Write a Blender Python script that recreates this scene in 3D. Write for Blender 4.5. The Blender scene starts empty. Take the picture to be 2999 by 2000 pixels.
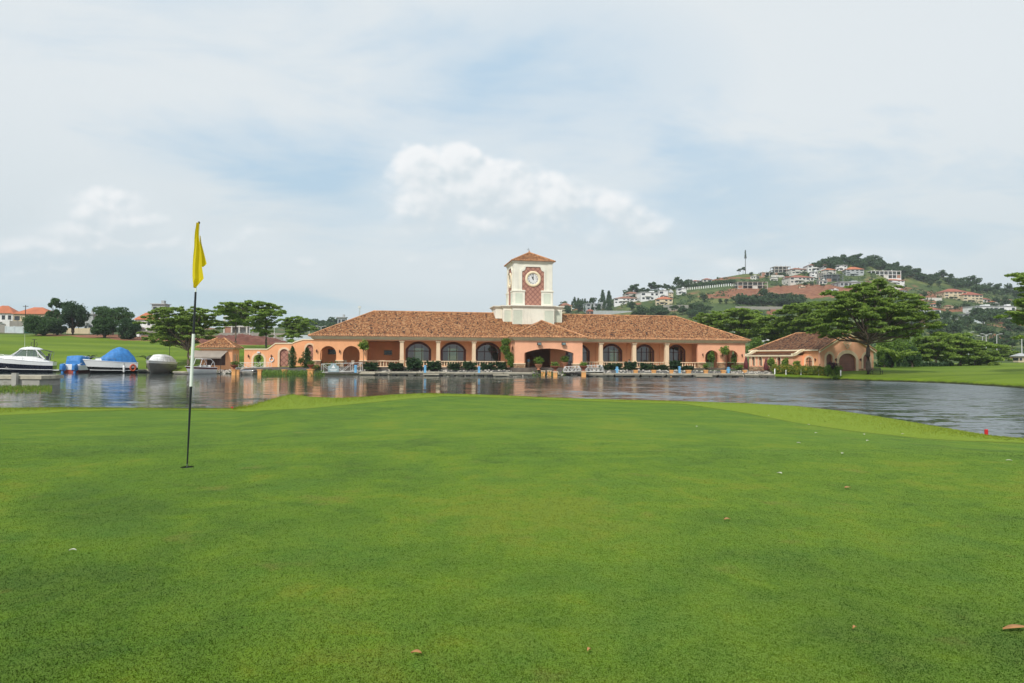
import bpy, bmesh, math, random
import numpy as np
from mathutils import Vector, Matrix
R = math.radians
S = bpy.context.scene
COL = S.collection
rng = random.Random(7)
nr = np.random.default_rng(11)

# ---------------------------------------------------------------- camera
CAM = Vector((0, 0, 2.83)); F = 2000.0; PX0, PY0 = 1499.5, 1000.0
pit, rol = math.atan(52/2000), R(0.33)
_f = Vector((0, math.cos(pit), math.sin(pit)))
_u0 = Vector((0, -math.sin(pit), math.cos(pit))); _r0 = Vector((1, 0, 0))
_r = _r0*math.cos(rol) + _u0*math.sin(rol)
_u = -_r0*math.sin(rol) + _u0*math.cos(rol)
cd = bpy.data.cameras.new('camera'); cam = bpy.data.objects.new('camera', cd); COL.objects.link(cam)
cd.sensor_width = 36; cd.lens = 36*F/2999; cd.clip_start = .05; cd.clip_end = 20000
m = Matrix((( _r.x, _u.x, -_f.x, CAM.x), (_r.y, _u.y, -_f.y, CAM.y), (_r.z, _u.z, -_f.z, CAM.z), (0, 0, 0, 1)))
cam.matrix_world = m
S.camera = cam

def ray(px, py):
    return _f + _r*((px-PX0)/F) + _u*((PY0-py)/F)
def P(px, py, Y):
    d = ray(px, py); return CAM + d*(Y/d.y)
def PZ(px, py, z):
    d = ray(px, py); return CAM + d*((z-CAM.z)/d.z)
def proj(p):
    d = Vector(p)-CAM; w = d.dot(_f)
    return PX0+F*d.dot(_r)/w, PY0-F*d.dot(_u)/w

class Frame:
    """a local frame of a building: x along its front, y into it, z up"""
    def __init__(s, o, yaw):
        s.o = Vector(o); s.yaw = R(yaw)
        s.ux = Vector((math.cos(s.yaw), math.sin(s.yaw), 0)); s.uy = Vector((-math.sin(s.yaw), math.cos(s.yaw), 0))
    def hit(s, px, py, v=0.0):
        d = ray(px, py); k = ((s.o + s.uy*v) - CAM).dot(s.uy)/d.dot(s.uy)
        p = CAM + d*k - s.o
        return p.dot(s.ux), p.z
    def x(s, px, v=0.0, py=1030): return s.hit(px, py, v)[0]
    def z(s, px, py, v=0.0): return s.hit(px, py, v)[1]
    def w(s, x, y, z): return s.o + s.ux*x + s.uy*y + Vector((0, 0, z))

# ---------------------------------------------------------------- objects
def tag(o, label=None, cat=None, group=None, kind=None):
    if label: o['label'] = label
    if cat: o['category'] = cat
    if group: o['group'] = group
    if kind: o['kind'] = kind
    return o
def empty(name, loc, rz=0.0, label=None, cat=None, group=None):
    o = bpy.data.objects.new(name, None); COL.objects.link(o)
    o.location = loc; o.rotation_euler = (0, 0, rz); o.empty_display_size = .2
    return tag(o, label, cat, group)
def copy_tree(o, parent=None):
    c = o.copy(); COL.objects.link(c); c.parent = parent
    for ch in list(o.children): copy_tree(ch, c)
    return c
def link(name, me, mat, parent=None):
    o = bpy.data.objects.new(name, me); COL.objects.link(o)
    if mat is not None and not len(me.materials): me.materials.append(mat)
    o.parent = parent
    return o

class MB:
    """collects simple solids and builds them into one mesh"""
    def __init__(s): s.v = []; s.f = []; s.uv = {}; s.sm = set()
    def add(s, vs, fs, smooth=False):
        b = len(s.v); s.v.extend([tuple(p) for p in vs])
        for f in fs:
            if smooth: s.sm.add(len(s.f))
            s.f.append(tuple(b+i for i in f))
        return s
    def quad(s, a, b, c, d, uv=None):
        s.add([a, b, c, d], [(0, 1, 2, 3)])
        if uv: s.uv[len(s.f)-1] = uv
        return s
    def poly(s, pts, uv=None):
        s.add(pts, [tuple(range(len(pts)))])
        if uv: s.uv[len(s.f)-1] = uv
        return s
    def box(s, x0, x1, y0, y1, z0, z1):
        return s.add([(x0,y0,z0),(x1,y0,z0),(x1,y1,z0),(x0,y1,z0),(x0,y0,z1),(x1,y0,z1),(x1,y1,z1),(x0,y1,z1)],
              [(0,3,2,1),(4,5,6,7),(0,1,5,4),(1,2,6,5),(2,3,7,6),(3,0,4,7)])
    def taper(s, x0, x1, y0, y1, z0, z1, k):
        cx, cy = (x0+x1)/2, (y0+y1)/2
        q = lambda x, y: (cx+(x-cx)*k, cy+(y-cy)*k, z1)
        return s.add([(x0,y0,z0),(x1,y0,z0),(x1,y1,z0),(x0,y1,z0),q(x0,y0),q(x1,y0),q(x1,y1),q(x0,y1)],
              [(0,3,2,1),(4,5,6,7),(0,1,5,4),(1,2,6,5),(2,3,7,6),(3,0,4,7)])
    def prism(s, pts, d, cap=True):
        """extrude the closed outline pts by the vector d"""
        n = len(pts); d = Vector(d)
        a = [Vector(p) for p in pts]
        fs = [(i, (i+1) % n, n+(i+1) % n, n+i) for i in range(n)]
        if cap: fs += [tuple(range(n-1, -1, -1)), tuple(range(n, 2*n))]
        return s.add(a+[p+d for p in a], fs)
    def tube(s, path, rad, n=6, cap=True, smooth=True):
        path = [Vector(p) for p in path]
        if not hasattr(rad, '__len__'): rad = [rad]*len(path)
        vs = []
        for i, p in enumerate(path):
            t = (path[min(i+1, len(path)-1)]-path[max(i-1, 0)])
            t = t.normalized() if t.length > 1e-9 else Vector((0, 0, 1))
            a = t.cross(Vector((0, 0, 1)));
            if a.length < 1e-3: a = Vector((1, 0, 0))
            a.normalize(); b = a.cross(t)
            for k in range(n):
                w = 2*math.pi*k/n
                vs.append(p + (a*math.cos(w)+b*math.sin(w))*rad[i])
        fs = [(i*n+k, i*n+(k+1) % n, (i+1)*n+(k+1) % n, (i+1)*n+k) for i in range(len(path)-1) for k in range(n)]
        s.add(vs, fs, smooth)
        if cap:
            s.add(vs[:n][::-1], [tuple(range(n))]); s.add(vs[-n:], [tuple(range(n))])
        return s
    def lathe(s, prof, c=(0, 0, 0), n=12, smooth=True):
        vs = []; m_ = len(prof)
        for k in range(n):
            w = 2*math.pi*k/n
            for r_, z in prof: vs.append((c[0]+r_*math.cos(w), c[1]+r_*math.sin(w), c[2]+z))
        fs = [(k*m_+i, ((k+1) % n)*m_+i, ((k+1) % n)*m_+i+1, k*m_+i+1) for k in range(n) for i in range(m_-1)]
        return s.add(vs, fs, smooth)
    def grid(s, rows, smooth=True, closed=False):
        h, w = len(rows), len(rows[0])
        vs = [p for r_ in rows for p in r_]
        ww = w if closed else w-1
        return s.add(vs, [(i*w+j, i*w+(j+1) % w, (i+1)*w+(j+1) % w, (i+1)*w+j) for i in range(h-1) for j in range(ww)], smooth)
    def build(s, name, mat, parent=None, bevel=0):
        me = bpy.data.meshes.new(name); me.from_pydata(s.v, [], s.f)
        if s.uv:
            l = me.uv_layers.new(name='UVMap')
            for fi, uv in s.uv.items():
                p = me.polygons[fi]
                for k, li in enumerate(p.loop_indices): l.data[li].uv = uv[k]
        if s.sm:
            sm = [i in s.sm for i in range(len(s.f))]
            me.polygons.foreach_set('use_smooth', sm)
        me.update()
        o = link(name, me, mat, parent)
        if bevel:
            b = o.modifiers.new('bevel', 'BEVEL'); b.width = bevel; b.segments = 2; b.limit_method = 'ANGLE'
        return o

    def build_split(s, name, mat, parent=None):
        """as build, but one object for every group of touching solids"""
        used, comp = {}, []
        par = list(range(len(s.v)))
        def find(i):
            while par[i] != i: par[i] = par[par[i]]; i = par[i]
            return i
        for f in s.f:
            for i in f[1:]: par[find(i)] = find(f[0])
        g = {}
        for fi, f in enumerate(s.f): g.setdefault(find(f[0]), []).append(fi)
        L = []
        for fs in g.values():
            pts = [s.v[i] for fi in fs for i in s.f[fi]]
            L.append([[min(p[k] for p in pts)-.006 for k in range(3)], [max(p[k] for p in pts)+.006 for k in range(3)], fs])
        done = False
        while not done:
            done = True
            for i in range(len(L)):
                for j in range(i+1, len(L)):
                    if all(L[i][0][k] <= L[j][1][k] and L[j][0][k] <= L[i][1][k] for k in range(3)):
                        L[i] = [[min(L[i][0][k], L[j][0][k]) for k in range(3)], [max(L[i][1][k], L[j][1][k]) for k in range(3)], L[i][2]+L[j][2]]
                        L.pop(j); done = False; break
                if not done: break
        out = []
        for _, _, fs in L:
            m_ = MB()
            for fi in fs: m_.add([s.v[i] for i in s.f[fi]], [tuple(range(len(s.f[fi])))], fi in s.sm)
            out.append(m_.build(name, mat, parent))
        return out

def arc(xa, xb, zs, zt, n=14):
    """points of an elliptical arch from (xa,zs) over zt to (xb,zs)"""
    cx, a, h = (xa+xb)/2, (xb-xa)/2, zt-zs
    return [(cx-a*math.cos(math.pi*i/n), zs+h*math.sin(math.pi*i/n)) for i in range(n+1)]
def seg_arc(xa, xb, zs, zt, n=14):
    """flat segmental arch"""
    a, h = (xb-xa)/2, zt-zs; r_ = (a*a+h*h)/(2*h); cx, cz = (xa+xb)/2, zt-r_
    t0 = math.asin(a/r_)
    return [(cx+r_*math.sin(-t0+2*t0*i/n), cz+r_*math.cos(-t0+2*t0*i/n)) for i in range(n+1)]
def arch_wall(mb, x0, x1, z0, z1, y0, y1, ops):
    """a wall between x0..x1, z0..z1, thickness y0..y1, with arched openings (xa, xb, zbase, curve)"""
    cur = x0
    for xa, xb, zb, crv in sorted(ops, key=lambda o: o[0]):
        if xa > cur: mb.box(cur, xa, y0, y1, z0, z1)
        if zb > z0: mb.box(xa, xb, y0, y1, z0, zb)
        n = len(crv)
        top = [(xa+(xb-xa)*i/(n-1), z1) for i in range(n)]
        for yy, flip in ((y0, 0), (y1, 1)):
            for i in range(n-1):
                q = [(crv[i][0], yy, crv[i][1]), (crv[i+1][0], yy, crv[i+1][1]), (top[i+1][0], yy, z1), (top[i][0], yy, z1)]
                mb.quad(*(q[::-1] if flip else q))
        for i in range(n-1):
            mb.quad((crv[i][0], y0, crv[i][1]), (crv[i][0], y1, crv[i][1]), (crv[i+1][0], y1, crv[i+1][1]), (crv[i+1][0], y0, crv[i+1][1]))
            mb.quad((top[i][0], y0, z1), (top[i+1][0], y0, z1), (top[i+1][0], y1, z1), (top[i][0], y1, z1))
        cur = xb
    if cur < x1: mb.box(cur, x1, y0, y1, z0, z1)
    return mb
def arch_trim(mb, xa, xb, zb, crv, w, y0, y1, foot=True):
    """a band of width w round an arched opening"""
    cx = (xa+xb)/2; zs = crv[0][1]; k = (xb-xa)/2; h = max(p[1] for p in crv)-zs
    inn = ([(xa, zb)] if zs-zb > 1e-4 else []) + list(crv) + ([(xb, zb)] if zs-zb > 1e-4 else [])
    out = []
    for x, z in inn:
        if z <= zs+1e-6: out.append((x+(-w if x < cx else w), z))
        else: out.append((cx+(x-cx)*(k+w)/k, zs+(z-zs)*(h+w)/h))
    n = len(inn)
    for i in range(n-1):
        a, b, c, d = inn[i], inn[i+1], out[i+1], out[i]
        mb.quad((a[0],y0,a[1]), (d[0],y0,d[1]), (c[0],y0,c[1]), (b[0],y0,b[1]))
        mb.quad((d[0],y0,d[1]), (d[0],y1,d[1]), (c[0],y1,c[1]), (c[0],y0,c[1]))
        mb.quad((a[0],y0,a[1]), (b[0],y0,b[1]), (b[0],y1,b[1]), (a[0],y1,a[1]))
    return mb
def arch_pane(mb, xa, xb, zb, crv, y):
    return mb.poly([(xa, y, zb), (xb, y, zb)] + [(x, y, z) for x, z in crv[::-1]])

# ---------------------------------------------------------------- node helper
class NT:
    def __init__(s, tree): s.t = tree; s.n = tree.nodes; s.l = tree.links
    def node(s, typ, **kw):
        n = s.n.new(typ)
        for k, v in kw.items(): setattr(n, k, v)
        return n
    def put(s, sock, v):
        if isinstance(v, bpy.types.NodeSocket): s.l.new(v, sock)
        elif v is not None:
            if sock.type == 'RGBA' and hasattr(v, '__len__') and len(v) == 3: v = (*v, 1)
            sock.default_value = v
    def m(s, op, a, b=None, c=None, clamp=False):
        n = s.node('ShaderNodeMath', operation=op, use_clamp=clamp)
        s.put(n.inputs[0], a)
        if b is not None: s.put(n.inputs[1], b)
        if c is not None: s.put(n.inputs[2], c)
        return n.outputs[0]
    def vm(s, op, a, b=None):
        n = s.node('ShaderNodeVectorMath', operation=op); s.put(n.inputs[0], a)
        if b is not None: s.put(n.inputs[1], b)
        return n.outputs[0]
    def sep(s, v):
        n = s.node('ShaderNodeSeparateXYZ'); s.put(n.inputs[0], v); return n.outputs
    def comb(s, x, y, z):
        n = s.node('ShaderNodeCombineXYZ')
        for i, q in enumerate((x, y, z)): s.put(n.inputs[i], q)
        return n.outputs[0]
    def mix(s, fac, a, b, blend='MIX'):
        n = s.node('ShaderNodeMix', data_type='RGBA', blend_type=blend)
        s.put(n.inputs[0], fac); s.put(n.inputs[6], a); s.put(n.inputs[7], b); return n.outputs[2]
    def noise(s, vec, scale, detail=3, rough=.55, dist=0, out=0, dims='3D'):
        n = s.node('ShaderNodeTexNoise', noise_dimensions=dims)
        if vec is not None: s.put(n.inputs['Vector'], vec)
        n.inputs['Scale'].default_value = scale; n.inputs['Detail'].default_value = detail
        n.inputs['Roughness'].default_value = rough; n.inputs['Distortion'].default_value = dist
        return n.outputs[out]
    def white(s, vec):
        n = s.node('ShaderNodeTexWhiteNoise', noise_dimensions='3D'); s.put(n.inputs['Vector'], vec); return n.outputs[0]
    def voro(s, vec, scale, feature='F1', out=0):
        n = s.node('ShaderNodeTexVoronoi', feature=feature); s.put(n.inputs['Vector'], vec); n.inputs['Scale'].default_value = scale
        return n.outputs[out]
    def ss(s, x, a, b):
        n = s.node('ShaderNodeMapRange', interpolation_type='SMOOTHSTEP')
        s.put(n.inputs[0], x); s.put(n.inputs[1], a); s.put(n.inputs[2], b); return n.outputs[0]
    def lin(s, x, a, b, c=0., d=1., clamp=True):
        n = s.node('ShaderNodeMapRange', clamp=clamp)
        for i, q in enumerate((x, a, b, c, d)): s.put(n.inputs[i], q)
        return n.outputs[0]
    def ramp(s, x, stops, interp='LINEAR'):
        n = s.node('ShaderNodeValToRGB'); cr = n.color_ramp; cr.interpolation = interp
        while len(cr.elements) < len(stops): cr.elements.new(.5)
        for e, (p, c) in zip(cr.elements, stops): e.position = p; e.color = (*c, 1)
        s.put(n.inputs[0], x); return n.outputs[0]
    def bump(s, h, strength=.3, dist=.02, normal=None):
        n = s.node('ShaderNodeBump'); s.put(n.inputs['Height'], h); s.put(n.inputs['Strength'], strength)
        n.inputs['Distance'].default_value = dist
        if normal is not None: s.put(n.inputs['Normal'], normal)
        return n.outputs[0]
    def mul(s, vec, sc):
        return s.vm('MULTIPLY', vec, sc)
def new_mat(name):
    mt = bpy.data.materials.new(name); mt.use_nodes = True
    nt = NT(mt.node_tree); b = mt.node_tree.nodes['Principled BSDF']
    return mt, nt, b
def obj_co(nt): return nt.node('ShaderNodeTexCoord').outputs['Object']
def pos(nt): return nt.node('ShaderNodeNewGeometry').outputs['Position']
def simple(name, c, rough=.7, var=.18, scale=1.5, bump=0, bscale=20, metal=0, dirt=None, spec=.5, fine=0, coat=0):
    """a plain material whose colour wanders a little with soft noise, optionally with a second, dirt colour"""
    mt, nt, b = new_mat(name); co = obj_co(nt)
    n = nt.noise(co, scale, 4)
    lo = tuple(x*(1-var) for x in c); hi = tuple(min(1, x*(1+var)) for x in c)
    col = nt.mix(nt.lin(n, .3, .7), lo, hi)
    if fine:
        n3 = nt.noise(co, bscale, 3); col = nt.mix(nt.lin(n3, .35, .65, 0, fine), col, tuple(x*.55 for x in c))
    if dirt:
        n2 = nt.noise(co, scale*.7, 6, .7, .4); col = nt.mix(nt.ss(n2, .5, .75), col, dirt)
    nt.put(b.inputs['Base Color'], col)
    b.inputs['Roughness'].default_value = rough; b.inputs['Metallic'].default_value = metal
    b.inputs['Specular IOR Level'].default_value = spec; b.inputs['Coat Weight'].default_value = coat
    if bump: nt.put(b.inputs['Normal'], nt.bump(nt.noise(co, bscale, 4), bump, .03))
    return mt
# ---------------------------------------------------------------- world
SUN_EL, SUN_AZ = 42.0, 206.0          # azimuth of the sun, clockwise from +Y: behind the camera, to its left
def world():
    w = bpy.data.worlds.new('World'); S.world = w; w.use_nodes = True
    nt = NT(w.node_tree); bg = w.node_tree.nodes['Background']
    d = nt.node('ShaderNodeTexCoord').outputs['Generated']
    x, y, z = nt.sep(d)[0:3]
    sky = nt.node('ShaderNodeTexSky', sky_type='NISHITA', sun_disc=False)
    sky.sun_elevation = R(SUN_EL); sky.sun_rotation = R(SUN_AZ); sky.air_density = 1.0; sky.dust_density = 2.0; sky.ozone_density = 1.0
    # high thin veil, laid on a flat layer overhead
    zz = nt.m('ADD', nt.m('MAXIMUM', z, 0), .17)
    q = nt.comb(nt.m('DIVIDE', x, zz), nt.m('DIVIDE', y, zz), 3.3)
    q = nt.vm('MULTIPLY', q, (1.0, .8, 1))
    rot = nt.node('ShaderNodeMapping'); rot.inputs['Rotation'].default_value = (0, 0, R(-24)); rot.inputs['Scale'].default_value = (.55, 1.0, 1)
    nt.put(rot.inputs[0], q); q = rot.outputs[0]
    n1 = nt.noise(q, .9, 6, .52, .35)
    n2 = nt.noise(q, 2.6, 5, .6, .5)
    v = nt.m('ADD', nt.m('MULTIPLY', n1, .75), nt.m('MULTIPLY', n2, .25))
    v = nt.ss(v, .39, .545)
    v = nt.m('ADD', .06, nt.m('MULTIPLY', v, .94))
    yq = nt.m('MAXIMUM', y, .05); tq, eq = nt.m('DIVIDE', x, yq), nt.m('DIVIDE', z, yq)
    def spot(t0, e0, a, h):
        p_, q_ = nt.m('DIVIDE', nt.m('SUBTRACT', tq, t0), a), nt.m('DIVIDE', nt.m('SUBTRACT', eq, e0), h)
        return nt.m('SUBTRACT', 1, nt.m('ADD', nt.m('MULTIPLY', p_, p_), nt.m('MULTIPLY', q_, q_)), clamp=True)
    v = nt.m('ADD', v, nt.m('MULTIPLY', nt.ss(tq, .18, .5), .45), clamp=True)
    v = nt.m('SUBTRACT', v, nt.m('MULTIPLY', nt.m('ADD', spot(.07, .42, .30, .16), nt.m('MULTIPLY', spot(-.30, .30, .32, .06), .8)), .42), clamp=True)
    zen = nt.ss(z, .0, .35)
    blue = nt.mix(zen, (.59, .74, .81), (.51, .70, .87))
    pale = nt.mix(zen, (.70, .79, .83), (.85, .905, .93))
    veil = nt.mix(v, blue, pale)
    base = nt.mix(.90, nt.vm('MULTIPLY', sky.outputs[0], (.075, .075, .075)), veil)
    # heaped clouds low over the land
    yy = nt.m('MAXIMUM', y, .03)
    t, e = nt.m('DIVIDE', x, yy), nt.m('DIVIDE', z, yy)
    ELL = [(1235,505,75,75),(1335,480,62,55),(1400,560,170,80),(1290,580,130,85),(1540,600,190,85),(1470,665,260,85),
           (1800,628,85,62),(1850,668,120,50),(1660,680,230,65),(1900,700,75,24),(1230,450,45,25),
           (300,628,95,58),(350,665,100,48),(235,685,110,34),(190,735,130,42),(330,720,170,38),(60,745,90,40),(150,800,160,40),
           (1225,752,60,24),(1330,782,110,24),(735,692,48,24),(650,745,150,34),(885,770,40,18),(1780,800,110,35),(2150,790,80,30),(2560,760,120,34)]
    WT = [1]*18+[.55,.5,.55,.55,.5,.5,.7,.6]
    def dens(t, e):
        out = None
        for (px, py, a, b), k in zip(ELL, WT):
            dx = nt.m('MULTIPLY', nt.m('SUBTRACT', t, (px-1500)/F), F/(a*1.38))
            dy = nt.m('MULTIPLY', nt.m('SUBTRACT', e, (1052-py)/F), F/(b*1.38))
            r2 = nt.m('ADD', nt.m('MULTIPLY', dx, dx), nt.m('MULTIPLY', dy, dy))
            g = nt.m('MULTIPLY', nt.m('SUBTRACT', 1, r2), k)
            out = g if out is None else nt.m('SMOOTH_MAX', out, g, .25)
        return out
    def full(dt, de):
        tt, ee = nt.m('ADD', t, dt), nt.m('ADD', e, de)
        c = nt.comb(tt, nt.m('MULTIPLY', ee, 1.25), 0.7)
        n = nt.noise(c, 13, 8, .6, .1)
        v1 = nt.m('SUBTRACT', .42, nt.voro(nt.vm('ADD', c, nt.vm('MULTIPLY', nt.noise(c, 30, 3, .6, out=1), (.012, .012, 0))), 24, 'SMOOTH_F1')); v2 = nt.m('SUBTRACT', .42, nt.voro(c, 62, 'SMOOTH_F1'))
        n = nt.m('ADD', nt.m('MULTIPLY', nt.m('SUBTRACT', n, .5), 1.15), nt.m('ADD', nt.m('MULTIPLY', v1, .72), nt.m('MULTIPLY', v2, .34)))
        return nt.m('ADD', dens(tt, ee), n)
    D0 = full(0, 0); D1 = full(-.009, .014)
    mask = nt.ss(D0, -.1, nt.lin(e, .14, .26, 2.0, .55))
    light = nt.ss(nt.m('ADD', nt.m('SUBTRACT', D0, D1), nt.lin(e, .14, .27, -.18, .18)), -.25, .65)
    soft = nt.ss(D0, .1, 1.5)
    ccol = nt.mix(light, (.665, .75, .80), (.96, .975, .985))
    ccol = nt.mix(nt.m('MULTIPLY', soft, .35), ccol, (.80, .85, .875))
    halo = nt.m('MULTIPLY', nt.ss(dens(t, nt.m('ADD', e, .012)), -2.6, .6), .42)
    front = nt.ss(y, .05, .2)
    base = nt.mix(nt.m('MULTIPLY', halo, front), base, (.80, .86, .89))
    tot = nt.mix(nt.m('MULTIPLY', nt.m('MULTIPLY', mask, .97), front), base, ccol)
    out = nt.vm('MULTIPLY', tot, (10, 10, 10))
    nt.put(bg.inputs['Color'], out); bg.inputs['Strength'].default_value = .1
    w.cycles.sampling_method = 'MANUAL'; w.cycles.sample_map_resolution = 512
world()
sd = bpy.data.lights.new('sun', 'SUN'); sd.energy = 3.1; sd.angle = R(7); sd.color = (1, .95, .87)
so = bpy.data.objects.new('sun', sd); COL.objects.link(so)
sdir = Vector((math.sin(R(SUN_AZ))*math.cos(R(SUN_EL)), math.cos(R(SUN_AZ))*math.cos(R(SUN_EL)), math.sin(R(SUN_EL))))
so.rotation_euler = sdir.to_track_quat('Z', 'Y').to_euler(); so.location = sdir*300
S.view_settings.view_transform = 'Standard'; S.view_settings.look = 'None'
S.view_settings.exposure = 0.0; S.view_settings.gamma = 1.0
S.render.engine = 'CYCLES'
S.cycles.max_bounces = 6; S.cycles.transparent_max_bounces = 12; S.cycles.use_denoising = True

# ---------------------------------------------------------------- materials
M = {}
def green_colour(nt, p):
    """broad colour of the turf: olive, mid green and bluish patches with soft borders"""
    n1 = nt.noise(p, .75, 5, .62, .5); n2 = nt.noise(nt.vm('ADD', p, (9, 3, 0)), 2.6, 5, .65, .6); n3 = nt.noise(nt.vm('ADD', p, (17, 40, 0)), .30, 3, .55); sm = nt.noise(p, 8, 3, .6)
    k = nt.m('ADD', nt.m('ADD', nt.m('MULTIPLY', n1, .46), nt.m('MULTIPLY', n2, .34)), nt.m('MULTIPLY', n3, .20))
    col = nt.ramp(nt.lin(k, .41, .59), [(0, (0.0340, 0.0865, 0.0130)), (.3, (0.0609, 0.1362, 0.0110)), (.55, (0.0896, 0.1739, 0.0110)), (.78, (0.1236, 0.2079, 0.0115)), (1, (0.1702, 0.2116, 0.0150))])
    hue = nt.noise(nt.vm('ADD', p, (50, 11, 0)), 1.5, 4, .6, .4)
    col = nt.mix(nt.lin(hue, .50, .70, 0, .55), col, (0.0560, 0.1520, 0.0250))
    col = nt.mix(nt.lin(sm, .34, .66, .20, 0), col, (0.0434, 0.0961, 0.0093))
    spot = nt.noise(nt.vm('ADD', p, (31, 7, 0)), 2.1, 4, .6)
    return nt.mix(nt.m('MULTIPLY', nt.ss(spot, .61, .74), .5), col, (0.1938, 0.1519, 0.0434))
def mat_green():
    mt, nt, b = new_mat('putting_green_grass'); p = pos(nt)
    fr = nt.node('ShaderNodeAttribute', attribute_name='fringe').outputs['Fac']
    fin = nt.noise(p, 42, 3, .7); vf = nt.noise(p, 170, 2, .7); md = nt.noise(nt.mul(p, (1, .55, 1)), 9, 4, .7)
    col = green_colour(nt, p)
    g = nt.m('ADD', nt.m('MULTIPLY', fin, .5), nt.m('MULTIPLY', vf, .5))
    col = nt.mix(nt.lin(md, .36, .64, 0, .45), col, (.105, .165, .022))
    col = nt.mix(nt.lin(g, .40, .54, .22, 0), col, (.030, .060, .006))
    col = nt.mix(nt.m('MULTIPLY', nt.lin(vf, .55, .75), .30), col, (.15, .22, .04))
    # collar of longer, yellower grass
    f1 = nt.noise(p, 16, 4, .7); f2 = nt.noise(p, 2.2, 4, .6)
    fc = nt.mix(nt.lin(f1, .3, .7), (.110, .178, .011), (.225, .285, .022))
    fc = nt.mix(nt.m('MULTIPLY', nt.ss(f2, .5, .72), .5), fc, (.22, .235, .028))
    edge = nt.m('ADD', fr, nt.m('MULTIPLY', nt.m('SUBTRACT', nt.noise(p, 1.3, 4, .7), .5), .22))
    k = nt.ss(edge, .46, .53)
    col = nt.mix(k, col, fc)
    # shade line of the mown step between them, painted into the colour
    step = nt.m('MULTIPLY', nt.ss(edge, .40, .48), nt.m('SUBTRACT', 1, nt.ss(edge, .52, .64)))
    col = nt.mix(nt.m('MULTIPLY', step, .70), col, (.045, .075, .006))
    nt.put(b.inputs['Base Color'], col); b.inputs['Roughness'].default_value = .9; b.inputs['Specular IOR Level'].default_value = .06
    b.inputs['Sheen Weight'].default_value = .25; b.inputs['Sheen Roughness'].default_value = .38; b.inputs['Sheen Tint'].default_value = (.60, .88, .22, 1)
    h = nt.m('ADD', g, nt.m('ADD', nt.m('MULTIPLY', md, 1.2), nt.m('MULTIPLY', nt.m('MULTIPLY', f1, k), 1.2)))
    nt.put(b.inputs['Normal'], nt.bump(h, .8, .02))
    return mt
def mat_blades():
    mt, nt, b = new_mat('putting_green_blades'); p = pos(nt)
    ti = nt.node('ShaderNodeAttribute', attribute_name='tint').outputs['Fac']
    col = green_colour(nt, p)
    col = nt.mix(ti, nt.vm('MULTIPLY', col, (.52, .53, .50)), nt.vm('MULTIPLY', col, (.74, .72, .72)))
    nt.put(b.inputs['Base Color'], col); b.inputs['Roughness'].default_value = .8; b.inputs['Specular IOR Level'].default_value = .03
    gn = nt.node('ShaderNodeNewGeometry').outputs['Normal']
    nt.put(b.inputs['Normal'], nt.vm('NORMALIZE', nt.vm('ADD', nt.vm('MULTIPLY', gn, (.22, .22, .22)), (0, 0, .78))))
    return mt
M['blades'] = mat_blades()
def mat_rim():
    mt, nt, b = new_mat('collar_blades'); p = pos(nt)
    ti = nt.node('ShaderNodeAttribute', attribute_name='tint').outputs['Fac']
    k = nt.m('ADD', nt.m('MULTIPLY', ti, .5), nt.m('MULTIPLY', nt.noise(p, 2.2, 4, .6), .5))
    nt.put(b.inputs['Base Color'], nt.mix(nt.lin(k, .25, .75), (.125, .190, .012), (.245, .295, .025))); b.inputs['Roughness'].default_value = .8; b.inputs['Specular IOR Level'].default_value = .05
    gn = nt.node('ShaderNodeNewGeometry').outputs['Normal']
    nt.put(b.inputs['Normal'], nt.vm('NORMALIZE', nt.vm('ADD', nt.vm('MULTIPLY', gn, (.3, .3, .3)), (0, 0, .7))))
    return mt
M['rim'] = mat_rim()
M['green'] = mat_green()
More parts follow.
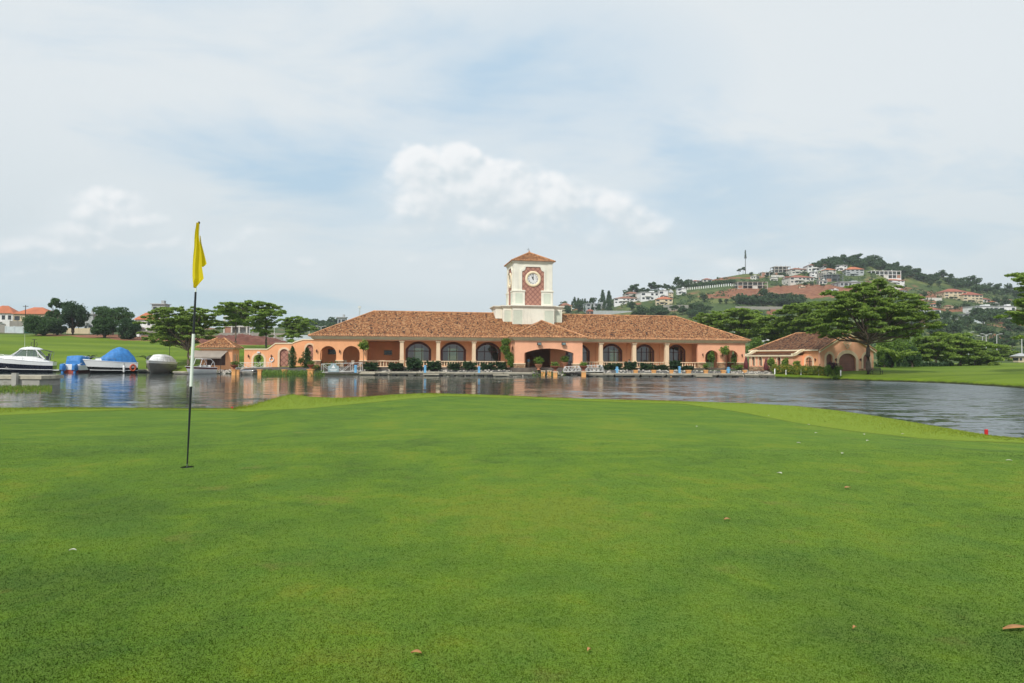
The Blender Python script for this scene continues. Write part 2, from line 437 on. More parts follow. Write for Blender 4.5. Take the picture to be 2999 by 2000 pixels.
def mat_land():
    mt, nt, b = new_mat('far_land'); p = pos(nt)
    A = lambda n: nt.node('ShaderNodeAttribute', attribute_name=n).outputs['Fac']
    dirt, lawn = A('dirt'), A('lawn')
    n1 = nt.noise(p, .035, 5, .6, .5); n2 = nt.noise(p, .35, 4, .65); n3 = nt.noise(p, 2.5, 4, .7)
    lw = nt.mix(nt.ss(nt.noise(nt.mul(p, (.02, .11, 0)), 1.0, 4, .55), .38, .62), (.112, .182, .012), (.180, .255, .018))
    lw = nt.mix(nt.lin(n3, .3, .75, 0, .45), lw, (.075, .130, .012))
    br = nt.mix(nt.lin(n2, .3, .7), (.045, .075, .024), (.090, .130, .040))
    br = nt.mix(nt.ss(n1, .47, .62), br, (.140, .165, .050))
    br = nt.mix(nt.m('MULTIPLY', nt.ss(nt.noise(p, .022, 4, .6), .58, .68), .8), br, (.28, .14, .075))
    g = nt.mix(lawn, br, lw)
    soil = nt.mix(nt.lin(nt.noise(nt.mul(p, (1, 1, 2.2)), .22, 6, .7, .6), .32, .68), (.155, .052, .030), (.36, .175, .10))
    soil = nt.mix(nt.m('MULTIPLY', nt.ss(nt.noise(p, .8, 5, .7), .56, .7), .6), soil, (.10, .12, .04))
    k = nt.ss(nt.m('ADD', dirt, nt.m('MULTIPLY', nt.m('SUBTRACT', nt.noise(p, .12, 6, .7, .6), .5), 1.7)), .46, .60)
    col = nt.mix(k, g, soil)
    dark = A('gravel')
    gr = nt.mix(nt.lin(nt.noise(p, 3.0, 4, .7), .35, .65), (.05, .052, .055), (.16, .15, .135))
    col = nt.mix(nt.ss(dark, .4, .6), col, gr)
    zz = nt.m('ADD', nt.sep(p)[2], nt.m('MULTIPLY', nt.m('SUBTRACT', nt.noise(p, 1.1, 4, .7), .5), .5))
    col = nt.mix(nt.m('SUBTRACT', 1, nt.ss(zz, .04, .36)), col, (.030, .032, .014))
    nt.put(b.inputs['Base Color'], col); b.inputs['Roughness'].default_value = .9; b.inputs['Specular IOR Level'].default_value = .15
    nt.put(b.inputs['Normal'], nt.bump(nt.m('ADD', n3, nt.m('MULTIPLY', n2, 2)), .6, .15))
    return mt
M['land'] = mat_land()
def mat_water():
    mt, nt, b = new_mat('pond_water'); p = pos(nt)
    b.inputs['Base Color'].default_value = (.032, .046, .044, 1)
    b.inputs['IOR'].default_value = 1.33
    x, y, z = nt.sep(p)[0:3]
    wob = nt.noise(p, .05, 3, .5)
    windy = nt.ss(nt.m('ADD', nt.m('MULTIPLY', x, .022), nt.m('MULTIPLY', nt.m('SUBTRACT', wob, .5), 1.3)), -.20, .95)
    a = nt.noise(nt.mul(p, (.42, 1.0, 1)), 1.0, 2, .5, .5, out=1)
    c = nt.noise(nt.mul(p, (.9, 2.0, 1)), 3.4, 3, .6, .2, out=1)
    near = nt.ss(y, 75, 16)
    nt.put(b.inputs['Roughness'], nt.m('ADD', .08, nt.m('MULTIPLY', nt.m('MULTIPLY', windy, nt.m('SUBTRACT', 1, near)), .15)))
    amp = nt.m('ADD', nt.m('MULTIPLY', windy, .50), nt.m('ADD', .075, nt.m('MULTIPLY', near, nt.m('ADD', .10, nt.m('MULTIPLY', windy, .45)))))
    s_ = nt.vm('ADD', nt.vm('MULTIPLY', nt.vm('SUBTRACT', a, (.5, .5, .5)), (.6, 1, 0)), nt.vm('MULTIPLY', nt.vm('SUBTRACT', c, (.5, .5, .5)), (.55, .75, 0)))
    n = nt.vm('ADD', nt.vm('MULTIPLY', s_, nt.comb(amp, amp, 0)), nt.comb(0, nt.m('MULTIPLY', windy, -.10), 1))
    nt.put(b.inputs['Normal'], nt.vm('NORMALIZE', n))
    return mt
M['water'] = mat_water()
def mat_tiles(name, dark=1.0, du=.23, dv=.32, tint=(1, 1, 1)):
    mt, nt, b = new_mat(name)
    uv = nt.node('ShaderNodeTexCoord').outputs['UV']
    u, v, _ = nt.sep(uv)[0:3]
    row = nt.m('FLOOR', nt.m('DIVIDE', v, dv)); colm = nt.m('FLOOR', nt.m('DIVIDE', u, du))
    r1 = nt.white(nt.comb(colm, row, 1.0)); r2 = nt.white(nt.comb(colm, row, 5.0))
    blot = nt.noise(uv, .35, 4, .65)
    k = nt.m('ADD', r1, nt.m('MULTIPLY', nt.m('SUBTRACT', blot, .5), .35))
    T = lambda c: tuple(a*t_*dark for a, t_ in zip(c, tint))
    col = nt.ramp(k, [(.0, T((.045, .024, .016))), (.13, T((.09, .038, .022))), (.23, T((.27, .105, .042))), (.5, T((.37, .155, .060))), (.75, T((.46, .215, .088))), (1., T((.58, .33, .16)))])
    wv = nt.m('SINE', nt.m('MULTIPLY', u, 2*math.pi/du))
    fv = nt.m('FRACT', nt.m('DIVIDE', v, dv))
    gap = nt.m('MULTIPLY', nt.ss(nt.m('ABSOLUTE', nt.m('SUBTRACT', nt.m('FRACT', nt.m('DIVIDE', u, du)), .5)), .33, .5), .55)
    col = nt.mix(gap, col, T((.10, .045, .022)))
    nt.put(b.inputs['Base Color'], col); b.inputs['Roughness'].default_value = .82; b.inputs['Specular IOR Level'].default_value = .25
    h = nt.m('ADD', nt.m('MULTIPLY', wv, .05), nt.m('MULTIPLY', nt.m('SUBTRACT', 1, fv), .04))
    nt.put(b.inputs['Normal'], nt.bump(nt.m('ADD', h, nt.m('MULTIPLY', r2, .03)), .9, 1.0))
    return mt
M['tiles'] = mat_tiles('clay_roof_tiles')
M['tiles_old'] = mat_tiles('weathered_roof_tiles', .5, tint=(.95, .95, 1.1))
M['tiles_new'] = mat_tiles('orange_roof_tiles', 1.05, .4, .5, (1.2, .85, .75))
def mat_stucco(name, c, streak=(.42, .2, .11), amt=.25):
    mt, nt, b = new_mat(name); co = obj_co(nt)
    n = nt.noise(co, .5, 5, .6); n2 = nt.noise(nt.mul(co, (2.2, 2.2, .22)), 1.0, 5, .65)
    col = nt.mix(nt.lin(n, .3, .7), tuple(a*.9 for a in c), tuple(min(1, a*1.08) for a in c))
    col = nt.mix(nt.m('MULTIPLY', nt.ss(n2, .5, .8), amt), col, streak)
    nt.put(b.inputs['Base Color'], col); b.inputs['Roughness'].default_value = .85; b.inputs['Specular IOR Level'].default_value = .2
    nt.put(b.inputs['Normal'], nt.bump(nt.noise(co, 14, 4), .15, .03))
    return mt
M['stucco'] = mat_stucco('peach_stucco', (.90, .435, .22))
M['stucco_pink'] = mat_stucco('pink_stucco', (.90, .46, .285))
M['stucco_in'] = mat_stucco('rust_inner_stucco', (.92, .46, .25), (.5, .22, .12))
M['cream'] = mat_stucco('cream_trim', (.82, .62, .42), (.4, .33, .22), .3)
M['beige'] = mat_stucco('beige_cornice', (.84, .72, .50), (.45, .38, .24), .35)
M['tower'] = mat_stucco('white_tower_render', (.82, .79, .68), (.42, .42, .32), .4)
M['tower_green'] = mat_stucco('pale_green_panel', (.62, .66, .55), (.42, .44, .36), .3)
M['white'] = simple('white_paint', (.78, .78, .77), .45, .06, dirt=(.5, .48, .42))
M['gel'] = simple('white_gelcoat', (.80, .80, .80), .22, .04, coat=.3)
M['navy'] = simple('navy_gelcoat', (.012, .014, .032), .18, .1, coat=.4)
M['black'] = simple('black_gelcoat', (.014, .014, .016), .25, .1)
M['greyhull'] = simple('grey_hull', (.16, .155, .145), .35, .12)
M['maroon'] = simple('maroon_paint', (.12, .025, .03), .35, .15)
M['redhull'] = simple('red_antifouling', (.35, .055, .03), .6, .2)
M['tarp'] = simple('blue_tarpaulin', (.035, .20, .52), .6, .22, 2.2, .5, 5)
M['blue'] = simple('pale_blue_plastic', (.17, .45, .72), .5, .12)
M['pvc'] = simple('smoke_window', (.03, .035, .04), .08, .1, spec=.8)
M['screen'] = simple('tinted_windscreen', (.16, .22, .21), .05, .2, spec=.9)
M['steel'] = simple('stainless_rail', (.6, .6, .6), .25, .05, metal=1)
M['dark'] = simple('dark_fitting', (.02, .02, .022), .6, .1)
M['concrete'] = simple('grey_concrete', (.36, .35, .31), .9, .15, 1.0, .3, 8, dirt=(.2, .19, .15))
M['dock'] = simple('dock_planks', (.44, .40, .31), .85, .22, .9, .3, 6, dirt=(.25, .22, .16))
M['dockside'] = simple('dock_float', (.20, .19, .16), .85, .3, .7, dirt=(.10, .10, .08))
M['orange'] = mat_stucco('orange_pillar_paint', (.76, .38, .14), (.35, .22, .1), .4)
M['terracotta'] = simple('terracotta_bowl', (.28, .085, .045), .75, .2)
M['terra'] = simple('terracotta_pot', (.46, .20, .11), .8, .2)
M['door'] = simple('brown_door', (.23, .085, .055), .6, .12)
M['frame'] = simple('dark_red_frame', (.10, .032, .022), .55, .15)
M['tv'] = simple('black_screen', (.008, .008, .012), .15, .05, spec=.6)
M['black_iron'] = simple('black_iron', (.03, .025, .022), .5, .1)
M['bark'] = simple('tree_bark', (.14, .105, .075), .9, .3, 3, .6, 14)
M['bark_d'] = simple('dark_bark', (.075, .055, .04), .9, .3, 3, .6, 14)
M['flagcloth'] = None
M['awning'] = simple('grey_awning', (.32, .275, .23), .85, .12, .8)
M['shutter'] = simple('brown_shutter', (.10, .05, .04), .7, .15)
M['rock'] = simple('pale_rock', (.50, .46, .40), .9, .4, .8, .5, 6)
M['liner'] = simple('black_pond_liner', (.045, .048, .055), .55, .3, .6, .5, 3)
M['red'] = simple('red_paint', (.55, .02, .025), .5, .1)
M['pole_w'] = simple('white_pole', (.78, .82, .76), .35, .04)
M['pole_b'] = simple('black_pole', (.014, .016, .02), .35, .1)
M['skin'] = simple('dark_skin', (.10, .055, .035), .6)
M['hwall'] = mat_stucco('pale_house_wall', (.60, .58, .53), (.35, .33, .28), .4)
M['hwhite'] = mat_stucco('white_house_wall', (.74, .74, .73), (.45, .44, .4), .3)
M['hcream'] = mat_stucco('cream_house_wall', (.62, .52, .36), (.35, .28, .2), .4)
M['hgrey'] = mat_stucco('grey_house_wall', (.40, .42, .42), (.25, .25, .24), .4)
M['hconc'] = mat_stucco('raw_concrete', (.50, .47, .42), (.30, .26, .22), .5)
M['hbrick'] = mat_stucco('raw_brickwork', (.38, .20, .14), (.22, .12, .08), .5)
M['hroof'] = simple('orange_roof_sheet', (.48, .15, .065), .7, .2, .25, dirt=(.30, .10, .05))
M['hroof_r'] = simple('red_roof_sheet', (.34, .10, .06), .7, .2, .25, dirt=(.22, .08, .05))
M['hroof_b'] = simple('brown_roof_sheet', (.30, .13, .08), .75, .25, .25, dirt=(.18, .09, .06))
M['hroof_g'] = simple('grey_roof_sheet', (.42, .43, .43), .6, .15, .25)
M['hglass'] = simple('house_window_glass', (.03, .035, .042), .12, .3, spec=.7)
M['fence'] = mat_stucco('block_wall', (.30, .285, .25), (.22, .21, .18), .5)
M['sheet'] = simple('corrugated_sheet', (.52, .58, .60), .5, .12, .8)
M['gsheet'] = simple('green_hoarding', (.03, .20, .13), .6, .2)
M['pyl'] = simple('grey_steel', (.16, .17, .18), .6, .1)
M['lamp'] = simple('pale_lamp_post', (.62, .64, .62), .5, .1)
def mat_stone():
    mt, nt, b = new_mat('rubble_stone'); co = obj_co(nt)
    c = nt.mul(co, (1, 1, 1.7))
    cell = nt.voro(c, 2.3, 'F1', 1); dist = nt.voro(c, 2.3, 'DISTANCE_TO_EDGE', 0)
    r_ = nt.sep(cell)[0]
    col = nt.ramp(r_, [(0, (.16, .085, .05)), (.35, (.30, .165, .085)), (.7, (.42, .27, .15)), (1, (.50, .36, .22))])
    col = nt.mix(nt.ss(dist, .06, .0), col, (.20, .15, .10))
    nt.put(b.inputs['Base Color'], col); b.inputs['Roughness'].default_value = .9
    nt.put(b.inputs['Normal'], nt.bump(nt.m('MINIMUM', dist, .15), .8, .3))
    return mt
M['stone'] = mat_stone()
def mat_lattice():
    mt, nt, b = new_mat('terracotta_lattice'); co = obj_co(nt)
    x, y, z = nt.sep(co)[0:3]
    h = nt.m('ADD', x, y)
    def lines(s_):
        a = nt.m('FRACT', nt.m('MULTIPLY', nt.m('ADD', nt.m('MULTIPLY', h, s_*1.0), nt.m('MULTIPLY', z, .95)), 1/.95))
        return nt.ss(nt.m('ABSOLUTE', nt.m('SUBTRACT', a, .5)), .36, .46)
    k = nt.m('MAXIMUM', lines(1), lines(-1))
    n = nt.noise(co, .9, 4)
    col = nt.mix(nt.lin(n, .3, .7), (.40, .19, .14), (.48, .24, .175))
    col = nt.mix(nt.m('MULTIPLY', k, .85), col, (.17, .065, .05))
    nt.put(b.inputs['Base Color'], col); b.inputs['Roughness'].default_value = .8
    nt.put(b.inputs['Normal'], nt.bump(k, -.5, .04))
    return mt
M['lattice'] = mat_lattice()
def mat_glass(name='window_glass', tint=(.02, .024, .026), clear=.45):
    mt, nt, b = new_mat(name)
    b.inputs['Base Color'].default_value = (*tint, 1); b.inputs['Roughness'].default_value = .03
    b.inputs['Specular IOR Level'].default_value = .6
    out = [n for n in mt.node_tree.nodes if n.type == 'OUTPUT_MATERIAL'][0]
    tr = nt.node('ShaderNodeBsdfTransparent'); tr.inputs[0].default_value = (.8, .85, .85, 1)
    fr = nt.node('ShaderNodeFresnel'); fr.inputs[0].default_value = 1.9
    gl = nt.node('ShaderNodeBsdfGlossy'); gl.inputs['Roughness'].default_value = .03; gl.inputs['Color'].default_value = (.95, .95, .95, 1)
    m1 = nt.node('ShaderNodeMixShader'); m1.inputs[0].default_value = clear
    nt.l.new(b.outputs[0], m1.inputs[1]); nt.l.new(tr.outputs[0], m1.inputs[2])
    m2 = nt.node('ShaderNodeMixShader'); nt.l.new(nt.m('ADD', nt.m('MULTIPLY', fr.outputs[0], .55), .035), m2.inputs[0])
    nt.l.new(m1.outputs[0], m2.inputs[1]); nt.l.new(gl.outputs[0], m2.inputs[2])
    nt.l.new(m2.outputs[0], out.inputs['Surface'])
    return mt
M['glass'] = mat_glass()
M['clear'] = mat_glass('boat_windscreen', (.10, .14, .14), .6)
def mat_cloth(name, c, dark, scale=6):
    mt, nt, b = new_mat(name); co = obj_co(nt)
    nt.put(b.inputs['Base Color'], nt.mix(nt.lin(nt.noise(co, scale, 3), .3, .7), dark, c)); b.inputs['Roughness'].default_value = .8
    out = [n for n in mt.node_tree.nodes if n.type == 'OUTPUT_MATERIAL'][0]
    tl = nt.node('ShaderNodeBsdfTranslucent'); tl.inputs[0].default_value = (*c, 1)
    mx = nt.node('ShaderNodeMixShader'); mx.inputs[0].default_value = .35
    nt.l.new(b.outputs[0], mx.inputs[1]); nt.l.new(tl.outputs[0], mx.inputs[2]); nt.l.new(mx.outputs[0], out.inputs['Surface'])
    return mt
M['flagcloth'] = mat_cloth('yellow_flag_cloth', (.84, .69, .012), (.74, .58, .008))
def mat_leaf(name, c1, c2, c3=None, sc=.35, trans=.36):
    """leaf colour differs from leaf to leaf (tint) and a little from clump to clump"""
    mt, nt, b = new_mat(name); co = obj_co(nt)
    ti = nt.node('ShaderNodeAttribute', attribute_name='tint').outputs['Fac']
    oi = nt.node('ShaderNodeObjectInfo').outputs['Random']
    n = nt.noise(co, sc, 3)
    k = nt.m('ADD', nt.m('MULTIPLY', ti, .55), nt.m('MULTIPLY', n, .45))
    col = nt.mix(nt.lin(k, .25, .75), c1, c2)
    if c3: col = nt.mix(nt.ss(ti, .86, .96), col, c3)
    col = nt.mix(nt.m('MULTIPLY', oi, .25), col, tuple(a*.6 for a in c1))
    nt.put(b.inputs['Base Color'], col); b.inputs['Roughness'].default_value = .6; b.inputs['Specular IOR Level'].default_value = .25
    out = [n_ for n_ in mt.node_tree.nodes if n_.type == 'OUTPUT_MATERIAL'][0]
    tl = nt.node('ShaderNodeBsdfTranslucent'); nt.put(tl.inputs[0], nt.mix(.5, col, c2))
    mx = nt.node('ShaderNodeMixShader'); mx.inputs[0].default_value = trans
    nt.l.new(b.outputs[0], mx.inputs[1]); nt.l.new(tl.outputs[0], mx.inputs[2]); nt.l.new(mx.outputs[0], out.inputs['Surface'])
    return mt
M['l_acacia'] = mat_leaf('acacia_leaves', (0.1373, 0.2296, 0.0407), (0.3396, 0.4673, 0.0828))
M['l_mango'] = mat_leaf('mango_leaves', (0.0415, 0.0967, 0.0302), (0.0967, 0.1798, 0.0527))
M['l_dark'] = mat_leaf('dark_leaves', (0.0337, 0.0778, 0.0337), (0.0847, 0.1495, 0.0588))
M['l_hill'] = mat_leaf('hill_leaves', (0.0405, 0.0870, 0.0382), (0.1020, 0.1658, 0.0615), sc=.15)
M['l_gard'] = mat_leaf('garden_leaves', (0.078, 0.150, 0.026), (0.221, 0.351, 0.058))
M['l_bright'] = mat_leaf('bright_leaves', (0.132, 0.220, 0.033), (0.286, 0.396, 0.066))
M['l_cycad'] = mat_leaf('cycad_fronds', (0.023, 0.055, 0.021), (0.052, 0.104, 0.034), trans=.15)
M['l_cypress'] = mat_leaf('cypress_leaves', (0.039, 0.093, 0.030), (0.090, 0.173, 0.045))
M['l_hedge'] = mat_leaf('hedge_leaves', (0.1105, 0.1755, 0.0234), (0.2860, 0.3510, 0.0520), (0.5850, 0.3380, 0.0390), sc=1.2)
M['l_purple'] = mat_leaf('purple_leaves', (0.045, 0.018, 0.035), (0.100, 0.035, 0.065))
M['l_flower'] = mat_leaf('flower_bed_leaves', (0.070, 0.130, 0.025), (0.150, 0.250, 0.045), (0.550, 0.080, 0.050), sc=1)
M['l_weed'] = mat_leaf('waterside_weeds', (0.090, 0.170, 0.020), (0.220, 0.330, 0.040), (0.300, 0.200, 0.060), sc=.8)
M['l_grass'] = mat_leaf('grass_blades', (0.150, 0.250, 0.015), (0.300, 0.400, 0.035), sc=1.5)
# ---------------------------------------------------------------- ground and water
def grid_mesh(name, V, attrs, mat, flip=False):
    """V: (rows, cols, 3)"""
    h, w = V.shape[:2]
    me = bpy.data.meshes.new(name)
    me.vertices.add(h*w); me.vertices.foreach_set('co', V.reshape(-1).astype(np.float32))
    i = np.arange(h-1)[:, None]*w + np.arange(w-1)[None]
    q = np.stack([i, i+1, i+w+1, i+w], -1).reshape(-1, 4)
    if flip: q = q[:, ::-1]
    me.loops.add(q.size); me.loops.foreach_set('vertex_index', q.reshape(-1).astype(np.int32))
    me.polygons.add(len(q)); me.polygons.foreach_set('loop_start', np.arange(0, q.size, 4, dtype=np.int32))
    me.polygons.foreach_set('use_smooth', np.ones(len(q), bool))
    for k, a in attrs.items():
        at = me.attributes.new(k, 'FLOAT', 'POINT'); at.data.foreach_set('value', a.reshape(-1).astype(np.float32))
    me.update(calc_edges=True)
    return link(name, me, mat)
def vnoise(x, y, s, seed):
    """smooth value noise"""
    g = np.random.default_rng(seed).random((257, 257))
    x, y = x*s+1000, y*s+1000
    xi, yi = np.floor(x).astype(int), np.floor(y).astype(int); fx, fy = x-xi, y-yi
    fx, fy = fx*fx*(3-2*fx), fy*fy*(3-2*fy)
    a = lambda i, j: g[(xi+i) % 257, (yi+j) % 257]
    return (a(0,0)*(1-fx)+a(1,0)*fx)*(1-fy)+(a(0,1)*(1-fx)+a(1,1)*fx)*fy - .5
def projn(x, y, z):
    d = np.stack([x-CAM.x, y-CAM.y, z-CAM.z], -1)
    w = d@np.array(_f); return PX0+F*(d@np.array(_r))/w, PY0-F*(d@np.array(_u))/w

# far land ------------------------------------------------------------
def zp(px, py, Y): return P(px, py, Y).z
COLS = {  # column -> (Y, z) below 230 m; a third entry True means the second is the picture height of the ground there
 -1500: [(126,-.8),(128,.35),(131,.6),(160,5),(205,9),(230,10)],
 0:    [(126,-.8),(128,.4),(131,.7),(160,1014,1),(185,995,1),(212,977,1),(230,972,1)],
 250:  [(125,-.8),(127,.4),(130,.7),(160,1020,1),(185,1001,1),(208,983,1),(230,977,1)],
 430:  [(124,-.8),(126,.4),(129,.7),(160,1024,1),(185,1007,1),(203,994,1),(230,982,1)],
 600:  [(119,-.8),(121,.5),(124,.8),(150,1034,1),(185,1012,1),(207,1000,1),(230,988,1)],
 750:  [(117,-.8),(119,.5),(122,.9),(150,1036,1),(185,1016,1),(210,1004,1),(230,998,1)],
 900:  [(115.5,-.8),(117.3,.6),(118.5,.93),(150,1040,1),(200,1014,1),(230,1006,1)],
 1100: [(117,-.8),(118.8,.65),(120,.93),(160,1.0),(230,1030,1)],
 1500: [(118.6,-.8),(120.4,.7),(121.6,.93),(165,1.1),(230,1030,1)],
 2000: [(119.5,-.8),(121.3,.7),(122.5,.93),(165,1.2),(230,1042,1)],
 2200: [(118.5,-.8),(120,.6),(122,.93),(160,1.3),(230,1045,1)],
 2300: [(112.5,-.8),(114,.5),(117,.9),(130,1.2),(160,1.5),(230,1047,1)],
 2550: [(97.5,-.8),(99,.42),(104,.9),(130,1.6),(160,1.9),(230,1050,1)],
 2750: [(90,-.8),(91.5,.42),(97,.85),(130,1.65),(152,1070,1),(230,1052,1)],
 2999: [(73.5,-.8),(75,.42),(81,.75),(110,1.7),(152,1064,1),(170,1061,1),(230,1056,1)],
 3300: [(60,-.8),(62,.4),(70,.8),(110,1.8),(152,1064,1),(230,1056,1)],
 4500: [(50,-.8),(52,.4),(60,.8),(110,1.8),(150,2.6),(230,3)]}
CREST = [(-1500,985),(0,964),(250,968),(430,962),(600,958),(750,960),(900,955),(1000,950),(1250,940),(1450,936),(1600,925),(1660,908),(1720,893),
         (1800,874),(1850,860),(1900,852),(1960,842),(2050,823),(2110,808),(2180,797),(2300,795),(2370,780),(2440,768),(2560,766),(2640,798),(2700,805),
         (2800,818),(2900,838),(2999,852),(3300,900),(3800,960),(4500,1000)]
YC = 650.0
def conv(px, L): return [(a[0], zp(px, a[1], a[0]) if len(a) == 3 else a[1]) for a in L]
_K = sorted(COLS); _C = {k: conv(k, COLS[k]) for k in _K}
# resample every control column on a common offset axis from the shore
OFF = np.concatenate([np.arange(0, 24, .75), np.arange(24, 80, 2.5), np.arange(80, 160, 4)])
_sh = np.array([_C[k][0][0] for k in _K])
_zn = np.array([np.interp(_C[k][0][0]+OFF, [a[0] for a in _C[k]], [a[1] for a in _C[k]]) for k in _K])
def shore(px): return np.interp(px, _K, _sh)
def near_z(px, Y):
    px = np.asarray(px, float); Y = np.asarray(Y, float); o = Y-shore(px)
    i = np.clip(np.searchsorted(_K, px)-1, 0, len(_K)-2); k0 = np.array(_K)[i]; k1 = np.array(_K)[i+1]; f = (px-k0)/(k1-k0)
    f = np.clip(f, 0, 1)
    oi = np.interp(o, OFF, np.arange(len(OFF))); a = np.clip(np.floor(oi).astype(int), 0, len(OFF)-2); g = oi-a
    z = lambda c: _zn[c, a]*(1-g)+_zn[c, a+1]*g
    return z(i)*(1-f)+z(i+1)*f
def land_z(px, Y):
    px = np.asarray(px, float); Y = np.asarray(Y, float)
    t = (px-PX0)/F
    zn_ = near_z(px, np.minimum(Y, 230)); z230 = near_z(px, np.full_like(px+Y, 230.))
    s230 = (z230-CAM.z)/230.
    cr = np.interp(px, [c[0] for c in CREST], [c[1] for c in CREST])
    scr = (1052+(px-1500)*math.tan(rol)-cr)/F*1.0
    k = np.clip((Y-230)/(YC-230), 0, 1)
    zh = CAM.z+(s230+(scr-s230)*k)*np.minimum(Y, YC)
    zc = CAM.z+scr*YC
    zb = zc+(4-zc)*np.clip((Y-YC)/500, 0, 1)**1.0
    z = np.where(Y <= 230, zn_, np.where(Y <= YC, zh, zb))
    x = t*Y
    amp = np.clip((Y-shore(px)-8)/60, 0, 1)
    return z + amp*(vnoise(x, Y, 1/22, 3)*.5) + np.clip((Y-260)/150, 0, 1)*np.clip((YC+150-Y)/200, 0, 1)*(vnoise(x, Y, 1/60, 5)*5+vnoise(x, Y, 1/25, 6)*2.2)
def on_land(px, Y):
    return Vector(((px-PX0)/F*Y, Y, float(land_z(px, Y))))
_YS = np.arange(60, 700, .5)
def land_at(px, py, y0=None):
    """the ground point that shows at picture position (px, py)"""
    Y = _YS[_YS > (y0 or float(shore(px))+1)]
    z = land_z(np.full_like(Y, px), Y)
    _, q = projn((px-PX0)/F*Y, Y, z)
    i = np.argmax(q <= py) if (q <= py).any() else int(np.argmin(q))
    return on_land(px, float(Y[i]))
def build_land():
    pxs = np.concatenate([np.arange(-1500, -100, 40), np.arange(-100, 3100, 7), np.arange(3100, 4501, 40)]).astype(float)
    off = np.concatenate([OFF, np.arange(160, 600, 6.5), np.arange(600, 1100, 40), np.array([1150])])
    Y = shore(pxs)[None]+off[:, None]; PX = np.broadcast_to(pxs[None], Y.shape)
    Z = land_z(PX, Y); X = (PX-PX0)/F*Y
    V = np.stack([X, Y, Z], -1); qx, qy = projn(X, Y, Z)
    lawn = np.where(((PX < 905) & (Y < 213)) | ((PX > 2255) & (Y < 168)), 1., 0.)
    D = np.zeros_like(Y)
    for cx, cy, a, b, k in [(2230,856,100,13,1),(2380,852,130,19,1),(2470,850,90,17,1),(2140,862,45,12,.9),(2725,868,34,14,1),(2055,815,90,8,.8),(2200,812,60,6,.6),
                        (1985,838,60,7,.6),(2262,914,16,8,1),(2915,988,16,9,1),(2955,996,18,6,1),(2985,947,60,6,1),(2620,846,50,9,.7),(2800,905,60,8,.7),(1960,905,50,7,.7),
                        (2100,868,60,8,.7),(1850,890,40,6,.5),(470,991,130,7,.9),(330,984,120,5,.9),(150,981,60,4,.6),(600,998,70,8,1),(720,1000,120,9,1),(1720,905,60,8,.5),(2680,806,30,6,.6)]:
        r2 = ((qx-cx)/a)**2+((qy-cy)/b)**2
        D = np.maximum(D, k*np.clip(1.25-.6*r2, 0, 1)*(Y > 170))
    G = np.where((PX > 640) & (PX < 2262) & (Y < shore(PX)+7), 1., 0.)
    o = grid_mesh('terrain', V, {'lawn': lawn, 'dirt': D, 'gravel': G}, M['land'])
    tag(o, kind='structure')
build_land()
g = MB().quad((-1450, -120, -1.5), (1450, -120, -1.5), (1450, 1400, -1.5), (-1450, 1400, -1.5)).build('ground', M['land']); tag(g, kind='structure')
w = MB().quad((-260, 2, 0), (260, 2, 0), (260, 135, 0), (-260, 135, 0)).build('water', M['water']); tag(w, kind='structure')

# the green -----------------------------------------------------------
EDGE = [(-400,1198,.95),(0,1196,.95),(300,1196.5,.95),(560,1199.5,.95),(690,1199,.95),(735,1191,1.0),(780,1177,1.1),(825,1163,1.2),(858,1157,1.25),(882,1160,1.25),
        (910,1164.5,1.25),(1000,1167.5,1.25),(1060,1165,1.27),(1150,1157.5,1.3),(1250,1153.5,1.3),(1400,1157,1.3),(1500,1161,1.28),(1600,1166,1.25),(1800,1172,1.2),(2000,1177,1.15),
        (2180,1182.5,1.12),(2320,1190.5,1.08),(2440,1203,1.05),(2560,1220,1.0),(2700,1244,.95),(2800,1262,.92),(2900,1279,.9),(2999,1288,.9),(3200,1304,.9),(3700,1335,.9)]
FRINGE = [(-400,1225),(0,1215),(200,1204),(400,1200.5),(560,1201.5),(690,1203),(800,1203),(900,1198),(1000,1185),(1090,1177),(1200,1166.5),(1300,1161),(1500,1166),(1600,1171),(1800,1178),(2000,1185),
          (2180,1210),(2340,1235),(2510,1260),(2700,1281),(2999,1299),(3200,1314),(3700,1345)]
HOLE = P(548, 1366, 6.0)
Z0 = HOLE.z-.004
def green_z(Y, Ye, ze):
    s = np.clip((Y-7)/np.maximum(Ye-7, .1), 0, 1)
    return Z0+(ze-Z0)*s
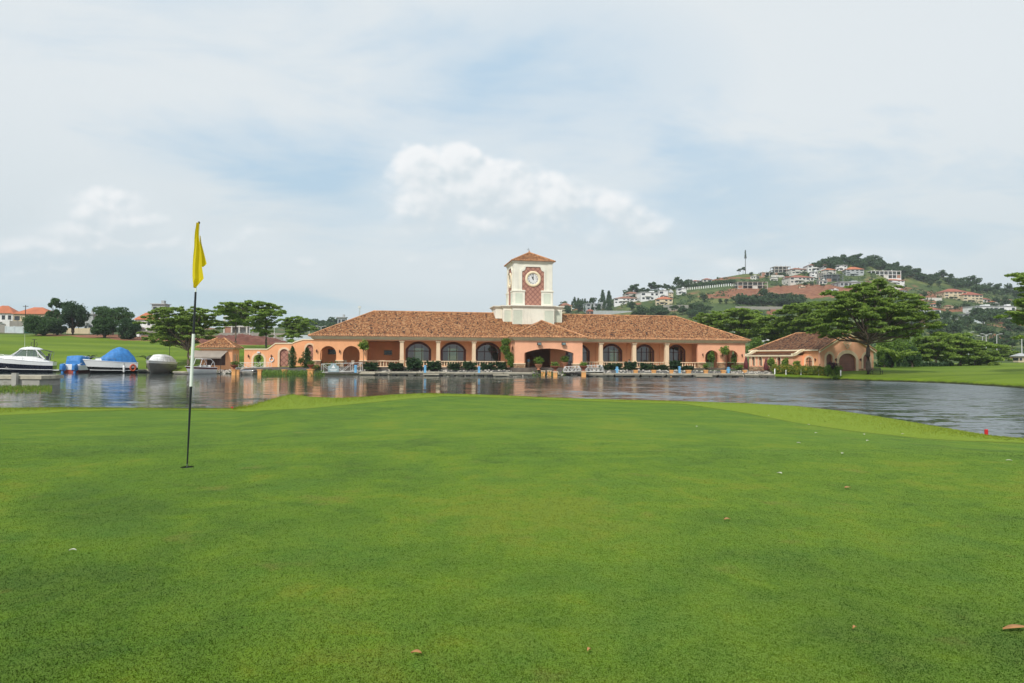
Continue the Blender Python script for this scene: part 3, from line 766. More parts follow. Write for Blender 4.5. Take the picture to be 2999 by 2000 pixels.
def build_green():
    e = np.array(EDGE); fr = np.array(FRINGE)
    pxs = np.concatenate([np.arange(-400, 3701, 7.), ])
    ze = np.interp(pxs, e[:, 0], e[:, 2]); pe = np.interp(pxs, e[:, 0], e[:, 1]); pf = np.interp(pxs, fr[:, 0], fr[:, 1])
    Ye = np.array([PZ(a, b, c).y for a, b, c in zip(pxs, pe, ze)])
    T = (pxs-PX0)/F
    # columns far out to the sides
    tl = -np.array([60, 12, 5, 3, 2, 1.4]); tr = np.array([1.4, 2, 3, 5, 12, 60])
    Tall = np.concatenate([tl, T, tr]); ext = lambda a, l, r: np.concatenate([np.full(6, l), a, np.full(6, r)])
    Yl = Ye[0]*math.sqrt(1+T[0]**2)/np.sqrt(1+tl**2); Yr = Ye[-1]*math.sqrt(1+T[-1]**2)/np.sqrt(1+tr**2)
    Yall = np.concatenate([Yl, Ye, Yr]); zall = ext(ze, ze[0], ze[-1])
    U = np.linspace(0, 1, 90)
    rows, FR = [], []
    Yf = np.zeros_like(Yall)
    for j in range(len(Tall)):
        yy = np.linspace(.4, Yall[j], 400); zz = green_z(yy, max(Yall[j], 8), zall[j])
        i = j-6
        if 0 <= i < len(pxs):
            _, q = projn(Tall[j]*yy, yy, zz); Yf[j] = np.interp(-pf[i], -q, yy)
        else: Yf[j] = Yall[j]*.9
    Y0 = np.minimum(.4, Yall*.5)
    yg = Y0[None]*(1-U[:, None]**2.2)+Yf[None]*U[:, None]**2.2
    V1 = np.linspace(0, 1, 16)[1:]
    yf = Yf[None]+(Yall-Yf)[None]*V1[:, None]
    Y = np.concatenate([yg, yf]); Z = green_z(Y, np.maximum(Yall, 8)[None], zall[None])
    X = Tall[None]*Y
    inner = np.clip((Yall[None]-Y)/4, 0, 1)
    Z = Z+inner*np.clip((Y-7)/6, 0, 1)*(vnoise(X, Y, 1/7, 21)*.10+vnoise(X, Y, 1/3, 22)*.03)
    f = np.clip(.5+(Y-Yf[None])/1.6, 0, 1); Z = Z+.03*np.clip((Y-Yf[None])/.12, 0, 1)
    # bank down to the water
    bo = np.array([.25, .6, 1.0, 1.6, 2.4]); bz = np.array([.05, .2, .45, .9, 1.])
    Yb = Yall[None]+bo[:, None]*np.minimum(1, Yall/10)[None]; Zb = Z[-1][None]*(1-bz[:, None])-.6*bz[:, None]
    Y = np.concatenate([Y, Yb]); Z = np.concatenate([Z, Zb]); X = Tall[None]*Y; f = np.concatenate([f, np.ones_like(Yb)])
    # the land behind the camera
    nb = 8
    o = grid_mesh('golf_green', np.stack([X, Y, Z], -1), {'fringe': f}, M['green'])
    tag(o, kind='structure')
    # cut the hole in the turf: clear the faces around the cup and bridge the gap to its rim
    bm = bmesh.new(); bm.from_mesh(o.data); c = Vector((HOLE.x, HOLE.y, Z0))
    kill = [q for q in bm.faces if any((v.co-c).xy.length < .085 for v in q.verts) or (q.calc_center_median()-c).xy.length < .085]
    bmesh.ops.delete(bm, geom=kill, context='FACES')
    bd = [ed for ed in bm.edges if ed.is_boundary and all((v.co-c).xy.length < 1.2 for v in ed.verts)]
    rim = [bm.verts.new((c.x+.054*math.cos(2*math.pi*k/40), c.y+.054*math.sin(2*math.pi*k/40), Z0)) for k in range(40)]
    re = [bm.edges.new((rim[k], rim[(k+1) % 40])) for k in range(40)]
    try: bmesh.ops.bridge_loops(bm, edges=bd+re)
    except Exception as ex: print('bridge', ex)
    loose = [v for v in bm.verts if not v.link_faces]
    bmesh.ops.delete(bm, geom=loose, context='VERTS')
    bm.normal_update(); bm.to_mesh(o.data); bm.free(); o.data.update()
    xs = np.linspace(-70, 70, 29); ys = np.linspace(-60, .4, 14)
    XX, YY = np.meshgrid(xs, ys)
    b = grid_mesh('rear_lawn', np.stack([XX, YY, np.full_like(XX, Z0-.012)-np.clip(np.abs(XX)-20, 0, 100)*.02], -1), {'fringe': np.zeros_like(XX)}, M['green']); tag(b, kind='structure')
    return Tall, Yall, Yf, zall
GT, GY, GF, GZ = build_green()
def on_green(px, py):
    """the point of the green seen at (px, py)"""
    d = ray(px, py); t = d.x/d.y
    ye = float(np.interp(t, GT, GY)); ze = float(np.interp(t, GT, GZ))
    yy = np.linspace(.5, ye, 2000); zz = green_z(yy, max(ye, 8), ze)
    _, q = projn(t*yy, yy, zz); Y = float(np.interp(-py, -q, yy))
    return Vector((t*Y, Y, float(np.interp(Y, yy, zz))))

# ---------------------------------------------------------------- leaves
def leaf_mesh(name, C, size, up=0.0, aspect=.55, tint=None, axis=None):
    """diamond leaves at the points C"""
    C = np.asarray(C, float); n = len(C)
    N = nr.normal(size=(n, 3)); N /= np.linalg.norm(N, axis=1)[:, None]
    N[:, 2] += up; N /= np.linalg.norm(N, axis=1)[:, None]
    A = np.cross(N, nr.normal(size=(n, 3))) if axis is None else axis-np.sum(axis*N, 1)[:, None]*N
    A /= np.linalg.norm(A, axis=1)[:, None]+1e-9
    B = np.cross(N, A)
    s = np.broadcast_to(np.asarray(size, float), (n,))*(.6+.8*nr.random(n)); a = A*(s*.5)[:, None]; b = B*(s*.5*aspect)[:, None]
    V = np.stack([C+a, C+b, C-a, C-b], 1).reshape(-1, 3)
    me = bpy.data.meshes.new(name)
    me.vertices.add(4*n); me.vertices.foreach_set('co', V.reshape(-1).astype(np.float32))
    me.loops.add(4*n); me.loops.foreach_set('vertex_index', np.arange(4*n, dtype=np.int32))
    me.polygons.add(n); me.polygons.foreach_set('loop_start', np.arange(0, 4*n, 4, dtype=np.int32))
    ti = nr.random(n) if tint is None else tint
    at = me.attributes.new('tint', 'FLOAT', 'POINT'); at.data.foreach_set('value', np.repeat(ti, 4).astype(np.float32))
    me.update(calc_edges=True)
    return me
def blob(c, r, n, shell=.55):
    """n points in an ellipsoid, thicker towards its skin"""
    d = nr.normal(size=(n, 3)); d /= np.linalg.norm(d, axis=1)[:, None]
    k = (shell+(1-shell)*nr.random(n))**.7*(1+.12*nr.normal(size=n))
    return np.asarray(c)+d*k[:, None]*np.asarray(r)
def broad_points(h0, h1, rx, ry, n, lobes=22, seed=0, lo=.35):
    """a broadleaf crown from lobes spread over an egg shape"""
    q = np.random.default_rng(seed); P_ = []
    c = (h0+h1)/2; hz = (h1-h0)/2
    for i in range(lobes):
        d = q.normal(size=3); d /= np.linalg.norm(d)
        k = .50+.28*q.random(); s = lo*(.65+.6*q.random())
        cc = np.array([d[0]*rx*k, d[1]*ry*k, c+d[2]*hz*k*1.05])
        P_.append(blob(cc, (rx*s, ry*s, hz*s*1.05), n//lobes))
    return np.concatenate(P_)
def trunk_mb(h, r, limbs=(), lean=(0, 0)):
    mb = MB(); k = 6
    path = [(lean[0]*i/k+.06*r*math.sin(i*1.7), lean[1]*i/k, -.3+(h+.3)*i/k) for i in range(k+1)]
    mb.tube(path, [r*(1.35 if i == 0 else 1.0-.45*i/k) for i in range(k+1)], 8)
    for (x, y, z), (fx, fy, fz), rr in limbs:
        md = ((x+fx)/2+.06*(x-fx), (y+fy)/2, (z+fz)/2-.10*abs(x-fx)+.06*(z-fz))
        mb.tube([(fx, fy, fz), md, (x, y, z)], [rr, rr*.75, rr*.3], 6)
    return mb
def tree_obj(name, loc, mb, bark, me, leafmat, label, cat='tree', group=None, rz=0, sc=1):
    e = empty(name, loc, rz, label, cat, group); e.scale = (sc, sc, sc)
    mb.build('trunk', bark, e); link('crown', me, leafmat, e)
    return e
def acacia_pts(pads, dens, thick=.16):
    """flat layered sprays: every pad and three smaller ones beside and below it"""
    P_ = []
    pads = [q for x, y, z, r in pads for q in [(x, y, z, r*.85)]+[(x+r*nr.normal()*.55, y+r*nr.normal()*.8, z+r*(-.32+.26*nr.normal()), r*(.42+.22*nr.random())) for _ in range(3)]]
    for x, y, z, r in pads:
        n = int(dens*r*r*5.2)
        # every pad breaks up into small flat tufts
        k = max(6, int(r*r*2.6))
        for i in range(k):
            a = 2*math.pi*nr.random(); q = r*math.sqrt(nr.random())
            tr = (.28+.25*nr.random())*max(1.2, r*.55)
            cz = z+r*thick*(1-(q/r)**2)*.9-.10*q+nr.normal()*.10*r*.5
            P_.append(blob((x+q*math.cos(a), y+q*math.sin(a), cz-.25*nr.random()*r*.6), (tr, tr, tr*.24), max(8, n//k), .2))
    return np.concatenate(P_)
def acacia(loc, pads, trunk_h, r, label, dens=60, size=.42, group=None, bark='bark', leaf='l_acacia', forks=None):
    limbs = []
    for x, y, z, R_ in pads:
        fz = trunk_h*(.72+.28*rng.random())
        limbs.append(((x, y, z-.05*R_), (0, 0, fz), r*(.20+.20*rng.random())))
        for k in range(2):
            a = rng.random()*6.28; q = R_*.55
            limbs.append(((x+q*math.cos(a), y+q*math.sin(a), z+.02), (x*.6, y*.6, fz+(z-fz)*.62), r*.09))
    mb = trunk_mb(trunk_h, r, limbs)
    me = leaf_mesh('crown', acacia_pts(pads, dens), size, .9, .55)
    return tree_obj('acacia_tree', loc, mb, M[bark], me, M[leaf], label, 'tree', group)
def rand_pads(Rx, h0, h1, n, seed, ry=None):
    q = random.Random(seed); L = []
    for i in range(n):
        a = q.random()*6.28; k = math.sqrt(q.random()); z = h0+(h1-h0)*(1-k*k*.75)*(.55+.45*q.random())
        rr = Rx*(.24+.20*q.random())
        L.append((Rx*(1-.25)*k*math.cos(a), (ry or Rx)*.75*k*math.sin(a), z, rr))
    return L
# ---------------------------------------------------------------- clubhouse
M['tilefloor'] = simple('pale_floor_tiles', (.62, .50, .38), .6, .12, 1.2)
M['plinth'] = simple('dark_plinth', (.13, .105, .085), .85, .3, .8, .4, 4, dirt=(.06, .055, .05))
def roof_faces(mb, e0, e1, e2, e3, r0, r1):
    """hip roof: eave corners e0 (front left) .. counter-clockwise, ridge r0 (left) r1 (right); metric UV"""
    e0, e1, e2, e3, r0, r1 = [Vector(p) for p in (e0, e1, e2, e3, r0, r1)]
    for pts in ([e0, e1, r1, r0], [e1, e2, r1], [e2, e3, r0, r1], [e3, e0, r0]):
        ax = (pts[1]-pts[0]).normalized(); nrm = ax.cross(pts[2]-pts[0]).normalized(); up = nrm.cross(ax)
        mb.poly(pts, [((p-pts[0]).dot(ax), (p-pts[0]).dot(up)) for p in pts])
def caps(mb, a, b, r=.16, step=.45):
    """a row of overlapping half-round cap tiles"""
    a, b = Vector(a), Vector(b); L = (b-a).length; n = max(1, int(L/step)); d = (b-a)/n
    for i in range(n):
        p, q = a+d*i, a+d*(i+1.12); mb.tube([p+Vector((0, 0, .0)), q+Vector((0, 0, .03))], [r*1.05, r*.85], 6)
def wall_lamp(parent, x, y, z):
    mb = MB(); mb.box(x-.06, x+.06, y-.12, y, z-.05, z+.15); mb.lathe([(0, -.28), (.07, -.25), (.13, .10), (.10, .22), (0, .34)], (x, y-.22, z), 6)
    return mb.build('wall_lamp', M['frame'], parent)
CB = Frame((-34.6, 119, .93), 10)
def clubhouse():
    e = empty('clubhouse', CB.o, CB.yaw, 'long peach waterside clubhouse with clay tiled roof, arcades and clock tower', 'clubhouse')
    Z = lambda w: w-.93
    L, D, OV = 81.3, 20.1, .8
    X = CB.x
    floor, ctop, beam, ct2 = Z(1.36), Z(6.72), Z(6.02), Z(6.2)
    cap = Z(2.46)
    xa, xb = X(1074), X(2044)              # ends of the arcaded blocks
    ep0, ep1 = X(1508, -4.6), X(1706, -4.6)
    # terrace slab
    MB().box(-.6, L+.6, -.9, D, -1.2, floor).build('terrace_slab', M['plinth'], e)
    MB().box(-.55, L+.55, -.85, D-.05, floor, floor+.004).build('floor', M['tilefloor'], e)
    MB().box(ep0-.5, ep1+.5, -5.3, -.93, -1.4, floor-.02).build('porch_slab', M['plinth'], e)
    # arcaded blocks at both ends
    def block(x0, x1, arches, side):
        ops = []
        for p0, p1, pt in arches:
            a, b = X(p0), X(p1); zt = CB.z((p0+p1)/2, pt); zs = zt-(b-a)/2*.98
            ops.append((a, b, cap+.05, arc(a, b, zs, zt)))
        mb = MB(); arch_wall(mb, x0, x1, cap+.05, ct2, 0, .55, ops)
        # return wall on the outer end
        so = [(3.0, 5.2, cap+.05, arc(3.0, 5.2, Z(4.0), Z(5.1)))]
        sx0, sx1 = (x0, x0+.55) if side < 0 else (x1-.55, x1)
        tmp = MB(); arch_wall(tmp, .55, D, cap+.05, ct2, 0, .55, so+[(7.5, 9.7, cap+.05, arc(7.5, 9.7, Z(4.0), Z(5.1)))])
        mb.add([(sx0+y, x, z) for x, y, z in tmp.v], [f[::-1] for f in tmp.f])
        mb.build('arcade_wall', M['stucco' if side < 0 else 'stucco_pink'], e)
        st = MB(); cp = MB(); cur = x0
        for a, b, _, _ in ops+[(x1, x1, 0, 0)]:
            st.box(cur-.06, a+.06, -.08, .62, -.6, cap-.12); cp.box(cur-.13, a+.13, -.15, .66, cap-.12, cap+.05); cur = b
        st.build_split('stone_base', M['stone'], e); cp.build_split('base_cap', M['cream'], e)
        sd = MB(); sd.box(sx0-.05, sx1+.05, .64, 12, -.6, cap-.12); sd.build_split('stone_base', M['stone'], e)
        return ops
    lops = block(0, xa, [(938, 984.6, 1013), (1004, 1053.5, 1013)], -1)
    rops = block(xb, L, [(2065, 2105, 1025.5), (2123, 2162.5, 1026)], 1)
    for px, py, dx in ((927.6, 1028, 0), (995, 1029, 0), (2057, 1039, 0), (2115, 1040, 0), (2172, 1040.5, 0)):
        wall_lamp(e, X(px), -.02, CB.z(px, py))
    # low stone planter walls inside the arches
    # beam, columns and balustrades of the colonnade
    MB().box(xa, xb, 0, .7, beam, ct2).build('beam', M['stucco_pink'], e)
    cols = [(1171, 1182.5), (1278, 1289), (1383, 1393.5), (1755.7, 1766), (1853.5, 1864), (1949, 1960)]
    xs = [xa]
    for p0, p1 in cols:
        a, b = X(p0), X(p1); w = b-a; c = (a+b)/2; h = w/2
        mb = MB()
        mb.taper(c-h, c+h, .02, .02+w, cap+.22, beam-.32, .93)
        mb.box(c-h-.10, c+h+.10, -.08, .12+w, cap, cap+.12); mb.box(c-h-.04, c+h+.04, -.02, .06+w, cap+.12, cap+.22)
        mb.box(c-h-.02, c+h+.02, .0, .04+w, beam-.32, beam-.2); mb.box(c-h-.12, c+h+.12, -.10, .14+w, beam-.2, beam-.003)
        mb.box(c-h-.06, c+h+.06, -.04, .08+w, floor, cap)
        mb.build('column', M['cream'], e)
        xs.append((a, b))
    prof = [(.05, 0), (.10, .02), (.10, .07), (.06, .1), (.12, .25), (.125, .33), (.07, .55), (.055, .68), (.09, .74), (.09, .8), (.06, .82)]
    def balustrade(x0, x1, y):
        mb = MB(); zb = floor-.02
        mb.box(x0, x1, y-.14, y+.14, zb, zb+.15); mb.box(x0, x1, y-.16, y+.16, cap-.14, cap)
        n = max(2, int((x1-x0)/.46)); k = (cap-.14-zb-.15)/.82
        for i in range(n):
            mb.lathe([(r_, z*k) for r_, z in prof], (x0+(i+.5)*(x1-x0)/n, y, zb+.15), 8)
        mb.build('balustrade', M['cream'], e)
    C = [(X(a), X(b)) for a, b in cols]
    for a, b in ((xa+.1, C[0][0]), (C[0][1], C[1][0]), (C[1][1], C[2][0]), (C[2][1], X(1480)), (ep1-.6, C[3][0]), (C[3][1], C[4][0]), (C[4][1], C[5][0]), (C[5][1], xb-.1)):
        balustrade(a+.12, b-.12, .35)
    # inner wall with arched windows; rooms behind it
    IV = 4.2; xi = X(1171, IV)+.3
    wins = [(1194.5, 1256, 1007), (1297, 1358, 1008), (1399, 1460, 1009), (1705, 1721, 1013), (1766, 1816, 1013), (1865, 1909.5, 1014.5), (1960, 2001, 1015.5)]
    ops = []
    for p0, p1, pt in wins:
        a, b = CB.x(p0, IV), CB.x(p1, IV)
        if p0 == 1705: a = b-3.9
        zt = CB.z((p0+p1)/2, pt, IV); zs = zt-(b-a)*.27
        ops.append((a, b, floor+.3, seg_arc(a, b, zs, zt)))
    xr = X(2026, IV)
    mb = MB(); mid0, mid1 = CB.x(1540, IV), CB.x(1612, IV)
    ops2 = ops+[(mid0, mid1, floor, [(mid0, Z(5.4)), (mid1, Z(5.4))])]
    arch_wall(mb, xi, xr, floor, Z(6.6), IV, IV+.35, ops2); mb.build('inner_wall', M['stucco_in'], e)
    for a, b, zb, crv in ops:
        w = arch_trim(MB(), a, b, zb, crv, .42, IV-.08, IV).build('window', M['frame'], e)
        fr = MB(); zs = crv[0][1]; zt = max(p[1] for p in crv); c = (a+b)/2
        for xx in (a+(b-a)*.33, a+(b-a)*.67): fr.box(xx-.05, xx+.05, IV+.1, IV+.2, zb, zt-.25)
        fr.box(a, b, IV+.09, IV+.21, zs-.35, zs-.22); fr.box(a, b, IV+.09, IV+.21, zb, zb+.12)
        fr.build('sash', M['frame'], w)
        arch_pane(MB(), a, b, zb, crv, IV+.24).build('pane', M['glass'], w)
    pl = MB(); 
    for px in (1277, 1380, 1748, 1840, 1935): 
        x_ = CB.x(px, IV); pl.box(x_-.28, x_+.28, IV-.12, IV, floor, Z(6.0))
    pl.build_split('pilaster', M['stucco_in'], e)
    # outer back and end walls, ceiling, partitions
    mb = MB(); bo = []
    for p0, p1 in ((1212, 1240), (1312, 1340), (1785, 1805)):
        a, b = CB.x(p0, D), CB.x(p1, D); bo.append((a, b, floor, [(a, Z(5.0)), (b, Z(5.0))]))
    arch_wall(mb, .0, L, floor, Z(6.6), D-.4, D, bo); mb.build('back_wall', M['stucco_in'], e)
    MB().box(.0, L, .72, D-.42, Z(6.1), Z(6.18)).build('ceiling', M['cream'], e)
    mb = MB(); x1 = X(1074)
    mb.box(x1-.3, x1, 5.0, D-.42, floor, Z(6.08)); mb.box(.6, x1-.32, 8.6, 8.9, floor, Z(6.08)); mb.box(xi, xi+.3, IV+.37, D-.42, floor, Z(6.08)); mb.box(x1+.02, xi-.02, 9.0, 9.3, floor, Z(6.08))
    mb.box(xr-.3, xr, IV+.37, 12, floor, Z(6.08)); mb.build_split('partition', M['stucco_in'], e)
    mb = MB(); ro = [(X(2068, 5.5), X(2092, 5.5), floor, arc(X(2068, 5.5), X(2092, 5.5), Z(3.6), Z(5.2))), (X(2130, 5.5), X(2154, 5.5), floor, arc(X(2130, 5.5), X(2154, 5.5), Z(3.6), Z(5.2)))]
    arch_wall(mb, xb+.5, L-.6, floor, Z(6.08), 5.5, 5.8, ro); mb.build_split('partition', M['stucco_pink'], e)
    for px0, px1, v, py0, py1 in ((961, 984, 8.55, 1023, 1037), (1125, 1148, 8.95, 1026, 1039), (1655, 1668, 4.1, 1040, 1052)):
        a, b = CB.x(px0, v), CB.x(px1, v); MB().box(a, b, v-.12, v-.02, CB.z(px0, py1, v), CB.z(px0, py0, v)).build('television', M['tv'], e)
    # cornice, mitred round the block
    co = MB()
    for o, z0, z1 in ((.18, ct2-.02, Z(6.36)), (.42, Z(6.36), Z(6.52)), (.62, Z(6.52), Z(6.66)), (.74, Z(6.66), ctop)):
        co.box(-o, L+o, -o, .5, z0, z1); co.box(-o, L+o, D-.5, D+o, z0, z1); co.box(-o, .5, .5, D-.5, z0, z1); co.box(L-.5, L+o, .5, D-.5, z0, z1)
    co.build('cornice', M['beige'], e)
    # main roof
    d = D/2+OV; zr = Z(11.9); ez = ctop+.02
    A = [(-OV, -OV, ez), (L+OV, -OV, ez), (L+OV, D+OV, ez), (-OV, D+OV, ez)]; r0, r1 = (d-OV, D/2, zr), (L+OV-d, D/2, zr)
    mb = MB(); roof_faces(mb, *A, r0, r1); rf = mb.build('roof', M['tiles'], e)
    cp = MB()
    for p, q in ((A[0], r0), (A[1], r1), (A[2], r1), (A[3], r0), (r0, r1)): caps(cp, p, q)
    # barrel tile ends along the eave
    n = int((L+2*OV)/.3)
    for i in range(n):
        x = -OV+(i+.5)*.3
        if not (ep0-.6 < x < ep1+.6): cp.tube([(x, -OV-.06, ez-.02), (x, -OV+.5, ez+.27)], [.095, .09], 6)
    cp.build('ridge_tiles', M['tilecap'], rf)
    # porch: arched front, arched left side, hip roof
    f0 = -4.6; a, b = CB.x(1536, f0), CB.x(1680, f0)
    zt = CB.z(1608, 1020.6, f0); zs = CB.z(1608, 1034, f0)
    mb = MB(); arch_wall(mb, ep0, ep1, cap-.3, ct2, f0, f0+.6, [(a, b, cap-.3, seg_arc(a, b, zs, zt, 20))])
    for s in (0, 1):
        x_ = ep0 if s == 0 else ep1-.6
        tmp = MB(); arch_wall(tmp, .6, 4.58, cap-.3, ct2, 0, .6, [(1.1, 3.9, cap-.3, arc(1.1, 3.9, Z(3.9), Z(5.2)))])
        mb.add([(x_+y, f0+x, z) for x, y, z in tmp.v], [f[::-1] for f in tmp.f])
    mb.build('porch_wall', M['stucco_pink'], e)
    st, cp2 = MB(), MB()
    for x0, x1 in ((ep0, a), (b, ep1)):
        st.box(x0-.1, x1+.1, f0-.1, f0+.8, -.9, cap-.48); cp2.box(x0-.17, x1+.17, f0-.17, f0+.86, cap-.48, cap-.3)
        xx = ep0 if x0 == ep0 else ep1-.6
        st.box(xx-.1, xx+.7, -.7, .15, floor, cap-.48); cp2.box(xx-.17, xx+.77, -.76, .2, cap-.48, cap-.3)
    st.build_split('stone_base', M['stone'], e); cp2.build_split('base_cap', M['cream'], e)
    co = MB()
    for o, z0, z1 in ((.16, ct2-.03, Z(6.35)), (.40, Z(6.35), Z(6.51)), (.60, Z(6.51), Z(6.65)), (.72, Z(6.65), ctop-.01)):
        co.box(ep0-o, ep1+o, f0-o, f0+.4, z0, z1); co.box(ep0-o, ep0+.4, f0+.4, -.76, z0, z1); co.box(ep1-.4, ep1+o, f0+.4, -.76, z0, z1)
    co.build('cornice', M['beige'], e)
    MB().box(ep0+.62, ep1-.62, f0+.62, -.02, Z(6.1), Z(6.16)).build('ceiling', M['stucco_in'], e)
    hw = (ep1-ep0)/2+OV; sl = (zr-ez)/d; cx = (ep0+ep1)/2; za = ez+hw*sl+.02
    P0, P1 = (cx-hw, f0-OV, ez+.015), (cx+hw, f0-OV, ez+.015); ap = (cx, f0-OV+hw, za); back = (cx, -OV+(za-ez)/sl+.6, za)
    V0, V1 = (cx-hw, -OV+.05, ez+.015), (cx+hw, -OV+.05, ez+.015)
    mb = MB()
    for pts in ([P0, P1, ap], [P1, V1, back, ap], [V0, P0, ap, back]):
        pts = [Vector(p) for p in pts]; ax = (pts[1]-pts[0]).normalized(); nn = ax.cross(pts[2]-pts[0]).normalized(); up = nn.cross(ax)
        mb.poly(pts, [((p-pts[0]).dot(ax), (p-pts[0]).dot(up)) for p in pts])
    prf = mb.build('porch_roof', M['tiles'], e)
    cp = MB(); caps(cp, P0, ap); caps(cp, P1, ap); caps(cp, ap, (cx, ap[1]+1.2, za))
    for i in range(int(2*hw/.3)):
        x = cx-hw+(i+.5)*.3; cp.tube([(x, P0[1]-.06, ez), (x, P0[1]+.5, ez+.27)], [.095, .09], 6)
    cp.build('ridge_tiles', M['tilecap'], prf)
    for px in (1577.6, 1649):
        x_ = CB.x(px, f0); z_ = CB.z(px, 1006.5, f0)
        mb = MB(); mb.box(x_-.06, x_+.06, f0-.35, f0-.02, z_+.05, z_+.15); mb.box(x_-.36, x_+.36, f0-.62, f0-.3, z_-.28, z_+.22)
        fl = mb.build('floodlight', M['dark'], e); MB().box(x_-.29, x_+.29, f0-.66, f0-.625, z_-.20, z_+.14).build('lens', M['screen'], fl)
    return e
M['tilecap'] = simple('cap_tiles', (.50, .25, .12), .85, .45, 1.6)
CLUB = clubhouse()
def clock_tower(e):
    Z = lambda w: w-.93
    D = 20.1; f1 = 10.05-3.75
    x0, x1 = CB.x(1503.6, f1), CB.x(1615.5, f1); cx = (x0+x1)/2; cy = 10.05; h = (x1-x0)/2
    z1, z2 = Z(13.25), Z(21.75)
    # plinth: a cross-shaped block with cap moulding, its foot inside the roof
    front = 10.05-4.9
    p0, p1 = CB.x(1500.7, front), CB.x(1622.7, front); w0, w1 = CB.x(1473, 6.2), CB.x(1645.6, 6.2)
    ph = (p1-p0)/2; wh = (w1-w0)/2; pc = (p0+p1)/2; wc = (w0+w1)/2
    mb = MB(); zb = Z(7.6)
    mb.box(p0, p1, front, 2*cy-front, zb, z1-.55); 
    mb.box(w0, p0-.002, 6.2, 2*cy-6.2, zb, z1-.55); mb.box(p1+.002, w1, 6.2, 2*cy-6.2, zb, z1-.55)
    mb.box(w0-1.3, w0-.002, 7.6, 2*cy-7.6, zb, z1-.55)
    t = mb.build('tower_plinth', M['tower'], e)
    mo = MB()
    for o, a, b in ((.10, z1-.55, z1-.38), (.28, z1-.38, z1-.22), (.42, z1-.22, z1-.06)):
        mo.box(p0-o, p1+o, front-o, 2*cy-front+o, a, b); mo.box(w0-o, p0-o-.002, 6.2-o, 2*cy-6.2+o, a, b); mo.box(p1+o+.002, w1+o, 6.2-o, 2*cy-6.2+o, a, b)
        mo.box(w0-1.3-o, w0-o-.002, 7.6-o, 2*cy-7.6+o, a, b)
    mo.build('moulding', M['tower'], t)
    def frame_panel(xa, xb, y, za, zb_):
        f = MB(); k = .12
        f.box(xa, xa+k, y-.05, y, za, zb_); f.box(xb-k, xb, y-.05, y, za, zb_); f.box(xa+k, xb-k, y-.05, y, za, za+k); f.box(xa+k, xb-k, y-.05, y, zb_-k, zb_)
        f.build('moulding', M['tower'], t)
        MB().box(xa+k, xb-k, y-.02, y, za+k, zb_-k).build('panel', M['tower_green'], t)
    for q in (1516, 1607.5):
        a = CB.x(q, front); frame_panel(a-1.0, a+1.0, front-.002, Z(8.8), z1-.9)
    for q in (1486, 1634): a = CB.x(q, 6.2); frame_panel(a-.75, a+.75, 6.198, Z(9.0), z1-.9)
    # pilasters standing proud at the plinth corners
    # shaft
    sh = MB(); sh.box(cx-h, cx+h, cy-h, cy+h, z1-.08, z2); s = sh.build('tower_shaft', M['tower'], e)
    cor = MB()
    for o, a, b in ((.12, z2-.35, z2-.2), (.24, z2-.2, z2-.05), (.40, z2-.05, z2+.12)): cor.box(cx-h-o, cx+h+o, cy-h-o, cy+h+o, a, b)
    cor.build('moulding', M['tower'], s)
    ov = .55; ez = z2+.13; za = Z(24.15)
    A = [(cx-h-ov, cy-h-ov, ez), (cx+h+ov, cy-h-ov, ez), (cx+h+ov, cy+h+ov, ez), (cx-h-ov, cy+h+ov, ez)]
    mb = MB(); roof_faces(mb, *A, (cx-.05, cy, za), (cx+.05, cy, za)); rf = mb.build('tower_roof', M['tiles'], e)
    cp = MB()
    for p in A: caps(cp, p, (cx, cy, za))
    for k in range(4):
        p, q = Vector(A[k]), Vector(A[(k+1) % 4]); n = int((q-p).length/.3); inn = Vector((cx, cy, za))
        for i in range(n):
            r_ = p+(q-p)*((i+.5)/n); dd = (Vector((cx, cy, 0))-Vector((r_.x, r_.y, 0))); dd = Vector((-(q-p).normalized().y, (q-p).normalized().x, 0))
            cp.tube([r_-dd*.06, r_+dd*.45+Vector((0, 0, .24))], [.095, .09], 5)
    cp.tube([(cx, cy, za), (cx, cy, za+.45)], [.22, .05], 6)
    cp.build('ridge_tiles', M['tilecap'], rf)
    fin = MB(); fin.tube([(cx-.2, cy, za+.3), (cx-.2, cy, za+.9)], .03, 5); fin.tube([(cx-.5, cy, za+.55), (cx+.1, cy, za+.62)], .02, 4); fin.build('vane', M['dark'], rf)
    def face(rot, shown):
        """one face of the shaft, built facing -y at the origin and turned"""
        Rm = Matrix.Translation((cx, cy, 0)) @ Matrix.Rotation(rot, 4, 'Z')
        def put(mb, name, mat, par):
            mb.v = [tuple(Rm @ Vector(p)) for p in mb.v]; return mb.build(name, mat, par)
        y = -h
        k = 2*h/112.0                    # metres per picture unit across the face
        zz = lambda py: CB.z(1557, py, f1)
        pa, pb = (1524.5-1559.5)*k, (1589-1559.5)*k; pa, pb = -(pb-pa)/2, (pb-pa)/2
        zt, zb = zz(782), z1-.05; ns, nz = .95, zz(795)
        out = [(pa, zb), (pb, zb), (pb, nz-.25), (pb-.3, nz), (pb-ns, nz), (pb-ns, zt)]
        # stepped panel outline with rounded shoulders
        def outline(g):
            r_ = [(pa-g, zb), (pb+g, zb), (pb+g, nz+g)]
            for i in range(7): a = i/6*math.pi/2; r_.append((pb+g-.75*math.sin(a)*.9, nz+g+.75*(1-math.cos(a))*.9))
            r_ += [(pb-.75+g*.4, zt+g)]; 
            return r_+[(-x, z) for x, z in r_[:1:-1]]
        pan = put(MB().prism([(x, y-.02, z) for x, z in outline(0)], (0, .019, 0)), 'lattice_panel', M['lattice'], s)
        o1, o0 = outline(.32), outline(0); n = len(o1); mb = MB()
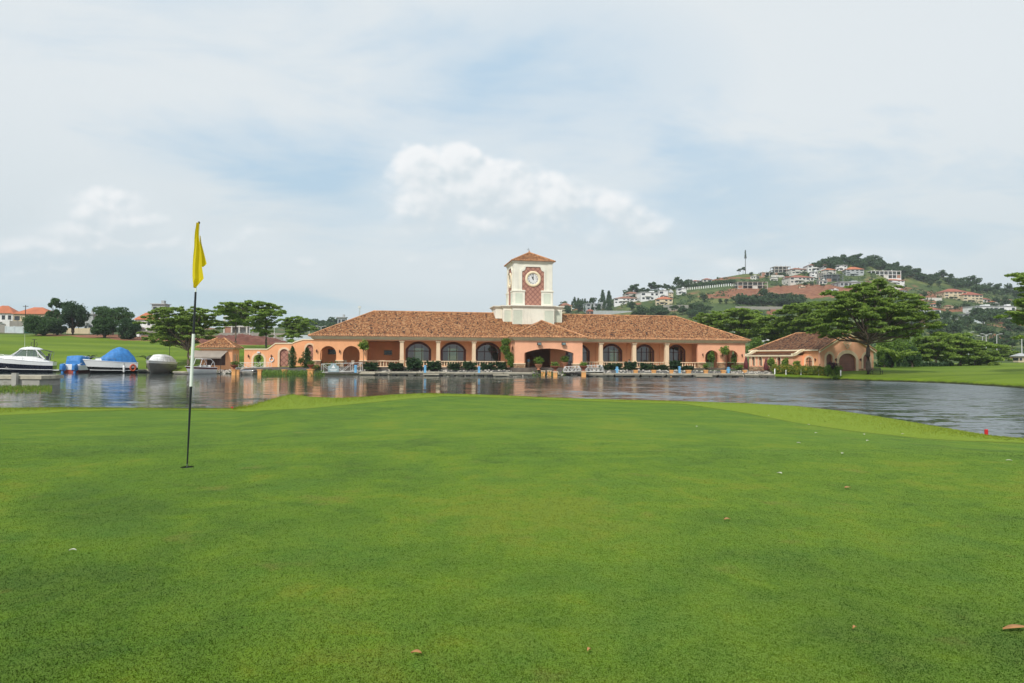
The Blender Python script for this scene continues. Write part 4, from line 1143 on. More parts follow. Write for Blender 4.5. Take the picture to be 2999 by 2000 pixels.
        for i in range(1, n):
            a, b, c, d_ = o0[i], o0[(i+1) % n], o1[(i+1) % n], o1[i]
            mb.prism([(a[0], y-.16, a[1]), (d_[0], y-.16, d_[1]), (c[0], y-.16, c[1]), (b[0], y-.16, b[1])], (0, .159, 0))
        put(mb, 'moulding', M['tower'], s)
        # corner pedestals with caps, pilaster strips above
        pd = MB(); zp_ = zz(850)
        for sx in (-1, 1):
            xa, xb = sorted((sx*(h+.10), sx*(h-2.15)))
            pd.box(xa, xb, y-.22, y, z1-.06, zp_-.3); pd.box(min(xa, xb)-.10, xb+.10, y-.34, y, zp_-.3, zp_-.12); pd.box(xa-.05, xb+.05, y-.28, y, zp_-.12, zp_)
            a2, b2 = sorted((sx*(h+.04), sx*(h-.75))); pd.box(a2, b2, y-.10, y, zp_, z2-.36)
        pd.v = [tuple(Rm @ Vector(p)) for p in pd.v]; peds = pd.build_split('pedestal', M['tower'], s)
        for sx, ped in zip((-1, 1), peds):
            xm = sx*(h-1.0); put(MB().box(xm-.7, xm+.7, y-.24, y-.222, z1+.35, zp_-.6), 'panel', M['tower_green'], ped)
        # clock
        zc = zz(817); R0, R1 = 1.55, 1.06
        ck = MB(); ring = [(R1, -.02), (R1+.05, -.16), (R1+.22, -.20), (R0-.12, -.18), (R0, -.10), (R0, .0)]
        rows = [[(r_*math.cos(w), y-.02+q, zc+r_*math.sin(w)) for w in np.linspace(0, 2*math.pi, 37)[:-1]] for r_, q in ring]
        ck.grid(rows, True, True); c_ = put(ck, 'clock', M['beige'], s)
        put(MB().poly([(R1*math.cos(w), y-.05, zc+R1*math.sin(w)) for w in np.linspace(0, 2*math.pi, 37)[:-1]][::-1]), 'dial', M['white'], c_)
        NUM = ['XII', 'I', 'II', 'III', 'IV', 'V', 'VI', 'VII', 'VIII', 'IX', 'X', 'XI']
        nm = [MB()]
        def bar(p, q, w_):
            p, q = Vector((p[0], 0, p[1])), Vector((q[0], 0, q[1])); d_ = (q-p).normalized(); s_ = Vector((-d_.z, 0, d_.x))*w_/2
            nm[0].prism([v_+Vector((0, y-.075, 0)) for v_ in (p-s_, p+s_, q+s_, q-s_)], (0, .02, 0))
        for i, t_ in enumerate(NUM):
            a = math.pi/2-i*math.pi/6; ra = Vector((math.cos(a), math.sin(a))); tn = Vector((math.sin(a), -math.cos(a)))
            nm[0] = MB(); wd = {'I': .07, 'V': .15, 'X': .15}; tot = sum(wd[c] for c in t_); u = -tot/2
            for c in t_:
                def pt(du, r_): p = ra*r_+tn*(u+du); return (p.x, p.y+zc)
                g = wd[c]
                if c == 'I': bar(pt(g/2, .74), pt(g/2, .97), .035)
                if c == 'V': bar(pt(g*.12, .97), pt(g*.5, .74), .04); bar(pt(g*.88, .97), pt(g*.5, .74), .03)
                if c == 'X': bar(pt(g*.12, .97), pt(g*.88, .74), .04); bar(pt(g*.88, .97), pt(g*.12, .74), .03)
                u += g
            put(nm[0], 'numeral', M['black_iron'], c_)
        hands = MB()
        def hand(ang, ln, w_):
            d_ = Vector((math.sin(ang), 0, math.cos(ang))); s_ = Vector((d_.z, 0, -d_.x))*w_; b = Vector((0, y-.11, zc))
            hands.prism([b-d_*.22-s_, b-s_*1.6+d_*ln*.35, b+d_*ln, b+s_*1.6+d_*ln*.35, b-d_*.22+s_], (0, .025, 0))
        hand(0, .95, .05); hand(-math.pi/6, .66, .07)
        put(hands, 'clock_hands', M['black_iron'], c_)
    for k, r_ in enumerate((0, -math.pi/2, math.pi, math.pi/2)): face(r_, k < 2)
clock_tower(CLUB)

# ---------------------------------------------------------------- garage house on the right
GO = P(2402, 1083, 114); GO.z = 1.0
GF_, GSd = Frame(GO, 25), Frame(GO, -65)       # gable front; its left flank (x runs along the flank towards the gable, so negative)
def garage():
    e = empty('garage_house', GO, R(25), 'pink house with brown garage door, gable and old brown tiled roof', 'house')
    Z = lambda w: w-1.0
    W = GF_.x(2558, 0, 1020); ez = GF_.z(2402, 1023); za = GF_.z(2482, 972); D = 15.5
    def spans(L, F_): return [(F_.x(a, 0, 1055), F_.x(b, 0, 1055), zb, F_.z((a+b)/2, pt)) for a, b, zb, pt in L]
    # gable wall: arched openings in a rectangle, then the gable triangle
    sp = spans([(2419, 2438, .55, 1036), (2456, 2506, .02, 1035), (2527, 2546, .55, 1037)], GF_)
    ops = [(a, b, zb, arc(a, b, zt-(b-a)*(.30 if i == 1 else .5), zt)) for i, (a, b, zb, zt) in enumerate(sp)]
    mb = MB(); arch_wall(mb, 0, W, -.5, ez, 0, .4, ops)
    mb.prism([(0, 0, ez), (W, 0, ez), (W/2, 0, za)], (0, .4, 0))
    mb.box(W-.4, W, .4, D, -.5, ez); mb.box(0, W-.4, D-.4, D, -.5, ez)
    mb.build('gable_wall', M['stucco_pink'], e)
    tr = MB()
    for i, (a, b, zb, crv) in enumerate(ops):
        t = arch_trim(MB(), a, b, zb, crv, .42 if i != 1 else .6, -.10, 0).build('arch_surround', M['cream'], e)
        nm = 'garage_door' if i == 1 else 'shutter'
        pan = arch_pane(MB(), a, b, zb, crv, .2).build(nm, M['door'], e)
        if i == 1:
            rb = MB()
            for k in range(1, 12):
                z = zb+k*.28
                rb.box(a+.02, b-.02, .165, .198, z, z+.035) if z < crv[0][1] else None
            rb.build('slat', M['frame'], pan)
    st = MB(); st.box(-.05, ops[0][0]-.4, -.06, 0, -.5, .5); st.box(ops[0][1]-1.2, ops[1][0]-.62, -.06, 0, -.5, .5) ; st.box(ops[1][1]+.62, W+.05, -.06, 0, -.5, .5); st.build_split('stone_base', M['stone'], e)
    for px in (2445.6, 2518): wall_lamp(e, GF_.x(px, 0, 1054), -.02, GF_.z(px, 1054))
    # plaster ornament and small vent on the gable
    xo, zo = GF_.x(2481.5, 0, 1004), GF_.z(2481.5, 1004)
    mb = MB()
    def diamond(c, z, w, h, t): 
        o = [(c, z+h), (c+w, z), (c, z-h), (c-w, z)]
        for i in range(4):
            p, q = Vector((o[i][0], 0, o[i][1])), Vector((o[(i+1) % 4][0], 0, o[(i+1) % 4][1])); d_ = (q-p).normalized(); s_ = Vector((-d_.z, 0, d_.x))*t
            mb.prism([v_+Vector((0, -.05, 0)) for v_ in (p-s_, p+s_, q+s_, q-s_)], (0, .049, 0))
    diamond(xo, zo, .95, .9, .09); diamond(xo, zo+.55, .45, .45, .06); diamond(xo, zo-.55, .45, .45, .06)
    mb.box(xo-.62, xo+.62, -.04, -.001, zo+.05, zo+.15); mb.box(xo-.45, xo+.45, -.04, -.001, zo-.25, zo-.16)
    mb.build('plaster_ornament', M['cream'], e)
    MB().lathe([(0, -.17), (.17, -.1), (.17, .1), (0, .17)], (xo, -.02, GF_.z(2481, 987)), 8).build('vent', M['frame'], e)
    # roof: gable in front, hip at the back
    o = .35; sl = (za-ez)/(W/2); zE = ez-o*sl; zb_ = 14.5
    yb = D+.4; hip = D-4.5
    G = [(-o, -.3, zE), (W/2, -.3, za+.1), (W+o, -.3, zE), (W+o, yb, zE), (-o, yb, zE), (W/2, hip, za+.1)]
    mb = MB()
    for pts in ([G[4], G[0], G[1], G[5]], [G[2], G[3], G[5], G[1]], [G[3], G[4], G[5]]):
        pts = [Vector(p) for p in pts]; ax = (pts[1]-pts[0]).normalized(); nn = ax.cross(pts[2]-pts[0]).normalized(); up = nn.cross(ax)
        mb.poly(pts, [((p-pts[0]).dot(ax), (p-pts[0]).dot(up)) for p in pts])
    rf = mb.build('roof', M['tiles_old'], e); 
    cp = MB()
    for p, q in ((G[1], G[5]), (G[4], G[5]), (G[3], G[5]), (G[0], G[1]), (G[2], G[1])): caps(cp, p, q, .15)
    cp.build('ridge_tiles', M['tilecap'], rf)
    ra = MB()
    for s in (0, 1):
        a, b = (Vector((-o, -.32, zE)), Vector((W/2, -.32, za+.1))) if s == 0 else (Vector((W/2, -.32, za+.1)), Vector((W+o, -.32, zE)))
        ra.prism([a-Vector((0, 0, .05)), b-Vector((0, 0, .05)), b-Vector((0, 0, .38)), a-Vector((0, 0, .38))], (0, .26, 0))
    ra.build('verge_trim', M['beige'], e)
    # left flank wall and low lean-to wing (local x < 0)
    ey = lambda px: -GSd.x(px, 0, 1050)                     # distance back from the gable corner along the flank
    y1 = ey(2335); fl = MB()
    a0, a1 = sorted((ey(2380), ey(2360))); zt = GSd.z(2370, 1046)
    fop = [(a0, a1, .55, arc(a0, a1, zt-(a1-a0)*.5, zt))]
    def flank(mb, x0, x1, xa, xb, z0, z1, ops):
        tmp = MB(); arch_wall(tmp, x0, x1, z0, z1, 0, xb-xa, ops); mb.add([(xa+y, x, z) for x, y, z in tmp.v], [f[::-1] for f in tmp.f])
    flank(fl, .4, D-.4, 0, .4, -.5, ez, fop); fl.build('flank_wall', M['stucco'], e)
    def flank_opening(a, b, zb, crv, x, mat, w=.3):
        t = arch_trim(MB(), a, b, zb, crv, w, 0, .09); t.v = [(x-.09+y, xx, z) for xx, y, z in t.v]; t.f = [f[::-1] for f in t.f]; t = t.build('window', M['cream'], e)
        p = arch_pane(MB(), a, b, zb, crv, 0); p.v = [(x+.15, xx, z) for xx, y, z in p.v]; p.build('pane', mat, t)
        fr = MB(); c = (a+b)/2; fr.box(x+.08, x+.14, c-.04, c+.04, zb, max(q[1] for q in crv)); fr.box(x+.08, x+.14, a, b, crv[0][1]-.04, crv[0][1]+.04); fr.build('sash', M['dark'], t)
    flank_opening(*fop[0], 0, M['glass'])
    wx = -2.4; GS2 = Frame(GF_.w(wx, 0, 0), -65)
    ey2 = lambda px: -GS2.x(px, 0, 1055)
    ya, yb2 = ey2(2322), ey2(2194)
    wz = GS2.z(2260, 1040); zc = ez-.55
    ops = []
    for p0, p1, pt in ((2202, 2211, 1044.5), (2223, 2232, 1045), (2253, 2262, 1045.5), (2277, 2287, 1045.5)):
        a, b = sorted((ey2(p0), ey2(p1))); zt = GS2.z((p0+p1)/2, pt); ops.append((a, b, .9, arc(a, b, zt-(b-a)*.62, zt)))
    mb = MB(); flank(mb, ya, yb2, wx, wx+.3, .75, wz, ops); mb.box(wx+.3, -.002, yb2-.3, yb2, .3, wz); mb.box(wx+.3, -.002, ya, ya+.3, .3, wz); mb.build('wing_wall', M['stucco_pink'], e)
    for i, q in enumerate(ops): flank_opening(*q, wx, M['door'] if i == 3 else M['glass'], .22)
    MB().box(wx-.08, wx+.3, ya, yb2, -.5, .74).build_split('stone_base', M['stone'], e)
    rf2 = MB()
    pts = [Vector(p) for p in ((wx-.35, yb2+.3, wz), (wx-.35, ya-.3, wz), (0, ya-.3, zc), (0, yb2+.3, zc))]
    rf2.poly(pts, [(0, 0), (yb2-ya, 0), (yb2-ya, 2.8), (0, 2.8)]); rf2.build('wing_roof', M['tiles_old'], e)
    # curved parapets at the ends of the wing, and the moulded eaves
    for yy in (ya-.35, yb2+.32):
        top = []
        for i in range(17):
            k = i/16; x = wx-.4+k*(2.4+.4); z = wz+.05+(zc+.35-wz)*(k+.10*math.sin(k*2*math.pi)*-1.6)
            top.append((x, z))
        out = [(x, yy, z+.22) for x, z in top]+[(x, yy, z-.22) for x, z in top[::-1]]
        MB().prism(out, (0, .38, 0)).build('parapet', M['beige'], e)
    mb = MB(); mb.box(wx-.42, wx-.02, ya-.3, yb2+.3, wz-.22, wz-.01); mb.box(-.45, -.02, .1, D+.3, ez-.25, ez-.02); mb.build('eaves_trim', M['beige'], e)
    dr0, dr1 = sorted((ey(2322), ey(2314)))
    MB().box(-.06, -.01, dr0, dr1, .3, 2.5).build('door', M['frame'], e)
    for px in (2346.5, 2390): wl = wall_lamp(e, 0, 0, 0); wl.location = (-.02, ey(px), GSd.z(px, 1054)); wl.rotation_euler = (0, 0, R(-90))
garage()

# ---------------------------------------------------------------- kiosk and garden wall on the left
KF = Frame(P(586, 1075, 121), 12); KF.o.z = .9
def kiosk():
    e = empty('boat_kiosk', KF.o, KF.yaw, 'small peach kiosk with clay tiled hip roof and grey awning', 'kiosk')
    X = lambda px, v=0: KF.x(px, v, 1050); zw = KF.z(620, 1022)
    x1 = X(663); D = 6.8; a, b = X(606), X(660)
    mb = MB(); arch_wall(mb, 0, x1+1.0, -.8, zw, 0, .3, [(a, b, .55, [(a, zw-.6), (b, zw-.6)])])
    mb.box(0, .3, .3, D, -.8, zw); mb.box(.3, x1+1, D-.3, D, -.8, zw)
    # right flank with three narrow arched niches
    tmp = MB(); fl = []
    for q in (1.0, 2.3, 4.6): fl.append((q, q+.6, .8, arc(q, q+.6, 2.0, 2.5)))
    arch_wall(tmp, .3, D-.3, -.8, zw, 0, .3, fl); mb.add([(x1+.7+y, x, z) for x, y, z in tmp.v], [f[::-1] for f in tmp.f])
    mb.build('wall', M['stucco'], e)
    MB().box(a+.02, b-.02, .12, .2, .55, zw-.62).build('shutter', M['shutter'], e)
    for q in fl:
        t = arch_trim(MB(), *q, .16, 0, .07); t.v = [(x1+1.0+.07-y, x, z) for x, y, z in t.v]; t.build('niche_surround', M['cream'], e)
    co = MB(); o = .45
    for oo, z0, z1 in ((.2, zw, zw+.14), (.42, zw+.14, zw+.28)): co.box(-oo, x1+1+oo, -oo, D+oo, z0, z1)
    co.build('eaves_trim', M['beige'], e)
    ez = zw+.29; xr = x1+1; cx, cy = xr/2, D/2; za = ez+1.75
    A = [(-.6, -.6, ez), (xr+.6, -.6, ez), (xr+.6, D+.6, ez), (-.6, D+.6, ez)]
    mb = MB(); roof_faces(mb, *A, (cx-.6, cy, za), (cx+.6, cy, za)); rf = mb.build('roof', M['tiles'], e)
    cp = MB()
    for i, p in enumerate(A): caps(cp, p, (cx+(-.6 if i in (0, 3) else .6), cy, za))
    for i in range(int((xr+1.2)/.3)): x = -.6+(i+.5)*.3; cp.tube([(x, -.66, ez-.02), (x, -.1, ez+.25)], [.095, .09], 5)
    cp.build('ridge_tiles', M['tilecap'], rf)
    aw = MB(); z1 = zw-.25; x0_, x1_ = -.9, x1+.3
    aw.quad((x0_-.5, -1.9, z1-1.15), (x1_-.8, -1.9, z1-1.15), (x1_, -.03, z1), (x0_, -.03, z1)); aw.quad((x0_-.5, -1.9, z1-1.15), (x1_-.8, -1.9, z1-1.15), (x1_-.8, -1.9, z1-1.42), (x0_-.5, -1.9, z1-1.42))
    aw.quad((x0_-.5, -1.9, z1-1.15), (x0_, -.03, z1), (x0_, -.03, z1-1.1), (x0_-.5, -1.9, z1-1.42))
    o = aw.build('awning', M['awning'], e); sm = o.modifiers.new('solid', 'SOLIDIFY'); sm.thickness = .03
    pst = MB(); pst.box(x1_-.9, x1_-.82, -1.9, -1.82, -.8, z1-1.4); pst.build('awning_post', M['black_iron'], e)
kiosk()
WF = Frame(P(722, 1068, 123), 8); WF.o.z = .9
def garden_wall():
    e = empty('garden_wall', WF.o, WF.yaw, 'curved peach garden wall with arched openings between kiosk and clubhouse', 'wall')
    X = lambda px: WF.x(px, 0, 1050); Z = lambda px, py: WF.z(px, py)
    top = [(715, 1024), (782, 1024), (790, 1019), (806, 1007), (855, 1007), (862, 1003), (886, 996), (930, 996)]
    T = [(X(a), Z(a, b)) for a, b in top]
    zt = lambda x: float(np.interp(x, [p[0] for p in T], [p[1] for p in T]))
    ops = []
    for p0, p1, pt in ((742, 773, 1038), (819, 845, 1022), (897, 917, 1009)):
        a, b = X(p0), X(p1); t = Z((p0+p1)/2, pt); ops.append((a, b, -.5, arc(a, b, t-(b-a)*.5, t)))
    zl = max(max(q[1] for q in o[3]) for o in ops)
    # straight pieces up to the lowest line, sloped caps above, column by column
    mb = MB(); n = 120; xs = np.unique(np.concatenate([np.linspace(T[0][0], T[-1][0], n), [p[0] for p in T], *[[q[0] for q in o[3]] for o in ops]]))
    for i in range(len(xs)-1):
        x0, x1 = xs[i], xs[i+1]; xm = (x0+x1)/2; zb0 = zb1 = -.8
        for a, b, _, crv in ops:
            if a < xm < b: zb0, zb1 = [float(np.interp(x, [q[0] for q in crv], [q[1] for q in crv])) for x in (x0, x1)]
        mb.prism([(x0, 0, zb0), (x1, 0, zb1), (x1, 0, zt(x1)), (x0, 0, zt(x0))], (0, .4, 0))
    mb.build('wall_panel', M['stucco'], e)
    cp = MB()
    for (x0, z0), (x1, z1) in zip(T[:-1], T[1:]): cp.prism([(x0, -.12, z0), (x1, -.12, z1), (x1, -.12, z1+.2), (x0, -.12, z0+.2)], (0, .64, 0))
    cp.build('coping', M['beige'], e)
    for i, (a, b, zb, crv) in enumerate(ops):
        arch_trim(MB(), a, b, zb, crv, .34, -.08, 0).build('arch_surround', M['cream'], e)
        if i > 0: arch_pane(MB(), a, b, zb, crv, .2).build('screen_door', M['lattice'], e)
    for px, py in ((728, 1043), (795, 1043)): wall_lamp(e, X(px), -.02, Z(px, py))
    rg = MB(); x_, z_ = X(796), Z(796, 1053); rows = [[((.34+.09*math.cos(p))*math.cos(w)+x_, -.1+.09*math.sin(p), z_+(.34+.09*math.cos(p))*math.sin(w)) for w in np.linspace(0, 6.2832, 21)[:-1]] for p in np.linspace(0, 6.2832, 9)]
    lr = rg.grid(rows, True, True); lr.v = [tuple(WF.o+WF.ux*x+WF.uy*y+Vector((0, 0, z))) for x, y, z in lr.v]
    tag(lr.build('life_ring', M['gel']), 'white life ring hanging on the peach garden wall', 'life ring')
    fl = MB(); x_, z_ = X(758), Z(758, 1032); fl.box(x_-.25, x_+.25, -.35, -.1, z_-.1, z_+.15); fl.build('floodlight', M['gel'], e)
garden_wall()
# ---------------------------------------------------------------- flagstick
def flagstick():
    e = empty('golf_flagstick', HOLE, 0, 'black and white golf flagstick with limp yellow flag standing in the hole', 'golf flag')
    k = 6.0/F
    # the stick leans a little; q(py) is the point of its axis seen at picture height py
    top = P(583, 648, 6.0)-HOLE
    L = top.length; ax = top/L
    def at(py): return ax*(L*(1366-py)/(1366-648))
    def seg(p0, p1, r0, r1, nm, mt): return MB().tube([at(p0), at(p1)], [r0, r1], 14).build(nm, mt, e)
    MB().tube([Vector((0, 0, -.12)), at(1359)], .0085, 12).build('ferrule', M['steel'], e)
    seg(1359, 1133.5, .0062, .0105, 'pole_section', M['pole_b']); seg(1133, 979.5, .0133, .0135, 'pole_section', M['pole_w'])
    seg(979, 856.5, .0105, .0088, 'pole_section', M['pole_b']); seg(856, 655, .006, .006, 'pole_section', M['pole_w'])
    tp = at(652); MB().lathe([(0, -.012), (.008, -.010), (.009, .002), (.007, .009), (0, .012)], tp, 12).build('knob', M['pole_b'], e)
    # flag: picture outline -> cloth with folds, hung in front of and round the stick
    lo = P(548, 1366, 6.0)
    def pt(px, py, dy): q = P(px, py, 6.0)-lo; return (q.x, q.y+dy, q.z)
    left = [(654, 581), (664, 580), (680, 577), (700, 575.5), (725, 575), (750, 572), (780, 569.5), (810, 568.5), (826, 569.5), (838, 572), (844, 574.5)]
    rite = [(654, 587.5), (664, 588), (680, 587), (690, 586.5), (712, 590), (740, 594), (760, 595), (781, 596), (800, 599.5), (817, 602.5), (844, 576)]
    rows = []; py = np.linspace(654, 844, 44)
    for y in py:
        a = np.interp(y, *zip(*left)); b = np.interp(y, [654,664,680,690,712,740,760,781,800,817.5,824,832,844], [587.5,588,587,586.5,590,594,595,596,599.5,602.5,596,588,575.5])
        r_ = []
        for u in np.linspace(0, 1, 25):
            f = .018*math.sin(u*6.5+.4)*(.35+.65*(y-654)/190)+.008*math.sin(u*15+y*.02)
            r_.append(pt(a+(b-a)*u, y, -.03-f))
        rows.append(r_)
    mb = MB(); mb.grid(rows)
    # the fold of cloth hanging behind, its corner lower right
    rows = []
    for y in np.linspace(690, 781, 22):
        a = np.interp(y, [690, 781], [584, 590]); b = np.interp(y, [690, 712, 740, 773.5, 781], [586, 590.5, 598, 606.5, 597])
        rows.append([pt(a+(b-a)*u, y, .004+.012*math.sin(u*4)) for u in np.linspace(0, 1, 10)])
    mb.grid(rows)
    mb.build('flag', M['flagcloth'], e)
    cup = MB(); n = 28; c = Vector((HOLE.x, HOLE.y, Z0))
    cup.lathe([(.0535, -.004), (.0535, -.2)], c, n, True); cup.poly([(c.x+.0535*math.cos(6.2832*i/n), c.y+.0535*math.sin(6.2832*i/n), c.z-.19) for i in range(n)])
    tag(cup.build('hole_cup', M['dark']), 'round golf hole in the green at the foot of the flagstick', 'golf hole')
flagstick()

# ---------------------------------------------------------------- floating docks, gangways, bollards
def beam_between(mb, a, b, w, z0, z1):
    """a flat plank of width w whose front edge runs a-b"""
    a, b = Vector(a), Vector(b); d = (b-a); d.z = 0; d.normalize(); n = Vector((-d.y, d.x, 0))
    o = [Vector((a.x, a.y, z0)), Vector((b.x, b.y, z0)), Vector((b.x, b.y, z0))+n*w, Vector((a.x, a.y, z0))+n*w]
    mb.prism([o[3], o[2], o[1], o[0]], (0, 0, z1-z0))
def dock(label, pts, w, name='floating_dock', nf=6, top=.62, joints=5):
    a, b = pts; a, b = Vector((a.x, a.y, 0)), Vector((b.x, b.y, 0)); d = (b-a).normalized(); n = Vector((-d.y, d.x, 0)); L = (b-a).length
    e = empty(name, a, math.atan2(d.y, d.x), label, 'dock', 'floating docks along the far shore')
    for j in range(joints):
        x0, x1 = L*j/joints+.04, L*(j+1)/joints-.04; dz = .025*((j*7) % 3-1)
        MB().box(x0, x1, 0, w, top-.2+dz, top+dz).build('deck', M['dock'], e)
        MB().box(x0+.1, x1-.1, .10, .2, top-.42+dz, top-.202+dz).build('fascia', M['dockside'], e)
        k = max(2, int((x1-x0)/(L/joints/nf*joints)*1)) if False else nf
        for i in range(k):
            xc = x0+(x1-x0)*(i+.5)/k+rng.uniform(-.4, .4); hw = rng.uniform(.25, .6)
            MB().box(xc-hw, xc+hw, .25, w-.25, -.35, top-.205+dz).build('float', M['dark'] if rng.random() < .5 else M['dockside'], e)
    return e
def DP(px, py): return PZ(px, py, 0)
dock('long grey plank dock in front of the left colonnade', (DP(1055, 1098.5), DP(1560, 1102.5)), 2.3, joints=6, nf=3)
dock('long grey plank dock before the right colonnade, with planter blocks behind', (DP(1722, 1104), DP(2178, 1105.5)), 2.3, joints=6, nf=3)
dock('short dock end on the shore beside the red-leaved hedge', (DP(2181, 1105.5), DP(2268, 1106.5)), 2.6, joints=2, nf=2)
dock('plank dock behind the white bow of the small bowrider', (DP(618, 1093), DP(684, 1094.5)), 2.2, joints=2, nf=2)
dock('short plank dock between the blue-canopied boat and the grey boat', (DP(398, 1091), DP(438, 1092)), 2.4, joints=1, nf=2)
dock('short plank dock between the grey boat and the small white bowrider', (DP(505, 1095.5), DP(552, 1096)), 1.8, joints=1, nf=2, top=.5)
for i, (px, py) in enumerate(((1079, 1098.5), (1264, 1100.5), (1468, 1102.5), (2058, 1105.6))):
    a = DP(px, py); e = empty('dock_finger', (a.x, a.y-.9, 0), 0, ['low white finger pad at the left end of the dock', 'low white finger pad by the second blue pedestal', 'low white finger pad by the left pier of the porch', 'low white finger pad on the right dock before the third planter'][i], 'dock', 'finger pads on the docks')
    MB().box(-1.3, 1.3, -.1, .8, .18, .38).build('deck', M['dock'], e); MB().box(-.9, .9, .1, .6, -.3, .178).build('float', M['dockside'], e)
def gangway(px0, px1, pyt, pyb, z_, label, n=4, hexa=False, slope=0.0, sign=False, Y=None):
    Y = Y or DP((px0+px1)/2, 1101).y+.8
    a, b = P(px0, pyb, Y), P(px1, pyb, Y); L = b.x-a.x; H = P(px0, pyt, Y).z-a.z
    e = empty('gangway', a, 0, label, 'gangway', 'white truss gangways')
    dz = slope*L
    MB().prism([(0, 0, 0), (L, 0, dz), (L, 1.3, dz), (0, 1.3, 0)], (0, 0, .10)).build('deck', M['dock'], e)
    for y in (-.02, 1.32):
        mb = MB(); r_ = .032; ins = L*.09 if hexa else 0
        zt = lambda x: H+dz*x/L; zb = lambda x: .1+dz*x/L
        T = [(ins, y, zt(ins)), (L-ins, y, zt(L-ins))]
        mb.tube(T, r_, 6); mb.tube([(0, y, zb(0)), (L, y, zb(L))], r_, 6)
        if hexa: mb.tube([(0, y, zb(0)+H*.35), T[0]], r_, 6); mb.tube([(L, y, zb(L)+H*.35), T[1]], r_, 6); mb.tube([(0, y, zb(0)), (0, y, zb(0)+H*.35)], r_, 6); mb.tube([(L, y, zb(L)), (L, y, zb(L)+H*.35)], r_, 6)
        xs = [ins+(L-2*ins)*i/n for i in range(n+1)]
        for i, x in enumerate(xs): mb.tube([(x, y, zb(x)), (x, y, zt(x))], r_*.8, 6)
        for i in range(n):
            p, q = (xs[i], xs[i+1]) if i >= n/2 else (xs[i+1], xs[i])
            mb.tube([(p, y, zb(p)), (q, y, zt(q))][::(1 if i % 2 else -1)], r_*.8, 6) if False else mb.tube([(p, y, zb(p)), (q, y, zt(q))], r_*.8, 6)
        mb.build('railing', M['white'], e)
    if sign:
        s = empty('sign_board', a+Vector((1.1, -.14, .15)), 0, 'pale blue sign with arched top and white emblem on the left gangway', 'sign')
        w, h = 1.75, 1.0
        MB().prism([(0, 0, 0), (w, 0, 0), (w, 0, h), (w*.78, 0, h+.04)]+[(w/2+.5*math.cos(t), 0, h+.05+.38*math.sin(t)) for t in np.linspace(.2, 2.94, 9)]+[(w*.22, 0, h+.04), (0, 0, h)], (0, .05, 0)).build('panel', M['signblue'], s)
        em = MB(); em.prism([(w/2-.36, -.012, .62), (w/2+.36, -.012, .62), (w/2+.1, -.012, 1.0), (w/2, -.012, 1.25), (w/2-.1, -.012, 1.0)], (0, .01, 0))
        em.build('emblem', M['white'], s); MB().box(.25, w-.25, -.012, -.002, .34, .44).build('emblem', M['white'], s); MB().box(.4, w-.4, -.012, -.002, .16, .24).build('emblem', M['white'], s)
    return e
M['signblue'] = simple('sign_blue', (.30, .39, .41), .6, .15)
gangway(690, 787, 1062, 1078, 0, 'white truss gangway on the bank between kiosk and orange pillars', 4, slope=.02, Y=118.2)
gangway(941, 1056, 1066, 1092, 0, 'white truss gangway carrying a pale blue sign', 4, slope=.04, sign=True)
gangway(1651, 1701, 1074, 1090, 0, 'white truss gangway just right of the porch steps', 4, True, .05)
gangway(1717, 1768, 1070, 1090, 0, 'white truss gangway with tapered ends under the first right column', 4, True, .02)
PED = ['pale blue service pedestal at the left end of the dock', 'pale blue service pedestal between two round cycads under the second window', 'pale blue service pedestal under the third window',
       'pale blue service pedestal with side arms below the second right bay', 'tall pale blue service pedestal before the third right window', 'pale blue service pedestal before the right arcade']
for i, (px, py, yt) in enumerate(((1041.5, 1087, 1069), (1245, 1089, 1070), (1403, 1090, 1073), (1807, 1091, 1074), (1990, 1092, 1073), (2133, 1092, 1075))):
    y = DP(px, 1103).y+.5; b = P(px, py, y); h = P(px, yt, y).z-.6
    e = empty('service_pedestal', (b.x, b.y, .62), 0, PED[i], 'pedestal', 'blue service pedestals on the dock')
    mb = MB(); mb.box(-.17, .17, -.15, .15, 0, h*.86); mb.box(-.21, .21, -.19, .19, h*.86, h*.94); mb.box(-.15, .15, -.13, .13, h*.94, h); mb.build('body', M['blue'], e)
    mb = MB(); mb.box(-.34, .34, -.10, .10, h*.45, h*.62) if i in (3, 5) else mb.box(-.1, .1, -.20, -.155, h*.5, h*.72); mb.build('socket_box', M['blue'], e)
# orange masonry pillars standing in the water and on the bank
def urn(base, s, label, plant='l_hedge', group='planted bowls on the orange pillars'):
    e = empty('planter_bowl', base, 0, label, 'planter', group)
    MB().lathe([(0, 0), (.30*s, 0), (.30*s, .06*s), (.13*s, .14*s), (.13*s, .24*s), (.42*s, .42*s), (.56*s, .62*s), (.60*s, .66*s), (.60*s, .72*s), (.52*s, .70*s), (0, .66*s)], n=16).build('bowl', M['terracotta'], e)
    C = blob((0, 0, .95*s), (.62*s, .62*s, .36*s), 260, .2); link('foliage', leaf_mesh('foliage', C, .2*s, .4), M[plant], e)
    return e
PIL = [(683, 12, 1099, 1082, 'orange pillar in the water carrying the leftmost planted bowl'), (696, 8, 1098, 1083, 'narrow orange pillar half hidden behind the leftmost bowl pillar'), (759, 12, 1099, 1082, 'bare orange pillar left of the waterside weeds'),
       (831.5, 13, 1099, 1082, 'bare orange pillar in the middle of the waterside weeds'), (907.5, 17, 1100.5, 1081, 'broad orange pillar with bowl right of the weeds'), (1590.5, 12, 1100, 1085, 'orange pillar under the porch, left of two bare ones'),
       (1609, 12, 1100, 1085, 'orange pillar under the porch, right of two bare ones'), (1626.5, 13, 1104.5, 1087, 'tall orange pillar with bowl before the porch'), (1710, 14, 1104.5, 1086.5, 'tall orange pillar with bowl between the two right gangways')]
